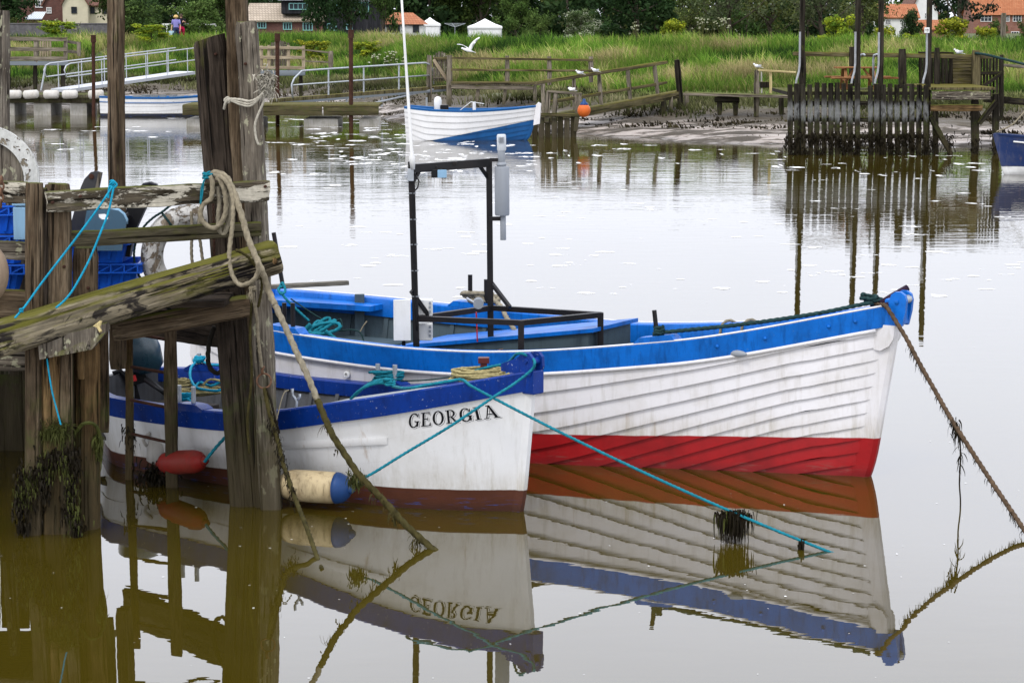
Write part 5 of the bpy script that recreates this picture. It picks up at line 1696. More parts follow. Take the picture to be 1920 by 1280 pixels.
    def strip(s, name, mat, parent, hgt, off, capw=.09, inh=.14, u0=0.0, u1=1.0, nu=60, lift=0.0, drop=0.0):
        """gunwale: outer strake, flat cap and inwale, both sides, as one mesh"""
        mb = MB()
        for side in (-1, 1):
            rows = []
            for i in range(nu + 1):
                u = u0 + (u1 - u0) * i / nu
                zs = s.zs(u) + lift
                b = s.beam(u)
                ci = max(min(capw, b - .012), .004)
                q = [s.pt(u, s.fz(u, zs - hgt), side, -.01), s.pt(u, s.fz(u, zs - hgt), side, off), s.loc(u, b + off, zs - .012, side), s.loc(u, b + off - .012, zs, side),
                     s.loc(u, max(b - ci + .01, .003), zs - .0, side), s.loc(u, max(b - ci, .002), zs - .012, side), s.loc(u, max(b - ci, .002), zs - inh, side), s.loc(u, max(b - ci + .03, .002), zs - inh, side)]
                rows.append(q if side > 0 else q[::-1])
            mb.grid(rows)
            for r_ in (0, -1):
                k = len(mb.v) - len(rows) * 8 + (0 if r_ == 0 else (len(rows) - 1) * 8)
                mb.f.append(tuple(range(k, k + 8))); mb.m.append(0)
        return mb.build(name, mat, parent, smooth='auto', M=s.M)
    def bead(s, name, mat, parent, drop, off, r, u0=0, u1=1.0, nu=60):
        mb = MB()
        for side in (-1, 1):
            mb.tube([s.pt(u0 + (u1 - u0) * i / nu, s.fz(u0 + (u1 - u0) * i / nu, s.zs(u0 + (u1 - u0) * i / nu) - drop), side, off) for i in range(nu + 1)], r, 6)
        return mb.build(name, mat, parent, smooth=True, M=s.M)
    def lining(s, name, mat, parent, th=.035, zlow=.12, u1=.97, nu=40, f_top=.985):
        mb = MB()
        for side in (-1, 1):
            rows = []
            for i in range(nu + 1):
                u = .004 + (u1 - .004) * i / nu
                f0 = s.fz(u, zlow)
                rows.append([s.pt(u, f0 + (f_top - f0) * j / 10, side, -min(th, s.beam(u) * .6)) for j in range(11)])
            mb.grid(rows if side < 0 else [r[::-1] for r in rows])
        rows = []
        for i in range(nu + 1):
            u = .004 + (u1 - .004) * i / nu
            y = max(s.yz(u, zlow) - th, .004)
            rows.append([s.loc(u, y, zlow, -1), s.loc(u, y, zlow, 1)])
        mb.grid(rows)
        rows = [[s.pt(0.006, .2 + .79 * f / 12, -1, -th), s.pt(0.006, .2 + .79 * f / 12, 1, -th)] for f in range(13)]
        mb.grid(rows)
        return mb.build(name, mat, parent, smooth='auto', M=s.M)
    def ribs(s, mat, parent, us, w_=.04, d_=.022, zlow=.12, th=.035, name='rib'):
        for u in us:
            du = w_ / s.L / 2
            for side in (-1, 1):
                mb = MB()
                f0 = s.fz(u, zlow)
                fs = [f0 + (.97 - f0) * j / 8 for j in range(9)]
                a = [s.pt(u - du, f, side, -th + .004) for f in fs]; b = [s.pt(u - du, f, side, -th - d_) for f in fs]
                c = [s.pt(u + du, f, side, -th - d_) for f in fs]; d = [s.pt(u + du, f, side, -th + .004) for f in fs]
                mb.grid([a, b, c, d])
                mb.build(name, mat, parent, M=s.M)
    def stem(s, name, mat, parent, z0, z1, fwd=.06, aft=.10, half=.045, nose=.02):
        rows = []
        n = 22
        for i in range(n + 1):
            z = z0 + (z1 - z0) * i / n
            x = s.stem_x(z)
            rows.append([V((x - aft, -half, z)), V((x + fwd - .03, -half * .9, z)), V((x + fwd, -nose, z)), V((x + fwd, nose, z)), V((x + fwd - .03, half * .9, z)), V((x - aft, half, z))])
        mb = MB().grid(rows, closed=True)
        mb.f.append(tuple(range(5, -1, -1))); mb.m.append(0)
        mb.f.append(tuple(n * 6 + k for k in range(6))); mb.m.append(0)
        return mb.build(name, mat, parent, smooth='auto', M=s.M)
    def deck(s, name, mat, parent, u0, u1, drop, inset=.03, nu=20, th=.03):
        mb = MB()
        rows = []
        for i in range(nu + 1):
            u = u0 + (u1 - u0) * i / nu
            y = max(s.beam(u) - inset, .004); z = s.zs(u) - drop
            rows.append([s.loc(u, y, z - th, -1), s.loc(u, y, z, -1), s.loc(u, 0, z + .02, 1), s.loc(u, y, z, 1), s.loc(u, y, z - th, 1)])
        mb.grid(rows)
        return mb.build(name, mat, parent, smooth='auto', M=s.M)
    def pixhit(s, px, py, bvh):
        inv = s.M.inverted()
        o = inv @ V((0, 0, CH)); d = inv.to_3x3() @ ray(px, py)
        h = bvh.ray_cast(o, d.normalized())
        return h[0]
def bvh_of(o): return BVHTree.FromPolygons([v.co.copy() for v in o.data.vertices], [tuple(p.vertices) for p in o.data.polygons])

# ============================================================ the big white, blue and red boat
BP = [-0.54, 6.337, 0.22, 0.611, 1.163, 1.263, 0.996, 0.585, 0.289, 0.522, 1.011, 1.11, 0.879, 0.439, 0.183, 1.065, 0.95, 0.917, 1.055, 1.392]
big = Hull(BP, gp(1625, 892), keel=.42, forefoot=.20)
B_ = empty('fishing_boat', big.W((-3, 0, 0)), 'large white clinker fishing boat with bright blue gunwale and red bottom', 'boat', rz=big.psi)
top0 = .97
hull_white = hull_mat('big_boat_paint', (.70, .685, .695), (.30, .004, .006), .315, .026, amt=.34, low=.25, chips=(.2, .05, .04))
big.planked('hull', hull_white, B_, n=17, lap=.028, warp=1.7)
st_ = big.stem('stem', hull_white, B_, -.42, 1.27, fwd=.055, aft=.12, half=.06, nose=.022)
gw = big.strip('gunwale', M['blue_boat'], B_, .175, .032, capw=.10, inh=.17, u1=.994)
big.bead('rubbing_bead', M['white_paint'], B_, .19, .026, .017, u1=.985)
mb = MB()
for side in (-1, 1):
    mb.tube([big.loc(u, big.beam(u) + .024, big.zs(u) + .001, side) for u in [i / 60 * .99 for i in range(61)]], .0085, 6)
mb.build('white_edge_line', M['white_paint'], B_, smooth=True, M=big.M)  # thin white line along the outer top edge of both gunwales
big.lining('lining', M['inner_grey'], B_, .04, .20)
big.ribs(M['inner_grey'], B_, [.06 + .052 * i for i in range(17)], zlow=.2)
# bolts on the blue strake
for px in (1350, 1440, 1560, 1610):
    p, u = big.gun(px, -1)
    q = big.W(big.pt(u, big.fz(u, big.zs(u) - .085), -1, .036))
    MB().ellipsoid(q, .016, .016, .016, n=8, m=5).build('bolt', M['blue_boat'], gw, smooth=True)
# stem head: two cheeks and a roller
zb = big.z[-1]
for sgn in (-1, 1):
    mb = MB()
    y = sgn * .062
    sx0 = big.stem_x(zb)
    prof = [(-.075, -.165), (.075, -.168), (.10, -.06), (.108, .03), (.095, .075), (.06, .098), (.015, .098), (-.018, .075), (-.03, .03), (-.05, -.03)]
    poly = [V((sx0 + a, y - .02, zb + c)) for a, c in prof]
    mb.prism(poly, (0, .04, 0))
    o = mb.build('stem_cheek', M['blue_boat'], B_, M=big.M)
    MB().lathe((sx0 + .03, y + sgn * .02, zb + .02), (0, sgn, 0), [(.018, 0), (.018, .012), (.01, .016)], 10).build('bolt', M['blue_boat'], o, M=big.M, smooth='auto')
MB().lathe((big.stem_x(zb) + .075, -.045, zb + .035), (0, 1, 0), [(.035, 0), (.028, .045), (.035, .09)], 12).build('bow_roller', M['galv'], B_, smooth=True, M=big.M)
MB().box((big.stem_x(zb) + .005, 0, zb - .06), (.15, .15, .2)).build('stem_block', M['blue_boat'], B_, M=big.M)
# white bolster where the planking meets the stem head
xb = big.stem_x(1.1)
prof = [(-.15, -.165), (.065, -.165), (.055, -.27), (.02, -.33), (-.05, -.37), (-.10, -.365), (-.14, -.32), (-.155, -.25)]
MB().prism([V((xb + a, -.085, zb + c)) for a, c in prof], (0, .17, 0)).build('bolster', hull_white, B_, smooth='auto', M=big.M)
# raised block at the fore tholepin, and aft quarter blocks
def pad(px0, px1, side, h=.045, name='tholepin_pad'):
    mb = MB()
    p, u0 = big.gun(px0, side); p, u1 = big.gun(px1, side)
    rows = []
    for k in range(9):
        u = u0 + (u1 - u0) * k / 8
        hh = h * min(1, min(k, 8 - k) / 1.0) + .004
        b, z = big.beam(u), big.zs(u)
        rows.append([big.loc(u, b + .0305, z - .005, side), big.loc(u, b + .0305, z + hh, side), big.loc(u, b - .10, z + hh, side), big.loc(u, b - .101, z - .005, side)])
    mb.grid(rows)
    for k in (0, len(rows) - 1): mb.f.append(tuple(range(k * 4, k * 4 + 4))); mb.m.append(0)
    return mb.build(name, M['blue_boat'], B_, smooth='auto', M=big.M)
pad(1190, 1268, -1); pad(500, 566, -1); pad(850, 935, 1)
def pin(px, side, h, parent, mat, r=.018, dz=-.05, lean=(0, 0, 0), inset=.05, hull=None, name='tholepin'):
    p, u = (hull or big).gun(px, side, 0, inset)
    return MB().tube([p + V((0, 0, dz)), p + V(lean) + V((0, 0, h))], r, 10).build(name, mat, parent, smooth='auto')
pin(1229, -1, .25, B_, M['steel_black'], .019, lean=(-.035, 0, 0))
pin(527, -1, .24, B_, M['steel_black'], .02); pin(543, -1, .25, B_, M['steel_black'], .02)
pin(887, 1, .30, B_, M['steel_black'], .022); pin(917, 1, .27, B_, M['steel_black'], .022)
# inside: aft locker, thwart, engine casing
def BL(x, y, z): return big.W((x, y, z))
mb = MB(); mb.box((-5.35, .25, .42), (.75, 1.3, .42)); mb.build('aft_locker', M['inner_grey'], B_, M=big.M)
mb = MB(); mb.box((-4.55, .35, .36), (.16, 1.7, .30)); mb.build('bulkhead', M['inner_grey'], B_, M=big.M)
sC0, sC1 = -4.35, -2.5
mb = MB()
cas = [V((sC0, 0, .2)), V((sC1, 0, .2)), V((sC1, 0, .985)), V((sC0, 0, .70))]
mb.prism([p + V((0, -.05, 0)) for p in cas], (0, .75, 0)); ec = mb.build('engine_casing', M['inner_grey'], B_, M=big.M)
mb = MB(); mb.prism([V((sC0 - .05, -.08, .702)), V((sC1 + .06, -.08, .987)), V((sC1 + .06, -.08, 1.02)), V((sC0 - .05, -.08, .735))], (0, .81, 0)); mb.build('lid', M['blue_boat'], ec, M=big.M)
MB().lathe((sC1 + .005, .15, .80), (1, 0, 0), [(.06, 0), (.06, .08), (.04, .08)], 12).build('pipe', M['black_rub'], ec, M=big.M, smooth='auto')
# blue quarter knee at the stern
p, u = big.gun(640, 1)
mb = MB()
mb.prism([big.loc(.0, big.beam(0) - .1, big.zs(0) - .10, 1), big.loc(.16, big.beam(.16) - .1, big.zs(.16) - .10, 1), big.loc(.16, big.beam(.16) - .30, big.zs(.16) - .10, 1), big.loc(.02, big.beam(.02) - .45, big.zs(.02) - .10, 1)], (0, 0, .05))
mb.build('quarter_knee', M['blue_boat'], B_, M=big.M)
mb = MB(); mb.box((-big.L + .06, 0, big.zs(0) - .1), (.1, big.beam(0) * 1.9, .26)); mb.build('transom_top', M['blue_boat'], B_, M=big.M)
p, u = big.gun(690, 1, -.02, .14)
mb = MB(); mb.box(p + V((0, 0, -.18)), (.09, .05, .46)); mb.build('standard_knee', M['inner_grey'], B_)
# black tube frame
def YZ(px, py, Y): return at(px, py, Y)
fA, fB, fC, fD = at(781, 597, 19.0), at(977, 605, 18.72), at(1126, 590, 19.2), at(921, 577, 19.7)
G_ = MB()
fr = MB()
r = .026
for a, b in ((fA, fB), (fB, fC), (fC, fD), (fD, fA)): fr.beam(a, b, .045, .045)
frame_o = fr.build('frame_rail', M['steel_black'], B_)
for a in (fB, fC): MB().beam(a + V((0, 0, .02)), V((a.x, a.y, .35)), .05, .05, V((0, 1, 0))).build('frame_leg', M['steel_black'], B_)
tA, tD = at(771, 303, 19.0), at(917, 300, 19.7)
MB().beam(V((fA.x + .01, fA.y, .3)), tA, .052, .052, V((0, 1, 0))).build('gallows_post', M['steel_black'], B_)
MB().beam(V((fD.x, fD.y, .3)), tD, .052, .052, V((0, 1, 0))).build('gallows_post', M['steel_black'], B_)
a, b = at(773, 316, 19.0), at(917, 305, 19.7)
bar = MB(); bar.beam(a, b, .05, .07)
for q0, q1 in ((at(772, 345, 19.0), at(788, 317, 19.08)), (at(918, 338, 19.7), at(898, 309, 19.62))): bar.beam(q0, q1, .025, .025)
bar.build('cross_bar', M['steel_black'], B_)
for a, b in ((at(771, 545, 18.97), at(808, 598, 19.1)), (at(921, 530, 19.7), at(956, 576, 19.5))): MB().beam(a, b, .03, .03).build('brace', M['steel_black'], B_)
# cable ties down the aft post and a hanging cable
for y in (362, 411, 458, 507, 555):
    f = (y - 303) / (597 - 303)
    MB().box(at(771 + 10 * f, y, 19.0), (.060, .060, .008)).build('cable_tie', M['grey_pl'], B_)
MB().tube(spline([at(777, 325, 18.96), at(786, 340, 18.95), at(783, 352, 18.95), at(774, 362, 18.95), at(776, 480, 18.96), at(778, 560, 18.96), at(782, 620, 18.96)], .05), .006, 6).build('cable', M['black_rub'], B_, smooth=True)
# work light under the bar
mb = MB(); mb.box(at(815, 320, 19.2), (.05, .06, .08)); mb.box(at(819, 325, 19.18), (.09, .08, .07)); wl = mb.build('work_light', M['steel_black'], B_)
MB().box(at(829, 326, 19.13), (.075, .03, .065)).build('lens', M['pale_blue'], wl)
MB().box(at(850, 306, 19.35), (.06, .05, .03)).build('bracket', M['steel_black'], B_)
# whip aerial
an = empty('whip_aerial', at(774, 314, 18.95), 'tall thin white whip aerial on the black gallows of the large boat', 'aerial')
b0, b1 = at(774, 318, 18.93), at(750.5, -40, 18.93)
b1 = b0 + (b1 - b0) * 1.25
MB().tube([b0, b0 + (b1 - b0) * .05, b0 + (b1 - b0) * .07, b0.lerp(b1, .5), b1], [.018, .026, .014, .0105, .007], 8).build('rod', M['white_pl'], an, smooth=True)
MB().box(at(770, 328, 18.94), (.05, .04, .10)).build('mount', M['galv'], an)
# exhaust silencer on the forward post
def YP(px, py): return at(px, py, 19.62)
si = empty('exhaust_pipe', YP(941, 450), 'grey cylindrical exhaust silencer strapped to the black gallows', 'exhaust')
def cyl(px, y0, y1, rpx, mat, nm, par, bev=.2):
    a, b = YP(px + .6, y1), YP(px, y0)
    k = 19.62 / FPX
    r = rpx * k; L = (b - a).length
    return MB().lathe(a, b - a, [(r * (1 - bev * .5), 0), (r, r * bev), (r, L - r * bev), (r * (1 - bev * .5), L)], 18).build(nm, mat, par, smooth='auto')
cyl(941, 312, 404, 14, M['grey_pl'], 'drum', si); cyl(940, 304, 313, 10, M['grey_pl'], 'shoulder', si, .5)
cyl(940, 280, 306, 7, M['grey_pl'], 'upper_pipe', si, .05)
cp = cyl(940, 252, 283, 8.7, M['grey_light'], 'cap', si, .3)
mb = MB()
for i in range(6): mb.box(YP(935 + i * 2, 262) + V((0, -.045, 0)), (.004, .01, .05))
mb.build('vent', M['grey_pl'], cp)
cyl(943, 404, 450, 5.6, M['grey_pl'], 'tail_pipe', si, .05)
mb = MB(); mb.beam(YP(918, 300), YP(934, 300), .03, .03); mb.beam(YP(917, 410), YP(940, 410), .03, .035); mb.build('clamp', M['steel_black'], si)
# instrument boxes
mb = MB(); mb.box(at(754, 600, 18.98), (.135, .12, .335)); bx = mb.build('instrument_box', M['white_pl'], B_)
mb = MB(); mb.box(at(754, 600, 18.915) , (.142, .012, .34)); mb.build('box_lid', M['white_pl'], bx)
MB().box(at(757, 644, 19.0), (.03, .03, .05)).build('gland', M['black_rub'], bx)
for (y, h) in ((576, .14), (621, .145)):
    bx = MB().box(at(796, y, 19.12), (.135, .10, h)).build('instrument_box', M['white_pl'], B_)
    mb = MB()
    for q in range(3): mb.box(at(806, y - 8 + 8 * q, 19.06), (.018, .01, .022))
    mb.build('socket', M['grey_pl'], bx)
# pulley hauler
p = at(897, 569, 19.3)
pu = MB().lathe(p + V((0, -.03, 0)), (0, 1, .1), [(.045, 0), (.045, .02), (.02, .025), (.02, .04), (.045, .045), (.045, .065)], 16).build('hauler', M['grey_pl'], B_, smooth='auto')
MB().tube([p + V((-.02, -.02, .0)), p + V((-.10, -.03, .05))], .01, 8).build('handle', M['alu'], pu)
MB().tube([at(893, 585, 19.3), at(895, 640, 19.35)], .006, 6).build('red_cable', M['redlab'], B_)
MB().tube(spline([at(930, 681, 18.6), at(932, 668, 18.6), at(934, 658, 18.62), at(942, 655, 18.7)], .02), .009, 6).build('copper_hook', M['copper'], B_, smooth=True)
MB().tube([at(1077, 597, 20.6), at(1077, 615, 20.6)], .012, 6).build('copper_pin', M['copper'], B_)
# tube fairlead ring in the white plank
p, u = big.gun(650, -1)
q = big.W(big.pt(u, big.fz(u, big.zs(u) - .28), -1, .03)); 
MB().lathe(q, big.M.to_3x3() @ V((0, -1, 0)), [(.03, -.01), (.03, .008), (.015, .012), (.015, -.02)], 14).build('outlet', M['white_pl'], B_, smooth='auto')
p, u = big.gun(1389, -1)
q = big.W(big.pt(u, big.fz(u, big.zs(u) - .17), -1, .035))
MB().ellipsoid(q, .085, .02, .028, big.M.to_3x3()).build('scuff_pad', M['grey_pl'], B_, smooth=True)
# bow gear
an2 = empty('folded_awning', at(1672, 560, 17.75), 'dark purple rolled cloth lying across the bow of the large boat', 'cloth')
MB().tube([at(1652, 570, 17.8), at(1675, 556, 17.82), at(1702, 539, 17.85)], [.03, .032, .026], 10).build('roll', M['purple'], an2, smooth=True)
MB().tube([at(1658, 573, 17.72), at(1676, 568, 17.74), at(1686, 560, 17.76)], [.02, .032, .02], 10).build('fold', M['purple'], an2, smooth=True)

# oar lying over the stern
tag(timber('oar', at(488, 538.5, 20.9), at(652, 530, 21.2), .07, .045, M['oar'], None, wear=.004), 'weathered grey oar lying across the stern of the large boat', 'oar')
tag(MB().tube([at(531, 540, 20.6), at(513, 436, 20.6)], .02, 8).build('boat_hook', M['steel_black']), 'thin black pole leaning beside the mossy log end at the large boat stern', 'pole')

# ============================================================ GEORGIA
GPm = [-0.697, 4.333, 0.116, 0.366, 0.907, 0.907, 0.837, 0.693, 0.408, 0.323, 0.782, 0.739, 0.657, 0.506, 0.259, 0.617, 0.592, 0.625, 0.814, 1.059]
geo = Hull(GPm, gp(975, 958), keel=.32, forefoot=.10)
G = empty('rowing_boat', geo.W((-2, 0, 0)), 'smaller white boat with deep blue gunwale lettered GEORGIA, moored by the quay', 'boat', rz=geo.psi)
gmat = hull_mat('georgia_paint', (.71, .71, .705), (.082, .026, .013), .165, .012, amt=.26, low=.22)
gh = geo.planked('hull', gmat, G, n=9, lap=.011, fade=lambda u: 1 - sst(.42, .58, u), kink=False)
gb = bvh_of(gh)
geo.stem('stem', gmat, G, -.32, .90, fwd=.035, aft=.09, half=.045, nose=.02)
geo.strip('gunwale', M['blue_geo'], G, .15, .028, capw=.085, inh=.12, u1=1.0)
geo.lining('lining', M['inner_mid'], G, .03, .15)
geo.ribs(M['inner_mid'], G, [.1 + .07 * i for i in range(7)], zlow=.15, th=.03)
geo.deck('foredeck', M['inner_lite'], G, .60, .985, .03, .07)
for bx_ in (((-3.2, 0, .30), (.28, 1.35, .05)), ((-2.2, 0, .36), (.26, 1.6, .05))): MB().box(*bx_).build('thwart', M['inner_dark'], G, M=geo.M)
mb = MB()
for i in range(7): mb.box((-2.9, -.6 + i * .2, .19), (2.3, .18, .03))
mb.build('bottom_board', M['inner_dark'], G, M=geo.M)
mb = MB(); mb.box((-3.9, 0, .33), (.55, .75, .06)); mb.build('stern_sheet', M['inner_dark'], G, M=geo.M)
zg = geo.z[-1]
for sgn in (-1, 1):
    sx0 = geo.stem_x(zg)
    prof = [(-.24, -.02), (.035, -.03), (.06, .03), (.055, .10), (.02, .135), (-.04, .13), (-.09, .09), (-.24, .035)]
    o = MB().prism([V((sx0 + a, sgn * .055 - .014, zg + c)) for a, c in prof], (0, .028, 0)).build('stem_cheek', M['blue_geo'], G, M=geo.M)
    MB().lathe((sx0 + .0, sgn * .07, zg + .075), (0, sgn, 0), [(.02, 0), (.014, .012)], 8).build('bolt', M['blue_geo'], o, M=geo.M)
MB().box((geo.stem_x(zg) - .005, 0, zg - .083), (.125, .118, .172)).build('stem_block', M['blue_geo'], G, M=geo.M)
MB().lathe((geo.stem_x(zg) + .02, -.05, zg + .07), (0, 1, 0), [(.03, 0), (.022, .05), (.03, .10)], 10).build('bow_roller', M['blue_geo'], G, M=geo.M, smooth=True)
# samson post, hook
p = geo.W(geo.loc(.84, 0.02, geo.zs(.84), 1))
q = at(907, 690, 16.9)
mb = MB(); mb.box(at(907, 688, 16.9), (.05, .05, .12)); mb.box(at(907, 675, 16.9), (.082, .07, .042)); mb.build('samson_post', M['maroon'], G)
# thole pins and their blue pads
def gpad(px0, px1, side):
    mb = MB()
    p, u0 = geo.gun(px0, side); p, u1 = geo.gun(px1, side)
    rows = []
    for k in range(7):
        u = u0 + (u1 - u0) * k / 6
        b, z = geo.beam(u), geo.zs(u)
        hh = .035 * min(1, min(k, 6 - k) / 1.2) + .003
        rows.append([geo.loc(u, b + .03, z - .02, side), geo.loc(u, b + .03, z + hh, side), geo.loc(u, b - .088, z + hh, side), geo.loc(u, b - .09, z - .02, side)])
    mb.grid(rows)
    for k in (0, 6): mb.f.append(tuple(range(k * 4, k * 4 + 4))); mb.m.append(0)
    return mb.build('tholepin_pad', M['blue_geo'], G, smooth='auto', M=geo.M)
gpad(322, 384, -1); gpad(700, 765, 1); gpad(360, 420, 1)
for px in (329, 356): pin(px, -1, .165, G, M['galv'], .019, hull=geo, inset=.04)
for px in (715, 747): pin(px, 1, .165, G, M['galv'], .02, hull=geo, inset=.04)
pin(380, 1, .13, G, M['galv'], .02, hull=geo, inset=.04)
# oarlock
p, u = geo.gun(549, -1, 0, .04)
MB().tube(spline([p + V((-.01, 0, -.03)), p + V((0, 0, .05)), p + V((-.03, 0, .09)), p + V((-.03, 0, .14))], .02), .011, 8).build('oarlock', M['galv'], G, smooth=True)
MB().tube([p + V((0, 0, .05)), p + V((.025, 0, .08)), p + V((.025, 0, .10))], .010, 8).build('oarlock', M['galv'], G, smooth=True)
# rubbing strip
mb = MB()
rows = []
for i in range(15):
    f = i / 14
    px = 533 + (727 - 533) * f; py = 834 - 8 * f
    hs = []
    for dy in (-7, 7):
        h = geo.pixhit(px, py + dy, gb)
        hs.append(h)
    e = 1 if 0 < i < 14 else .2
    n = V((.12, -.95, .1))
    a, b = hs
    rows.append([a + n * .0, a + n * .016 * e, a.lerp(b, .5) + n * .024 * e, b + n * .016 * e, b])
mb.grid(rows)
mb.build('rubbing_strip', gmat, G, smooth='auto', M=geo.M)
# lettering: each glyph is built from thick and thin strokes
def ringpoly(cx, cy, rx, ry, ix, iy, a0, a1, n=26, dx=0.0):
    out = []
    for i in range(n):
        a, b = R_(a0 + (a1 - a0) * i / n), R_(a0 + (a1 - a0) * (i + 1) / n)
        P = lambda t, X, Y, d: (cx + d + X * math.cos(t), cy + Y * math.sin(t))
        out.append([P(a, rx, ry, 0), P(b, rx, ry, 0), P(b, ix, iy, dx), P(a, ix, iy, dx)])
    return out
def rect(x0, y0, x1, y1): return [(x0, y0), (x1, y0), (x1, y1), (x0, y1)]
def glyph(c):
    q = []
    if c == 'G':
        q += ringpoly(.42, .5, .42, .52, .24, .445, 48, 318)
        q += [rect(.52, .36, .86, .43), rect(.62, .05, .79, .40), [(.60, .78), (.79, .70), (.79, .98), (.72, .88)], rect(.46, .40, .56, .47)]
        w_ = .86
    elif c == 'E':
        q += [rect(.10, 0, .28, 1), rect(0, 0, .70, .065), rect(0, .935, .66, 1), rect(.28, .48, .52, .55), [(.62, 0), (.76, 0), (.74, .24), (.69, .24)], [(.57, 1), (.68, 1), (.68, .80), (.64, .80)], rect(.50, .40, .545, .63)]
        w_ = .76
    elif c == 'O':
        q += ringpoly(.43, .5, .43, .52, .25, .45, 0, 360, 34); w_ = .86
    elif c == 'R':
        q += [rect(.12, 0, .29, 1), rect(0, .94, .4, 1), rect(.0, 0, .42, .06), rect(.29, .46, .42, .52)]
        q += ringpoly(.36, .73, .36, .275, .20, .215, -90, 90, 16)
        q += [[(.34, .50), (.48, .50), (.86, .0), (.68, .0)], rect(.66, 0, .94, .055)]; w_ = .9
    elif c == 'I':
        q += [rect(.11, 0, .29, 1), rect(0, 0, .40, .06), rect(0, .94, .40, 1)]; w_ = .4
    elif c == 'A':
        q += [[(.14, .0), (.21, .0), (.50, .92), (.44, 1.0)], [(.42, 1.03), (.56, 1.03), (.92, 0), (.72, 0)], rect(.26, .30, .66, .37), rect(.02, 0, .34, .06), rect(.62, 0, 1.02, .06), rect(.30, .96, .52, 1.03)]; w_ = 1.0
    return q, w_
SP = .13
tot = sum(glyph(c)[1] for c in 'GEORGIA') + SP * 6
c00, c10, c01, c11 = geo.pixhit(766, 802, gb), geo.pixhit(938, 781.5, gb), geo.pixhit(767.5, 775.5, gb), geo.pixhit(930, 758, gb)
def onhull(x, y, lift):
    p = c00.lerp(c10, x).lerp(c01.lerp(c11, x), y)
    h = gb.ray_cast(V((p.x, -3, p.z)), V((0, 1, 0)))
    q = h[0] if h[0] is not None else p
    n = h[1] if h[1] is not None else V((0, -1, 0))
    if n.y > 0: n = -n
    return q + n * lift
def lettering(name, mat, dx, dy, lift, grow=0.0):
    mb = MB()
    x0 = 0
    for c in 'GEORGIA':
        q, w_ = glyph(c)
        for poly in q:
            vs = [onhull((x0 + x + dx) / tot, y + dy, lift) for x, y in poly]
            mb.add(vs, [tuple(range(len(vs)))])
        x0 += w_ + SP
    return mb.build(name, mat, G, M=geo.M)
lettering('letter_shadow', M['black_ink'], .085, -.085, .0015)
lettering('letter_gap', simple('letter_white', (.78, .78, .77), .4, .4, .05), .055, -.055, .003)
lettering('lettering', M['black_ink'], 0, 0, .0045)
# paint-chip scar under the gunwale
# outboard motor
st0 = geo.W((-geo.L - .08, 0, 0))
om = empty('outboard_motor', V((st0.x, st0.y, .45)), 'black and dark teal outboard motor tilted on the stern of the GEORGIA boat', 'outboard motor')
ay = geo.M.to_3x3() @ V((0, 1, 0)); ax = geo.M.to_3x3() @ V((1, 0, 0))
def OM(px, py, dY=0.0): return at(px, py, st0.y - .05 + dY)
R3 = Matrix.Rotation(R_(-14), 3, 'Y') @ Matrix.Rotation(.3, 3, 'Z')
mb = MB()
rows = []
for (z, rx, ry, ox) in ((-.20, .10, .14, .02), (-.15, .155, .17, .01), (.0, .175, .19, 0), (.12, .17, .18, -.02), (.19, .13, .15, -.05), (.215, .03, .04, -.06)):
    rows.append([OM(262, 655) + R3 @ V((ox + rx * math.copysign(abs(math.cos(a)) ** .7, math.cos(a)), ry * math.copysign(abs(math.sin(a)) ** .7, math.sin(a)), z)) for a in [2 * math.pi * k / 20 for k in range(20)]])
mb.grid(rows, closed=True); mb.f.append(tuple(range(5 * 20, 6 * 20))); mb.m.append(0)
cw = mb.build('cowl', M['motor'], om, smooth='auto')
MB().box(OM(258, 703) + V((0, -.17, 0)), (.03, .02, .05), R3).build('badge', M['redlab'], cw)
mb = MB(); mb.box(OM(254, 708), (.16, .18, .10), R3); mb.box(OM(248, 730), (.08, .10, .34), R3); mb.tube([OM(240, 712, -.1), OM(225, 695, -.12), OM(212, 700, -.12)], .022, 8); mb.build('midsection', M['black_rub'], om)
MB().tube([OM(275, 712, -.2), OM(300, 730, -.45), OM(318, 742, -.6)], [.028, .022, .026], 10).build('tiller', M['black_rub'], om, smooth=True)
mb = MB(); mb.box(OM(232, 742), (.2, .1, .2)); mb.tube([OM(222, 745, -.12), OM(255, 752, -.12)], .015, 8); mb.build('clamp_bracket', M['galv'], om)
mb = MB(); mb.box(V((st0.x - .12, st0.y + .1, .1)), (.10, .06, .75)); mb.lathe(V((st0.x - .2, st0.y + .16, -.25)), (1, -.6, 0), [(.02, 0), (.05, .06), (.05, .2), (.02, .28)], 10); mb.build('lower_leg', M['black_rub'], om)

# ============================================================ fenders along Georgia
def sausage(name, label, a, b, r, mat, endmat=None, ring=True):
    a, b = V(a), V(b)
    L = (b - a).length
    d = (b - a).normalized()
    o = empty(name, (a + b) / 2, label, 'fender')
    MB().lathe(a, d, [(r * .22, 0), (r * .55, L * .04), (r * .86, L * .12), (r, L * .24), (r * 1.01, L * .5), (r, L * .76), (r * .86, L * .88), (r * .55, L * .96), (r * .22, L)], 20).build('body', mat, o, smooth=True)
    e = MB()
    for p, s_ in ((a, -1), (b, 1)): e.lathe(p - d * s_ * .012, d * s_, [(r * .36, 0), (r * .30, .03), (r * .16, .05)], 12)
    e.build('eye', endmat or mat, o, smooth=True)
    return o
sausage('fender', 'faded red sausage fender between boat and ladder', at(300, 868, 17.55), at(383, 864, 17.25), .092, M['red_buoy'], M['red_buoy'])
f2 = sausage('fender', 'dirty cream sausage fender with a blue end beside the weedy rope', at(520, 907, 16.75), at(656, 916, 16.55), .118, M['beige_buoy'], M['blue_cap'])
a, b = at(520, 907, 16.75), at(656, 916, 16.55)
d = (b - a).normalized()
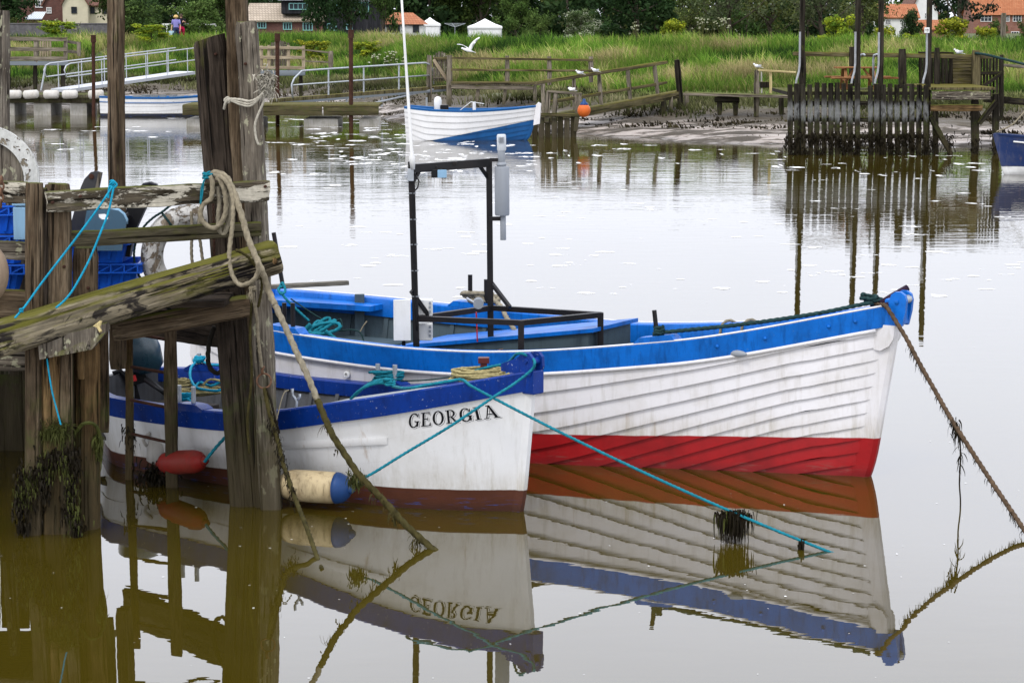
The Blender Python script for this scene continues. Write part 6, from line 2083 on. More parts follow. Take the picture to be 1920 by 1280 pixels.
MB().lathe(b - d * .105, d, [(.110, -.004), (.1185, 0), (.112, .03), (.098, .062), (.07, .092), (.035, .108)], 24).build('blue_end', M['blue_cap'], f2, smooth=True)
j = empty('plastic_jug', at(294, 868, 17.9), 'grubby white plastic jug hung as a fender against the hull behind the ladder', 'jug')
c = at(294, 868, 17.9)
MB().lathe(c, (.1, 0, 1), [(.055, 0), (.085, .02), (.088, .12), (.075, .18), (.035, .225), (.024, .24), (.024, .27), (.028, .275), (.028, .30)], 16).build('body', M['white_old'], j, smooth=True)
MB().tube(spline([c + V((-.07, -.02, .14)), c + V((-.10, -.02, .19)), c + V((-.04, -.02, .25))], .02), .014, 8).build('handle', M['white_old'], j, smooth=True)

# ============================================================ far boats
def small_boat(nm, label, P, bow, hm, gm, inner, n=9, lap=.02, gh=.09, keel=.25, ff=.1, stem_m=None, head=.12):
    h = Hull(P, bow, keel, ff)
    r = empty(nm, h.W((-h.L / 2, 0, 0)), label, 'boat', rz=h.psi)
    h.planked('hull', hm, r, n=n, lap=lap, nu=36, kink=False)
    h.strip('gunwale', gm, r, gh, .022, capw=.07, inh=.10, u1=.99, nu=30)
    h.lining('lining', inner, r, .03, .1, nu=20)
    h.stem('stem', stem_m or hm, r, -keel, h.z[-1] + head, fwd=.06, aft=.06, half=.045)
    for u in (.3, .55): MB().box(h.loc(u, 0, h.zs(u) - .16), (.22, h.beam(u) * 1.85, .04)).build('thwart', inner, r, M=h.M)
    return h, r
# white and blue dinghy by the landing
bow = gp(989, 263)
dm_ = hull_mat('dinghy_paint', (.74, .74, .74), (.006, .085, .26), .58, .20, amt=.15, low=.05, wob=.01)
PD = [-.10, 3.68, .32, .60, .82, .86, .74, .48, .24, .22, .64, .68, .5, .28, .12, 1.03, .95, .93, .97, 1.06]
hD, rD = small_boat('dinghy', 'white clinker dinghy with blue gunwale and blue forefoot moored by the landing', PD, bow, dm_, M['blue_far'], M['blue_far'], n=9, gh=.06, lap=.03, keel=.25, ff=.3, stem_m=dm_, head=.02)
mb = MB()
for s_ in (-1, 1): mb.prism([V((hD.stem_x(1.0) + a, s_ * .06 - .02, 1.0 + c)) for a, c in ((-.12, -.55), (.07, -.5), (.11, .10), (.03, .15), (-.05, .06))], (0, .04, 0))
mb.build('stem_cheek', M['white_paint'], rD, M=hD.M)
p = hD.W(hD.loc(.23, .25, hD.zs(.23), 1))
om2 = empty('outboard_motor', p, 'small outboard with a white cowl standing inside the white dinghy', 'outboard motor')
MB().lathe(p + V((0, 0, -.1)), (0, 0, 1), [(.09, 0), (.115, .05), (.12, .32), (.10, .40), (.04, .44)], 14).build('cowl', M['white_pl'], om2, smooth='auto')
MB().box(p + V((.2, 0, -.05)), (.25, .2, .28)).build('engine_block', M['black_rub'], om2)
p = hD.W(hD.loc(.52, 0, hD.zs(.5), 1))
mb = MB(); mb.tube([p + V((0, 0, -.2)), p + V((0, 0, .22))], .05, 8); mb.tube([p + V((-.45, 0, -.05)), p + V((-.1, 0, .22)), p + V((.3, 0, .16))], .012, 6); mb.build('mast_crutch', M['white_pl'], rD)
# small white boat at the left pontoon: transom towards us on the left
PW = [-.02, 4.72, .4, .58, .72, .75, .68, .45, .22, .48, .58, .6, .46, .25, .1, .78, .74, .74, .80, .95]
wm_ = hull_mat('tender_paint', (.78, .78, .77), (.03, .035, .05), .12, .0, amt=.15, low=.05)
hW, rW = small_boat('tender', 'small white boat with blue gunwale stripes lying behind the tall square post', PW, gp(425, 218.0), wm_, M['blue_far'], M['inner_lite'], n=8, lap=.012, gh=.07)
hW.bead('stripe', M['blue_far'], rW, .22, .012, .02)
mb = MB(); rr = random.Random(2)
for i in range(7):
    p = hW.W(hW.loc(.25 + i * .07, rr.uniform(-.3, .3), hW.zs(.3) + .0, 1)); mb.box(p, (rr.uniform(.15, .3), .2, rr.uniform(.06, .14)), Matrix.Rotation(rr.uniform(0, 3), 3, 'Z'))
tag(mb.build('boat_cover', M['bluegrey_bd']), 'heap of blue grey gear lying in the small white boat', 'gear')
# navy boat coming in at the right edge
PN = [math.pi + .18, 4.2, .30, .7, .85, .88, .74, .5, .26, .55, .68, .7, .5, .3, .12, .84, .78, .80, .88, .98]
nm_ = hull_mat('navy_boat_paint', (.012, .03, .11), (.74, .74, .72), .185, .0, amt=.15, low=.03, chips=(.5, .5, .5))
hN, rN = small_boat('motor_boat', 'navy blue boat with a white bottom cut by the right edge of the picture', PN, gp(1886, 327), nm_, M['navy_boat'], M['inner_lite'], n=6, lap=.004, gh=.05, head=-.02)
hN.bead('cove_line', M['white_pl'], rN, .17, .01, .022, u1=.93)
p0 = hN.W(hN.loc(.99, 0, hN.zs(1) + .02))
tag(rope('rope', [p0, at(1900, 232, 53.8), at(1932, 196, 54)], .018, M['rope_pale']), 'pale rope rising from the bow of the navy boat', 'rope')
# ------------------------------------------------------------------ the timber quay
Q = empty('timber_quay', at(110, 1003, 15.8), 'weathered timber quay with pile clusters, peeling rails and a plank deck', 'quay')
def qp(name, top, bot, w_, d_, mat, seed, Yt, Yb=None, **k):
    return timber(name, at(*bot, Yb or Yt), at(*top, Yt), w_, d_, M[mat], Q, up=V((0, 1, 0)), seed=seed, **k)
# left cluster
pile('round_pile', at(63, 1075, 15.80), at(65, 343, 15.80), .064, .062, M['pier'], Q, 1, rough=.07)
qp('square_pile', (108, 345), (110, 1070), .175, .14, 'pier', 2, 15.92)
qp('plank', (83, 352), (88, 1068), .045, .07, 'pier_dark', 3, 15.84)
qp('plank', (97, 652), (99, 1060), .125, .06, 'pier_brown', 4, 15.80, wear=.009)
qp('plank', (124, 652), (124, 1062), .085, .055, 'pier', 5, 15.81)
qp('square_pile', (160, 464), (163, 700), .165, .13, 'pier', 6, 16.06)
pile('round_pile', at(164, 1070, 16.0), at(163, 640, 16.0), .092, .088, M['pier_brown'], Q, 7, rough=.09)
qp('plank', (151, 646), (152, 710), .05, .05, 'pier_brown', 8, 15.89)
qp('plank', (195, 560), (196, 811), .062, .05, 'pier', 9, 16.05)
# a knee block on the square pile
qp('chock', (128, 560), (128, 600), .05, .05, 'pier', 10, 15.80)
# right cluster
pile('leaning_pile', at(466, 1010, 16.80), at(394, 72, 16.98), .118, .118, M['pier_dark'], Q, 11, rough=.075, flat=.35, tilt=.25, sides=72)
qp('square_pile', (441, -70), (476, 1010), .155, .15, 'pier', 12, 16.92)
qp('square_pile', (463, 42), (512, 1015), .152, .15, 'pier_grey', 13, 16.72, 16.66, wear=.009)
qp('plank', (489, 560), (492, 1000), .10, .05, 'pier_dark', 14, 16.70)
# tall mast-like post
pile_top = at(217, -70, 17.35)
tp = timber('tall_post', at(221, 692, 17.35), pile_top, .105, .105, M['pier'], Q, up=V((.55, .83, 0)), seed=15, n=40)
pile('round_pile', at(6, 700, 18.2), at(7, 20, 18.2), .052, .046, M['pier_grey'], Q, 16, rough=.06)
# rails
timber('top_rail', at(88, 377, 15.74), at(504, 357.5, 16.56), .045, .148, M['rail_paint'], Q, seed=17, wear=.009, n=60)
timber('mid_rail', at(128, 449, 15.96), at(489, 428.5, 16.60), .04, .108, M['rail'], Q, seed=18, wear=.006, n=50)
timber('top_rail', at(-160, 352, 16.15), at(52, 361, 16.1), .05, .15, M['rail_paint'], Q, seed=19)
timber('mid_rail', at(-160, 462, 16.3), at(52, 470, 16.2), .04, .135, M['pier_grey'], Q, seed=20)
timber('edge_board', at(-160, 565, 16.1), at(52, 570, 16.1), .05, .2, M['pier'], Q, seed=21)
timber('fascia', at(-200, 664, 16.1), at(50, 674, 16.05), .06, .17, M['pier_grey'], Q, seed=22)
# deck
zq = 1.60
for i in range(6):
    y = 16.30 + i * .15
    timber('deck_plank', (-6.2, y, zq - .03), (-2.05, y, zq - .03), .145, .05, M['deck_dark'], Q, seed=30 + i, n=14)
for i in range(9):
    y = 17.25 + i * .2
    timber('deck_plank', (-7.2, y, zq - .03), (-3.35, y, zq - .03), .19, .05, M['deck_dark'], Q, seed=50 + i, n=8)
for x in (-5.6, -4.6, -3.7): timber('bearer', (x, 16.3, zq - .17), (x, 18.9, zq - .17), .12, .2, M['pier_dark'], Q, seed=int(-x * 10), n=10)
# deck edge under the log and the deep cross beam behind
timber('edge_beam', at(212, 621, 16.50), at(470, 572, 16.60), .12, .155, M['pier'], Q, seed=24)
timber('cross_beam', at(228, 590, 18.5), at(478, 622, 17.0), .12, .30, M['pier_dark'], Q, seed=25)
# dark plank wall at the back of the quay
for i in range(16):
    x = -7.4 + i * .245
    timber('back_plank', (x, 18.95 + .03 * (i % 2), -.6), (x, 18.95 + .03 * (i % 2), zq - .08), .24, .06, M['pier_dark'], Q, up=V((0, 1, 0)), seed=70 + i, n=10)
# corbel under the log
c = [at(71, 640, 15.62), at(74, 674, 15.62), at(172, 655, 15.62), at(199, 622, 15.66), at(199, 606, 15.66)]
MB().prism(c, (0, .16, 0)).build('corbel', M['pier_grey'], Q)
# iron bolts
for (px, py, Y) in ((98, 380, 15.70), (150, 368, 15.78), (120, 500, 15.84), (165, 540, 15.98), (470, 360, 16.5), (497, 350, 16.5), (460, 120, 16.62), (404, 102, 16.84)):
    MB().lathe(at(px, py, Y), (0, -1, 0), [(.011, -.03), (.011, .004), (.006, .008)], 8).build('bolt', M['rust'], Q)

# the big raking log
LG0, LG1 = at(-150, 679, 15.40), at(519, 480, 16.30)
lg = pile('mossy_log', LG0, LG1, .128, .122, M['log'], None, 21, rough=.055, n=70, sides=72, flat=.62)
tag(lg, 'big mossy squared log resting on a slant across the front of the quay', 'log')
mb = MB(); mb.tube([at(184, 613, 15.42), at(189, 622, 15.40)], .011, 8); mb.prism([at(174, 611, 15.46), at(186, 616, 15.45), at(191, 603, 15.46), at(186, 602, 15.47)], (0, .03, 0)); mb.build('peg', M['yellow_wd'], lg)
e = LG1 + (LG1 - LG0).normalized() * .002
MB().ellipsoid(at(514, 489, 16.17), .022, .012, .03).build('end_knot', M['pier_brown'], lg, smooth=True)

# ladder
ld_ = empty('ladder', at(322, 921, 17.4), 'old wooden ladder with iron rungs hanging between the two pile clusters', 'ladder')
def LP(px, py): return at(px, py, 17.75 - (px - 240) / 90 * .35)
timber('upright', LP(243, 935), LP(242, 575), .055, .05, M['pier_brown'], ld_, up=V((0, 1, 0)), seed=40)
timber('upright', LP(323, 935), LP(319, 590), .095, .06, M['pier'], ld_, up=V((0, 1, 0)), seed=41)
for (y0, y1) in ((624, 638), (687, 700), (749, 765), (812, 830), (876, 893)):
    MB().tube([LP(243, y0), LP(320, y1)], .013, 8).build('rung', M['rust'], ld_, smooth='auto')
mb = MB(); rr = random.Random(8)
weed_geo(mb, LP(292, 892), 420, (.06, .05, .05), .08, .008, rr)
tag(mb.build('seaweed', M['weed']), 'black weed tangled round the foot of the ladder', 'seaweed')
mb = MB(); weed_geo(mb, LP(243, 820), 150, (.022, .022, .06), .06, .006, rr)
tag(mb.build('seaweed', M['weed']), 'small dark weed clump caught half way up the ladder upright', 'seaweed')

# ------------------------------------------------------------------ things standing on the quay
def lifebuoy():
    c = at(361, 478, 16.98)
    r = empty('lifebuoy', c, 'old lifebuoy with flaking white paint hung behind the quay rails', 'lifebuoy')
    Ro, Rt = .302, .084
    fr = Matrix.Rotation(R_(18), 3, 'Z') @ Matrix.Rotation(R_(6), 3, 'X')
    rows = []
    for i in range(48):
        a = 2 * math.pi * i / 48
        row = []
        for k in range(16):
            b = 2 * math.pi * k / 16
            q = Ro + Rt * math.cos(b)
            row.append(c + fr @ V((q * math.cos(a), Rt * .72 * math.sin(b), q * math.sin(a))))
        rows.append(row)
    rows.append(rows[0])
    MB().grid(rows, closed=True).build('ring', M['ring_paint'], r, smooth=True)
    for a in (35, 125, 215, 305):
        a = R_(a)
        mb = MB()
        pts = []
        for k in range(15):
            b = 2 * math.pi * k / 14
            q = Ro + (Rt + .012) * math.cos(b)
            pts.append(c + fr @ V((q * math.cos(a), (Rt * .72 + .012) * math.sin(b), q * math.sin(a))))
        mb.tube(pts, .009, 6); mb.build('lashing', M['rope_green'], r, smooth=True)
    pts = []
    for k in range(33):
        a = 2 * math.pi * k / 32
        q = Ro + Rt + .02 + .035 * abs(math.sin(2 * (a - R_(35))))
        pts.append(c + fr @ V((q * math.cos(a), -.03, q * math.sin(a))))
    rope_geo(mb := MB(), pts, .009)
    mb.build('grab_line', M['rope_green'], r, smooth=True)
lifebuoy()
# half-round white rimmed lifebuoy board at the far left
Ya = 16.75
c = at(-26, 336, Ya); k = Ya / FPX
r = empty('lifebuoy_board', at(-10, 560, Ya), 'round topped wooden board with a speckled white rim standing above the rail', 'board')
def arc(rad, y, a0=0, a1=180, n=32): return [V((c.x + rad * math.cos(R_(a0 + (a1 - a0) * i / n)), y, c.z + rad * math.sin(R_(a0 + (a1 - a0) * i / n)))) for i in range(n + 1)]
bd = arc(92 * k, Ya) + [V((c.x - 92 * k, Ya, zq)), V((c.x + 92 * k, Ya, zq))]
MB().prism(bd, (0, .04, 0)).build('board', M['pier_grey'], r)
mb = MB()
o1, i1 = arc(101 * k, Ya - .035), arc(73 * k, Ya - .035)
o1 = [V((o1[0].x - .0, Ya - .035, zq))] + o1 + [V((o1[-1].x, Ya - .035, zq))]; i1 = [V((i1[0].x, Ya - .035, zq))] + i1 + [V((i1[-1].x, Ya - .035, zq))]
dy = V((0, .033, 0))
mb.grid([[a, b, b + dy, a + dy] for a, b in zip(o1, i1)], closed=True)
mb.build('rim', M['arch_paint'], r, smooth='auto')
for a in (12, 25, 40, 60, 80):
    q = V((c.x + 86 * k * math.cos(R_(a)), Ya - .036, c.z + 86 * k * math.sin(R_(a)))); MB().lathe(q, (0, -1, 0), [(.007, 0), (.005, .005)], 7).build('nail', M['rust'], r)
# fish crates
crate_proto = []
def crate(loc, rz, label, grp='blue fish crates stacked on the quay'):
    if crate_proto:
        o = copy_tree(crate_proto[0])
        o.location = loc; o.rotation_euler = (0, 0, rz); o['label'] = label
        return o
    r = empty('fish_crate', loc, label, 'crate', grp, rz)
    Lx, Ly, H, t = .78, .46, .20, .012
    I = WM[r.name]
    def shell():
        rows = []
        for (kx, z, e) in ((.88, 0, 0), (1.0, H, 0), (1.0, H, 1), (.88, t, 1)):
            x, y = Lx / 2 * kx - e * t, Ly / 2 * kx - e * t
            q = .04
            rows.append([V(p) for p in ((-x + q, -y, z), (x - q, -y, z), (x, -y + q, z), (x, y - q, z), (x - q, y, z), (-x + q, y, z), (-x, y - q, z), (-x, -y + q, z))])
        mb = MB().grid(rows, closed=True)
        n = len(mb.v)
        mb.f.append(tuple(range(7, -1, -1))); mb.m.append(0)
        mb.f.append(tuple(n - 8 + i for i in range(8))); mb.m.append(0)
        return mb
    sh = shell()
    for i in range(7):
        x = -Lx * .36 + i * Lx * .12
        for s_ in (-1, 1): sh.beam((x * .9, s_ * Ly * .452, .02), (x, s_ * (Ly * .5 + .004), H - .05), .022, .014, V((0, 1, 0)))
    sh.build('shell', M['crate_blue'], r, smooth='auto', M=I)
    mb = MB()
    for s_ in (-1, 1):
        mb.box((0, s_ * (Ly / 2 + .018), H + .004), (Lx + .07, .036, .012)); mb.box((s_ * (Lx / 2 + .018), 0, H + .004), (.036, Ly + .0, .012))
        mb.box((0, s_ * (Ly / 2 + .018), H - .058), (Lx + .06, .03, .01)); mb.box((s_ * (Lx / 2 + .018), 0, H - .058), (.03, Ly, .01))
        for i in range(9):
            x = -Lx / 2 + i * Lx / 8
            mb.box((x, s_ * (Ly / 2 + .018), H - .028), (.012, .03, .055))
            if i < 8: mb.beam((x, s_ * (Ly / 2 + .026), H - .055), (x + Lx / 8, s_ * (Ly / 2 + .026), H - .004), .008, .01, V((0, 1, 0)))
        for i in range(5):
            y = -Ly / 2 + i * Ly / 4
            mb.box((s_ * (Lx / 2 + .018), y, H - .028), (.03, .012, .055))
            if i < 4: mb.beam((s_ * (Lx / 2 + .026), y, H - .055), (s_ * (Lx / 2 + .026), y + Ly / 4, H - .004), .008, .01, V((1, 0, 0)))
    mb.build('rim', M['crate_blue'], r, M=I)
    crate_proto.append(r)
    return r
kx = 16.95 / FPX
cx1 = (150 - 960) * kx
crate((cx1 + .04, 16.98, zq + .0), .06, 'blue fish crate at the bottom of the stack beside the lifebuoy')
crate((cx1 - .01, 16.96, zq + .215), -.05, 'blue fish crate on top of the stack beside the lifebuoy')
cx2 = (-45 - 960) * kx
for i, (lab, dx, a) in enumerate((('bottom blue crate of the stack behind the left rail board', .0, .02), ('middle blue crate of the stack behind the left rail board', .02, -.04), ('top blue crate of the stack behind the left rail, under the pale blue tub', -.01, .05))):
    crate((cx2 + dx, 16.92, zq + .215 * i), a, lab)
tag(MB().box((cx2 - .05, 16.92, zq + .655), (.62, .36, .03)).build('crate_lid', M['crate_blue']), 'blue lid lying on the stack behind the left rail', 'lid')
mb = MB()
p = at(40, 418, 16.55)
for kk in (0,): mb.box(p + V((.03, 0, -.0)), (.15, .12, .24))
o = mb.build('pale_blue_tub', M['pale_blue']); tag(o, 'pale blue plastic tub standing on the crates beside the left post', 'tub')
rows = []
for z, e in ((.005, .9), (.012, 1.03), (.03, 1.03), (.035, .9)):
    rows.append([p + V((.03 + sx * .078 * e, sy * .064 * e, .12 + z)) for sx, sy in ((-1, -1), (1, -1), (1, 1), (-1, 1))])
m2 = MB().grid(rows, closed=True); m2.f += [(3, 2, 1, 0), (12, 13, 14, 15)]; m2.m += [0, 0]
m2.build('rim', M['pale_blue'], o)
# slate blue lid with a handle hole, black outboard leg, dark rudder
def rounded(px, Y, n=6):
    return [at(x, y, Y) for x, y in px]
Yq = 16.62
pl = empty('tub_panel', at(190, 445, Yq), 'slate blue plastic panel with an oval handle hole leaning behind the rails', 'panel')
outer = [(150, 470), (163, 392), (196, 390), (222, 395), (231, 402), (236, 412), (236, 420), (228, 470)]
hole = [(183, 402), (188, 400), (196, 401), (203, 404), (205, 408), (200, 412), (190, 412), (184, 408)]
mb = MB()
op, hp = [at(x, y, Yq) for x, y in outer], [at(x, y, Yq) for x, y in hole]
n = len(op)
ordr = [5 + i for i in range(8)]
hp2 = [hp[i] for i in (7, 0, 2, 3, 4, 4, 5, 6)]
dy = V((0, .035, 0))
mb.grid([op + [op[0]], hp2 + [hp2[0]]]); mb.grid([[p + dy for p in op + [op[0]]], [p + dy for p in hp2 + [hp2[0]]]])
mb.grid([op + [op[0]], [p + dy for p in op + [op[0]]]]); mb.grid([hp2 + [hp2[0]], [p + dy for p in hp2 + [hp2[0]]]])
mb.build('panel', M['slate_blue'], pl)
MB().tube([at(x, y, Yq) + dy * .5 for x, y in outer[1:7]], .014, 8).build('rolled_edge', M['pale_blue'], pl, smooth=True)
ru = [at(x, y, 16.75) for x, y in ((170, 323), (180, 321), (191, 324), (176, 400), (158, 470), (118, 470), (138, 400), (151, 352), (158, 336))]
o = MB().prism(ru, (0, .04, 0)).build('rudder', M['navy_blk'])
tag(o, 'blue black wooden rudder blade sticking up above the quay rail', 'rudder')
MB().prism([at(184.5, 323, 16.74), at(190.5, 324.5, 16.74), at(176, 396, 16.74), at(170, 396, 16.74)], (0, .005, 0)).build('worn_edge', M['pier_grey'], o)
MB().lathe(at(171.5, 331, 16.75), (0, -1, 0), [(.02, 0), (.018, .01), (.006, .012)], 10).build('bolt', M['rust'], o)
bl = empty('rubber_trough', at(245, 470, 16.85), 'black rubber trough slanting behind the rails above the blue crates', 'trough')
MB().prism([at(x, y, 16.85) for x, y in ((266, 346), (280, 342), (293, 347), (268, 400), (250, 440), (243, 482), (206, 478), (176, 462), (205, 425), (236, 398), (240, 372))], (0, .10, 0)).build('side', M['black_rub'], bl)
MB().tube([at(x, y, 16.83) for x, y in ((268, 346), (281, 343), (293, 348))], .010, 8).build('lip', M['navy_blk'], bl, smooth=True)
MB().tube([at(160, 476, 16.80), at(244, 402, 16.80)], .026, 8).build('strut', M['black_rub'], bl)
# brown buoy at the left edge
c = at(-22, 512, 15.7)
r = empty('pick_up_buoy', c, 'brown beige round buoy hanging on the quay at the left edge', 'buoy')
MB().ellipsoid(c, .14, .14, .205, n=20, m=14).build('ball', M['brown_buoy'], r, smooth=True)
MB().lathe(c + V((0, 0, .19)), (0, 0, 1), [(.05, 0), (.04, .05), (.02, .08)], 10).build('eye', M['brown_buoy'], r, smooth=True)
MB().tube([c + V((0, 0, .26)), at(-20, 380, 16.0)], .012, 6).build('lanyard', M['rope_grey'], r)
# rusty shackle chain at the left rail
mb = MB()
for i in range(5):
    p = at(3 - i * .5, 338 + i * 11, 15.98)
    pts = [p + V(((.017 * math.cos(a)) if i % 2 else 0, 0 if i % 2 else .017 * math.cos(a), .028 * math.sin(a))) for a in [2 * math.pi * k / 12 for k in range(13)]]
    mb.tube(pts, .008, 6)
tag(mb.build('rusty_chain', M['copper']), 'short rusty orange chain on the left rail board', 'chain')

# ------------------------------------------------------------------ seaweed on the left piles
mb = MB(); rr = random.Random(12)
for (px, py, n, sx_, sz_) in ((40, 905, 130, .022, .07), (36, 950, 150, .022, .06), (44, 985, 90, .022, .04), (64, 890, 70, .025, .04), (84, 880, 150, .03, .05), (98, 858, 150, .04, .025), (122, 850, 170, .04, .03), (140, 868, 110, .022, .05), (132, 915, 120, .02, .05), (128, 955, 140, .025, .05), (143, 990, 120, .022, .04), (84, 920, 80, .018, .05), (62, 940, 50, .04, .05)):
    weed_geo(mb, at(px, py, 15.71), int(n * 1.25), (sx_, .03, sz_), .05, .0065, rr, 1.3, .6)
sw = mb.build('seaweed', M['weed'])
m2 = MB()
for (px, py, n) in ((44, 925, 120), (90, 872, 110), (120, 862, 130), (136, 930, 110), (60, 900, 70), (138, 975, 70)): weed_geo(m2, at(px, py, 15.70), n, (.03, .03, .06), .045, .005, rr, 1.2, .6)
m2.build('olive_fronds', M['weed_green'], sw)
tag(sw, 'dark bladder wrack clinging to the foot of the front pile cluster', 'seaweed')
mb = MB()
weed_geo(mb, at(108, 800, 15.74), 420, (.05, .02, .035), .055, .0028, rr, .2)
weed_geo(mb, at(102, 808, 15.74), 300, (.05, .02, .018), .085, .0028, rr, 1)
q = [at(140, 812, 15.88), at(155, 795, 15.86), at(172, 793, 15.87), at(184, 805, 15.92), at(190, 835, 15.95), at(188, 865, 15.95)]
mb.tube(spline(q, .02), .014, 6)
weed_geo(mb, at(185, 830, 15.93), 80, (.015, .02, .05), .08, .005, rr, 1)
tag(mb.build('green_weed', M['weed_green']), 'tuft of yellow green weed on the plank of the front pile cluster', 'weed')
# ------------------------------------------------------------------ ropes
def pts(lst, Y0, Y1=None):
    Y1 = Y0 if Y1 is None else Y1
    n = len(lst) - 1
    return [at(x, y, Y0 + (Y1 - Y0) * i / n) for i, (x, y) in enumerate(lst)]
Yr_ = 16.45
# main mooring rope: hangs in a coil on the rail, then slants down into the river
main = [(392, 328), (402, 324), (414, 326), (426, 334), (434, 350), (441, 366), (447, 385), (455, 410), (463, 440), (472, 464), (482, 487), (492, 510), (504, 545), (516, 572), (536, 615), (557, 662), (576, 703), (595, 749), (610, 785), (624, 816), (648, 853), (672, 888), (704, 922), (735, 955), (761, 984), (790, 1010), (812, 1029)]
mp = pts(main[:3], 16.34, 16.30) + pts(main[3:12], 16.27, 16.0) + pts(main[12:], 16.05, gp(812, 1029).y)
tag(rope('mooring_rope', mp[:14], .0225, M['rope_pale'], n=12), 'thick pale rope looped over the peeling rail and running down to the river', 'rope')
o = [x for x in COL.objects if x.name.startswith('mooring_rope')][0]
mb = MB(); q = rope_geo(mb, mp[13:18], .0225, n=12); mb.build('lower_rope', M['rope_grey'], o, smooth=True)
mb = MB(); q = rope_geo(mb, mp[17:] + [mp[-1] + (mp[-1] - mp[-2]) * .4], .0235, n=12)
rr = random.Random(20)
for p in q[5::3]:
    weed_geo(mb, p, 9, (.014, .014, .014), .034, .0055, rr)
for i in range(8, len(q), 9):
    if i < len(q): weed_geo(mb, q[i] - V((0, 0, .02)), rr.randint(5, 30), (.018, .018, .018), rr.uniform(.04, .09), .005, rr)
mb.build('weedy_end', M['rope_weedy'], o, smooth='auto')
mb = MB(); weed_geo(mb, at(668, 896, 15.95), 200, (.03, .03, .03), .055, .0055, rr); mb.build('weed_knot', M['weed_green'], o)
# coils on the rail
tag(rope('rope_coil', pts([(393, 330), (398, 340), (398, 360), (394, 374), (382, 382), (376, 396), (378, 412), (388, 423), (400, 428), (412, 421), (421, 405), (424, 385), (421, 358), (412, 337), (405, 332)], 16.25, 16.25), .0185, M['rope_pale'], n=12), 'smaller pale rope loop hanging on the peeling rail', 'rope')
tag(rope('rope_coil', pts([(405, 330), (418, 334), (430, 350), (437, 375), (437, 400), (435, 430), (431, 460), (430, 488), (436, 516), (448, 533), (463, 532), (476, 524), (484, 508), (482, 490)], 16.26, 15.92), .0165, M['rope_pale'], n=12), 'larger pale rope loop hanging down over the mossy log', 'rope')
tag(rope('rope_coil', pts([(399, 329), (410, 330), (420, 340), (428, 362), (430, 390), (427, 420), (420, 438), (412, 434), (409, 410), (411, 380), (408, 350)], 16.29, 16.29), .0165, M['rope_grey'], n=12), 'narrow greyish rope loop behind the two pale loops on the rail', 'rope')
tag(rope('rope', pts([(443, 470), (449, 472), (463, 480), (476, 495), (487, 510), (491, 530), (489, 552), (484, 575)], 16.0, 16.25), .010, M['rope_weedy']), 'thin mossy cord looped over the end of the big log', 'rope')
mb = MB()
rope_geo(mb, coil_pts(at(388, 336, 16.27), .03, .03, 3, .05, 3), .007)
rope_geo(mb, pts([(382, 338), (380, 360), (376, 382), (378, 352), (387, 330)], 16.24), .006)
tag(mb.build('twine', M['rope_teal'], smooth=True), 'dark teal twine knotted round the rope coil on the rail', 'twine')
for xs_, lab in (((359, 396, 360, 430, 359, 470, 361, 500), 'thin dark rope hanging straight behind the rails, first of two'), ((374, 396, 373, 430, 377, 465, 381, 496), 'thin dark rope hanging straight behind the rails, close to the chain')):
    l = [(xs_[i], xs_[i + 1]) for i in range(0, 8, 2)]
    tag(rope('rope', pts(l, 16.75), .012, M['rope_grey']), lab, 'rope')
mb = MB()
for i in range(20):
    p = at(400 + .1 * i, 382 + i * 5.2, 16.7)
    q = [p + V(((.008 * math.cos(a)) if i % 2 else 0, 0 if i % 2 else .008 * math.cos(a), .013 * math.sin(a))) for a in [2 * math.pi * k / 10 for k in range(11)]]
    mb.tube(q, .0032, 5)
tag(mb.build('chain', M['rust']), 'thin rusty chain hanging behind the rope loops', 'chain')
# lines over the log and down the right cluster
tag(rope('rope', pts([(443, 468), (452, 474), (459, 490), (464, 512), (470, 535), (472, 560), (470, 600), (469, 640), (472, 690), (470, 730), (466, 765), (464, 800), (468, 850)], 16.12, 16.5), .0095, M['rope_weedy']), 'thin weedy rope hanging down the face of the right pile cluster', 'rope')
rg = tag(rope('rope', pts([(474, 520), (474, 545), (478, 575), (482, 600), (484, 630), (487, 660), (491, 688)], 16.2, 16.45), .0125, M['rope_pale']), 'knotted pale rope holding the rusty ring on the right pile cluster', 'rope')
mb = MB(); weed_geo(mb, at(473, 548, 16.12), 30, (.014, .014, .02), .07, .004, rr, .9); rope_geo(mb, coil_pts(at(473, 545, 16.14), .02, .02, 2.5, .03, 8), .010); mb.build('knot', M['rope_pale'], rg, smooth=True)
mb = MB()
c = at(495, 714, 16.46)
mb.tube([c + V((.052 * math.cos(a), .01 * math.sin(a), .052 * math.sin(a))) for a in [2 * math.pi * k / 24 for k in range(25)]], .007, 8)
mb.tube([c + V((-.01, 0, .05)), c + V((-.012, 0, .085)), c + V((.0, 0, .11))], .011, 8)
tag(mb.build('iron_ring', M['copper'], smooth=True), 'rusty iron ring hanging on the rope of the right pile cluster', 'ring')
wr = pts([(496, 727), (502, 759), (510, 790), (517, 812), (524, 838), (530, 866)], 16.45, 16.25) + pts([(540, 895), (551, 927), (563, 958), (575, 988), (588, 1025), (599, 1056), (603, 1066)], 16.1, gp(603, 1066).y)
o = tag(rope('rope', wr, .0165, M['rope_weedy'], n=10), 'weedy rope running from the iron ring down into the water', 'rope')
mb = MB()
rope_geo(mb, pts([(500, 727), (508, 750), (516, 785), (524, 812)], 16.44, 16.38), .009)
for p in wr[2:8]: weed_geo(mb, p, 70, (.014, .014, .035), .04, .004, rr)
mb.build('weed', M['weed'], o)
tag(rope('twine', pts([(515, 800), (520, 780), (527, 752), (533, 736), (541, 731)], 16.5, 17.2), .005, M['rope_pale']), 'thin pale twine from the weedy rope up to the oarlock', 'twine')
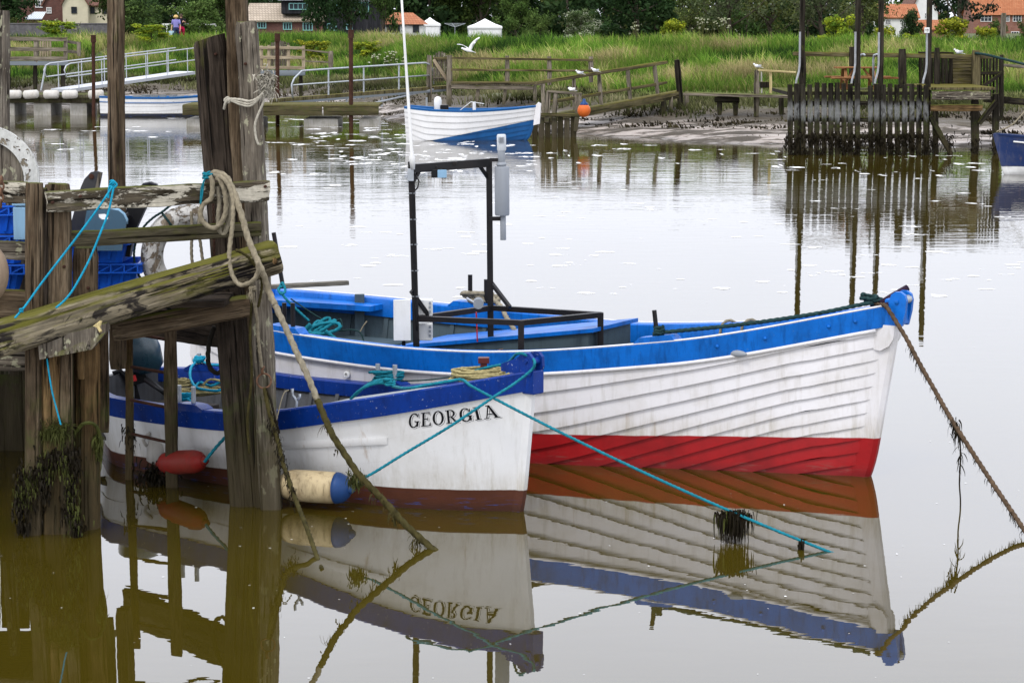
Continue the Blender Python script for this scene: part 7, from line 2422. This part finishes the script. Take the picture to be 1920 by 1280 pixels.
tag(rope('rope', pts([(402, 612), (393, 640), (390, 665), (392, 685), (402, 698), (414, 697), (422, 680), (422, 655), (418, 630), (414, 612)], 17.1), .0185, M['rope_black']), 'dark rope loop hanging under the quay beam', 'rope')
# rope round the top of the right cluster, with frayed end
mb = MB()
for dy, r_ in ((0, .010), (5, .009), (9, .008)):
    rope_geo(mb, pts([(420, 205), (424, 190 + dy * .3), (432, 186 + dy * .3), (450, 187 + dy), (468, 190 + dy), (482, 185 + dy * .5), (493, 175)], 16.68, 16.52), r_)
rope_geo(mb, pts([(492, 172), (494, 190), (484, 215), (478, 235), (480, 258), (485, 272)], 16.56), .009)
rope_geo(mb, pts([(432, 186), (426, 183), (421, 189), (428, 193), (434, 189)], 16.70), .009)
o = tag(mb.build('rope', M['frayed'], smooth=True), 'thin pale rope tied round the tops of the right pile cluster', 'rope')
mb = MB()
weed_geo(mb, at(500, 150, 16.56), 460, (.03, .02, .038), .045, .0055, rr, .2)
weed_geo(mb, at(504, 172, 16.6), 120, (.025, .02, .02), .06, .0035, rr, .6)
mb.build('frayed_end', M['frayed'], o)
# teal twine from the rail to the log
o = tag(rope('twine', pts([(211, 350), (180, 396), (136, 455), (80, 528), (47, 574), (28, 596)], 15.62, 15.3), .0075, M['rope_blue']), 'blue twine tied from the rail knot down to the log, the longer of two', 'twine')
mb = MB()
rope_geo(mb, coil_pts(at(210, 352, 15.80), .016, .02, 3, .05, 4), .007); rope_geo(mb, pts([(206, 345), (213, 340), (219, 347), (212, 353), (205, 350), (203, 372)], 15.74), .007)
mb.build('knot', M['rope_blue'], o, smooth=True)
mb = MB(); rope_geo(mb, coil_pts(at(40, 586, 15.30), .010, .010, 2, .03, 5), .006); mb.build('knot', M['rope_blue'], o, smooth=True)
tag(rope('twine', pts([(213, 352), (203, 398), (187, 440), (166, 490), (140, 538), (122, 562), (105, 577)], 15.62, 15.35), .0075, M['rope_blue']), 'blue twine tied from the rail knot to the log, the shorter of two', 'twine')
tag(rope('twine', pts([(88, 672), (92, 700), (98, 735), (107, 770), (114, 796)], 15.66), .006, M['rope_blue']), 'blue twine dangling beneath the log in front of the planks', 'twine')
# Georgia's lines
tag(rope('rope', pts([(204, 742), (212, 762), (222, 786), (230, 800)], 18.6, 18.2), .011, M['rope_blue']), 'blue rope hanging over the gunwale behind the front pile cluster', 'rope')
mb = MB()
for (px, py, Y, rx, t_, s_) in ((341, 750, 18.05, .07, 4, 1), (350, 748, 18.02, .05, 3, 2)): rope_geo(mb, coil_pts(at(px, py, Y), rx, rx * .7, t_, .05, s_), .011)
rope_geo(mb, pts([(352, 748), (364, 757), (376, 780), (400, 808), (432, 840), (452, 853)], 17.95, 17.3), .0105)
tag(mb.build('rope', M['rope_blue'], smooth=True), 'blue rope coiled round the near thole pins and led down towards the red fender', 'rope')
tag(rope('rope', pts([(383, 866), (402, 842), (420, 822), (440, 802), (455, 790)], 17.2, 17.2), .013, M['rope_teal']), 'teal rope tied to the end of the red fender', 'rope')
mb = MB()
p, u = geo.gun(380, 1, .05, .04)
rope_geo(mb, coil_pts(p, .04, .04, 5, .05, 6), .012)
rope_geo(mb, [p + V((-.03, -.02, .0)), at(358, 690, 18.9), at(357, 708, 18.6), at(366, 724, 18.3), at(382, 730, 18.2), at(410, 732, 18.1), at(424, 722, 18.2), at(415, 716, 18.3), at(395, 723, 18.3), at(375, 717, 18.4), at(362, 730, 18.3)], .011)
rope_geo(mb, [p + V((.04, 0, .0)), at(400, 684, 18.9), at(430, 683, 18.7)], .011)
tag(mb.build('rope', M['rope_blue'], smooth=True), 'bright blue rope on the far thole pin trailing in loops inside the GEORGIA boat', 'rope')
mb = MB()
rope_geo(mb, coil_pts(at(375, 738, 18.35), .20, .13, 5, .04, 7, jit=.3), .010)
rope_geo(mb, coil_pts(at(338, 724, 18.5), .08, .07, 3, .06, 9, jit=.3), .010)
rope_geo(mb, pts([(380, 722), (392, 712), (410, 713), (426, 722), (430, 736)], 18.3), .010)
tag(mb.build('rope_heap', M['rope_yellow'], smooth=True), 'heap of pale yellowish rope lying inside the stern of the GEORGIA boat', 'rope')
# bow coils
mb = MB()
c = at(738, 706, 18.35)
p, u = geo.gun(732, 1, .06, .04)
rope_geo(mb, coil_pts(p + V((0, -.02, -.02)), .10, .05, 5, .07, 10, jit=.35), .010)
rope_geo(mb, coil_pts(p + V((.02, -.02, 0)), .085, .05, 4, .05, 11, jit=.35), .010)
tag(mb.build('rope', M['rope_teal'], smooth=True), 'teal rope lashed round the two pale thole pins near the name GEORGIA', 'rope')
def onrail(px, dz=.02, inset=.0): return geo.gun(px, -1, dz, inset)[0]
mb = MB()
base = [onrail(x, .02, .04) for x in (668, 690, 712, 735)]
for k in range(6):
    rr2 = random.Random(k)
    rope_geo(mb, [at(657 + k * 2, 748 - k * 1.5, 17.35), at(672 + k * 3, 733 - k * 2.2, 17.3), at(696 + k * 2, 721 - k * 1.6, 17.25), at(716 + k, 718 - k * 1.2, 17.2), at(733, 721 - k * .5, 17.18)], .010)
rope_geo(mb, coil_pts(at(729, 722, 17.16), .03, .03, 4, .05, 3, jit=.4), .010)
tag(mb.build('rope_bundle', M['rope_teal'], smooth=True), 'bundle of teal rope bent over the near gunwale of the GEORGIA boat', 'rope')
mb = MB()
p0 = onrail(862, .02, .02)
bow_end = gp(1581, 1036)
rope_geo(mb, [at(736, 724, 17.16)] + [onrail(x, .025, .01) for x in (760, 800, 840)] + [p0, p0 + V((.06, -.12, -.02))], .0115)
tag(mb.build('rope', M['rope_teal'], smooth=True), 'teal rope running along the near gunwale up to the bow coil', 'rope')
a = p0 + V((.05, -.13, -.015))
line = sag(a, bow_end + V((0, 0, -.03)), .05, 14)
o = tag(rope('mooring_line', line, .0105, M['rope_teal']), 'long teal mooring line from the GEORGIA bow across to the open water', 'rope')
mb = MB()
for px_, n_, L_, sx_ in ((.72, 420, .20, .042), (.895, 60, .09, .008)):
    i = px_ * 14; k_ = int(i)
    q = line[k_].lerp(line[k_ + 1], i - k_)
    for mt_, nn, ll in (('weed', n_ * .6, L_), ('weed', n_ * .3, L_ * .6), ('weed_green', n_ * .12, L_ * .8)):
        mb = MB(); weed_geo(mb, q - V((0, 0, .005)), int(nn), (sx_ * 1.1, .02, .014), ll * .95, .006, rr, 1.5, .42); mb.build('hanging_weed', M[mt_], o)
# coil of yellow rope on the foredeck
mb = MB()
for k in range(8):
    pa = geo.W(geo.loc(.72 + .012 * k, 0, geo.zs(.74) + .03 + .012 * (k % 4), -1))
    rope_geo(mb, [V(v) for v in coil_pts(at(900 + (k % 3) * 3, 712 - k * 2.6, 16.84), .20 - .012 * (k % 4), .12 - .01 * (k % 3), 1.05, .012, k, jit=.2)], .011)
tag(mb.build('rope_coil', M['rope_yellow'], smooth=True), 'coil of yellowish rope lying on the foredeck of the GEORGIA boat', 'rope')
sh = geo.W((geo.stem_x(zg) + .02, -.03, zg + .10))
tag(rope('rope', [at(880, 698, 16.95), at(907, 690, 16.86), at(950, 680, 16.75), sh + V((-.1, 0, .03)), sh], .0105, M['rope_teal']), 'teal rope from the samson post to the GEORGIA stem head', 'rope')
tag(rope('rope', [sh, sh + V((.02, -.10, -.02))] + pts([(996, 694), (960, 722), (930, 741)], 16.35, 16.2) + pts([(845, 798), (760, 849), (700, 886), (676, 898)], 16.1, 15.98), .0105, M['rope_teal']), 'teal rope from the stem head slanting down across the name GEORGIA', 'rope')
mb = MB(); mb.tube([at(945, 692, 16.7), at(960, 680, 16.65), at(969, 684, 16.6)], [.02, .026, .012], 8)
tag(mb.build('rag', simple('pink_rag', (.32, .08, .12), .9, .1, .5, 20), smooth=True), 'pinkish rag tucked at the GEORGIA stem head', 'rag')
tag(rope('twine', [at(752, 714, 18.2), at(800, 712, 17.8), at(850, 706, 17.3)], .006, M['rope_green']), 'thin green cord from the far thole pins to the bow coil', 'cord')
# large boat's lines
mb = MB()
p1 = big.gun(1229, -1, .03, .05)[0]
rope_geo(mb, coil_pts(p1, .035, .035, 4, .09, 12), .014)
q = [big.gun(x, -1, dz, ins)[0] for x, dz, ins in ((1232, .07, .06), (1290, .07, .06), (1360, .06, .05), (1450, .045, .04), (1540, .035, .03), (1620, .04, .03))] + [at(1638, 573, 17.85), at(1656, 572, 17.80)]
rope_geo(mb, q, .0165, n=12)
rope_geo(mb, coil_pts(at(1634, 568, 17.86), .06, .05, 2.5, .06, 14, jit=.5), .015)
tag(mb.build('rope', M['rope_green'], smooth=True), 'dark green rope stretched along the gunwale to the bow of the large boat', 'rope')
bw = [at(1634, 572, 17.9), at(1650, 571, 17.78), at(1660, 573, 17.68), at(1667, 582, 17.62), at(1679, 601, 17.58), at(1701, 637, 17.45), at(1723, 679, 17.3), at(1756, 737, 17.05), at(1789, 794, 16.75), at(1855, 896, 16.25), at(1920, 992, 15.7), gp(1952, 1040)]
o = tag(rope('mooring_rope', bw, .0175, M['rope_brown'], n=10), 'brown weedy rope from the large boat bow out to the right', 'rope')
mb = MB()
for k_ in range(110):
    f = rr.random() ** .8
    i = 5 + f * 5.9; j_ = int(i)
    q = bw[j_].lerp(bw[j_ + 1], i - j_)
    weed_geo(mb, q - V((0, 0, .012)), 3, (.008, .008, .008), .05, .0035, rr)
weed_geo(mb, at(1792, 802, 16.73), 50, (.015, .015, .03), .10, .005, rr)
mb.tube(spline([at(1800, 815, 16.7), at(1801, 860, 16.7), at(1799, 905, 16.7), at(1801, 945, 16.7), at(1797, 1000, 16.7)], .04), [.009, .008, .009, .010, .008, .006] + [.004] * 200 if False else .006, 5)
weed_geo(mb, at(1800, 850, 16.7), 26, (.004, .004, .10), .10, .004, rr)
mb.build('hanging_weed', M['weed'], o)
mb = MB()
p = big.gun(893, 1, .05, .04)[0]
rope_geo(mb, coil_pts(p + V((.06, -.02, .0)), .13, .05, 4, .09, 15, jit=.3), .022)
rope_geo(mb, [p + V((.14, -.05, .06)), at(940, 575, 20.8), at(948, 592, 20.6), at(958, 608, 20.4), at(968, 624, 20.2)], .022)
tag(mb.build('rope_coil', M['rope_grey'], smooth=True), 'thick beige rope coiled round the black pins on the far gunwale', 'rope')
mb = MB()
c = at(598, 613, 20.6)
for k in range(4): rope_geo(mb, [c + V(((.05 + .03 * k) * math.cos(a) + .02 * k, .05 * math.sin(a + k) - .03 * k, (.045 + .018 * ((k * 2) % 3)) * math.sin(a + k * .9))) for a in [2 * math.pi * t / 16 for t in range(18)]], .0165)
rope_geo(mb, pts([(582, 607), (570, 622), (566, 632)], 20.5), .02); rope_geo(mb, pts([(610, 620), (622, 630), (631, 638)], 20.4), .02)
rope_geo(mb, [at(527, 548, 20.55), at(536, 560, 20.5), at(556, 580, 20.5), at(580, 602, 20.5)], .012)
rope_geo(mb, [at(522, 545, 20.5), at(529, 530, 20.5), at(535, 545, 20.45), at(527, 551, 20.4), at(522, 541, 20.45), at(532, 536, 20.5)], .012)
tag(mb.build('rope_knot', M['rope_teal'], smooth=True), 'big teal rope knot hanging inside the stern of the large boat', 'rope')
tag(rope('cord', pts([(545, 560), (590, 590), (630, 612), (640, 618), (632, 605), (638, 598), (642, 612), (636, 620), (660, 618), (676, 624), (683, 642)], 20.9, 20.5), .007, M['rope_green']), 'thin green cord lying over the aft locker of the large boat', 'cord')
tag(rope('cord', pts([(675, 622), (682, 610), (688, 602)], 20.9), .006, M['rope_pale']), 'short grey cable end at the aft locker of the large boat', 'cable')
for px_ in (1372, 1412):
    mb = MB(); p = big.gun(px_, 1, .0, .05)[0]
    rope_geo(mb, [p + V((-.08, 0, -.12)), p + V((-.06, 0, -.02)), p + V((0, 0, .02)), p + V((.06, 0, -.01)), p + V((.08, 0, -.08))], .013)
    tag(mb.build('rope_becket', M['rope_grey'], smooth=True), 'grey rope becket on the far gunwale, %s' % ('the one further from the bow' if px_ < 1400 else 'the one closer to the bow'), 'rope')
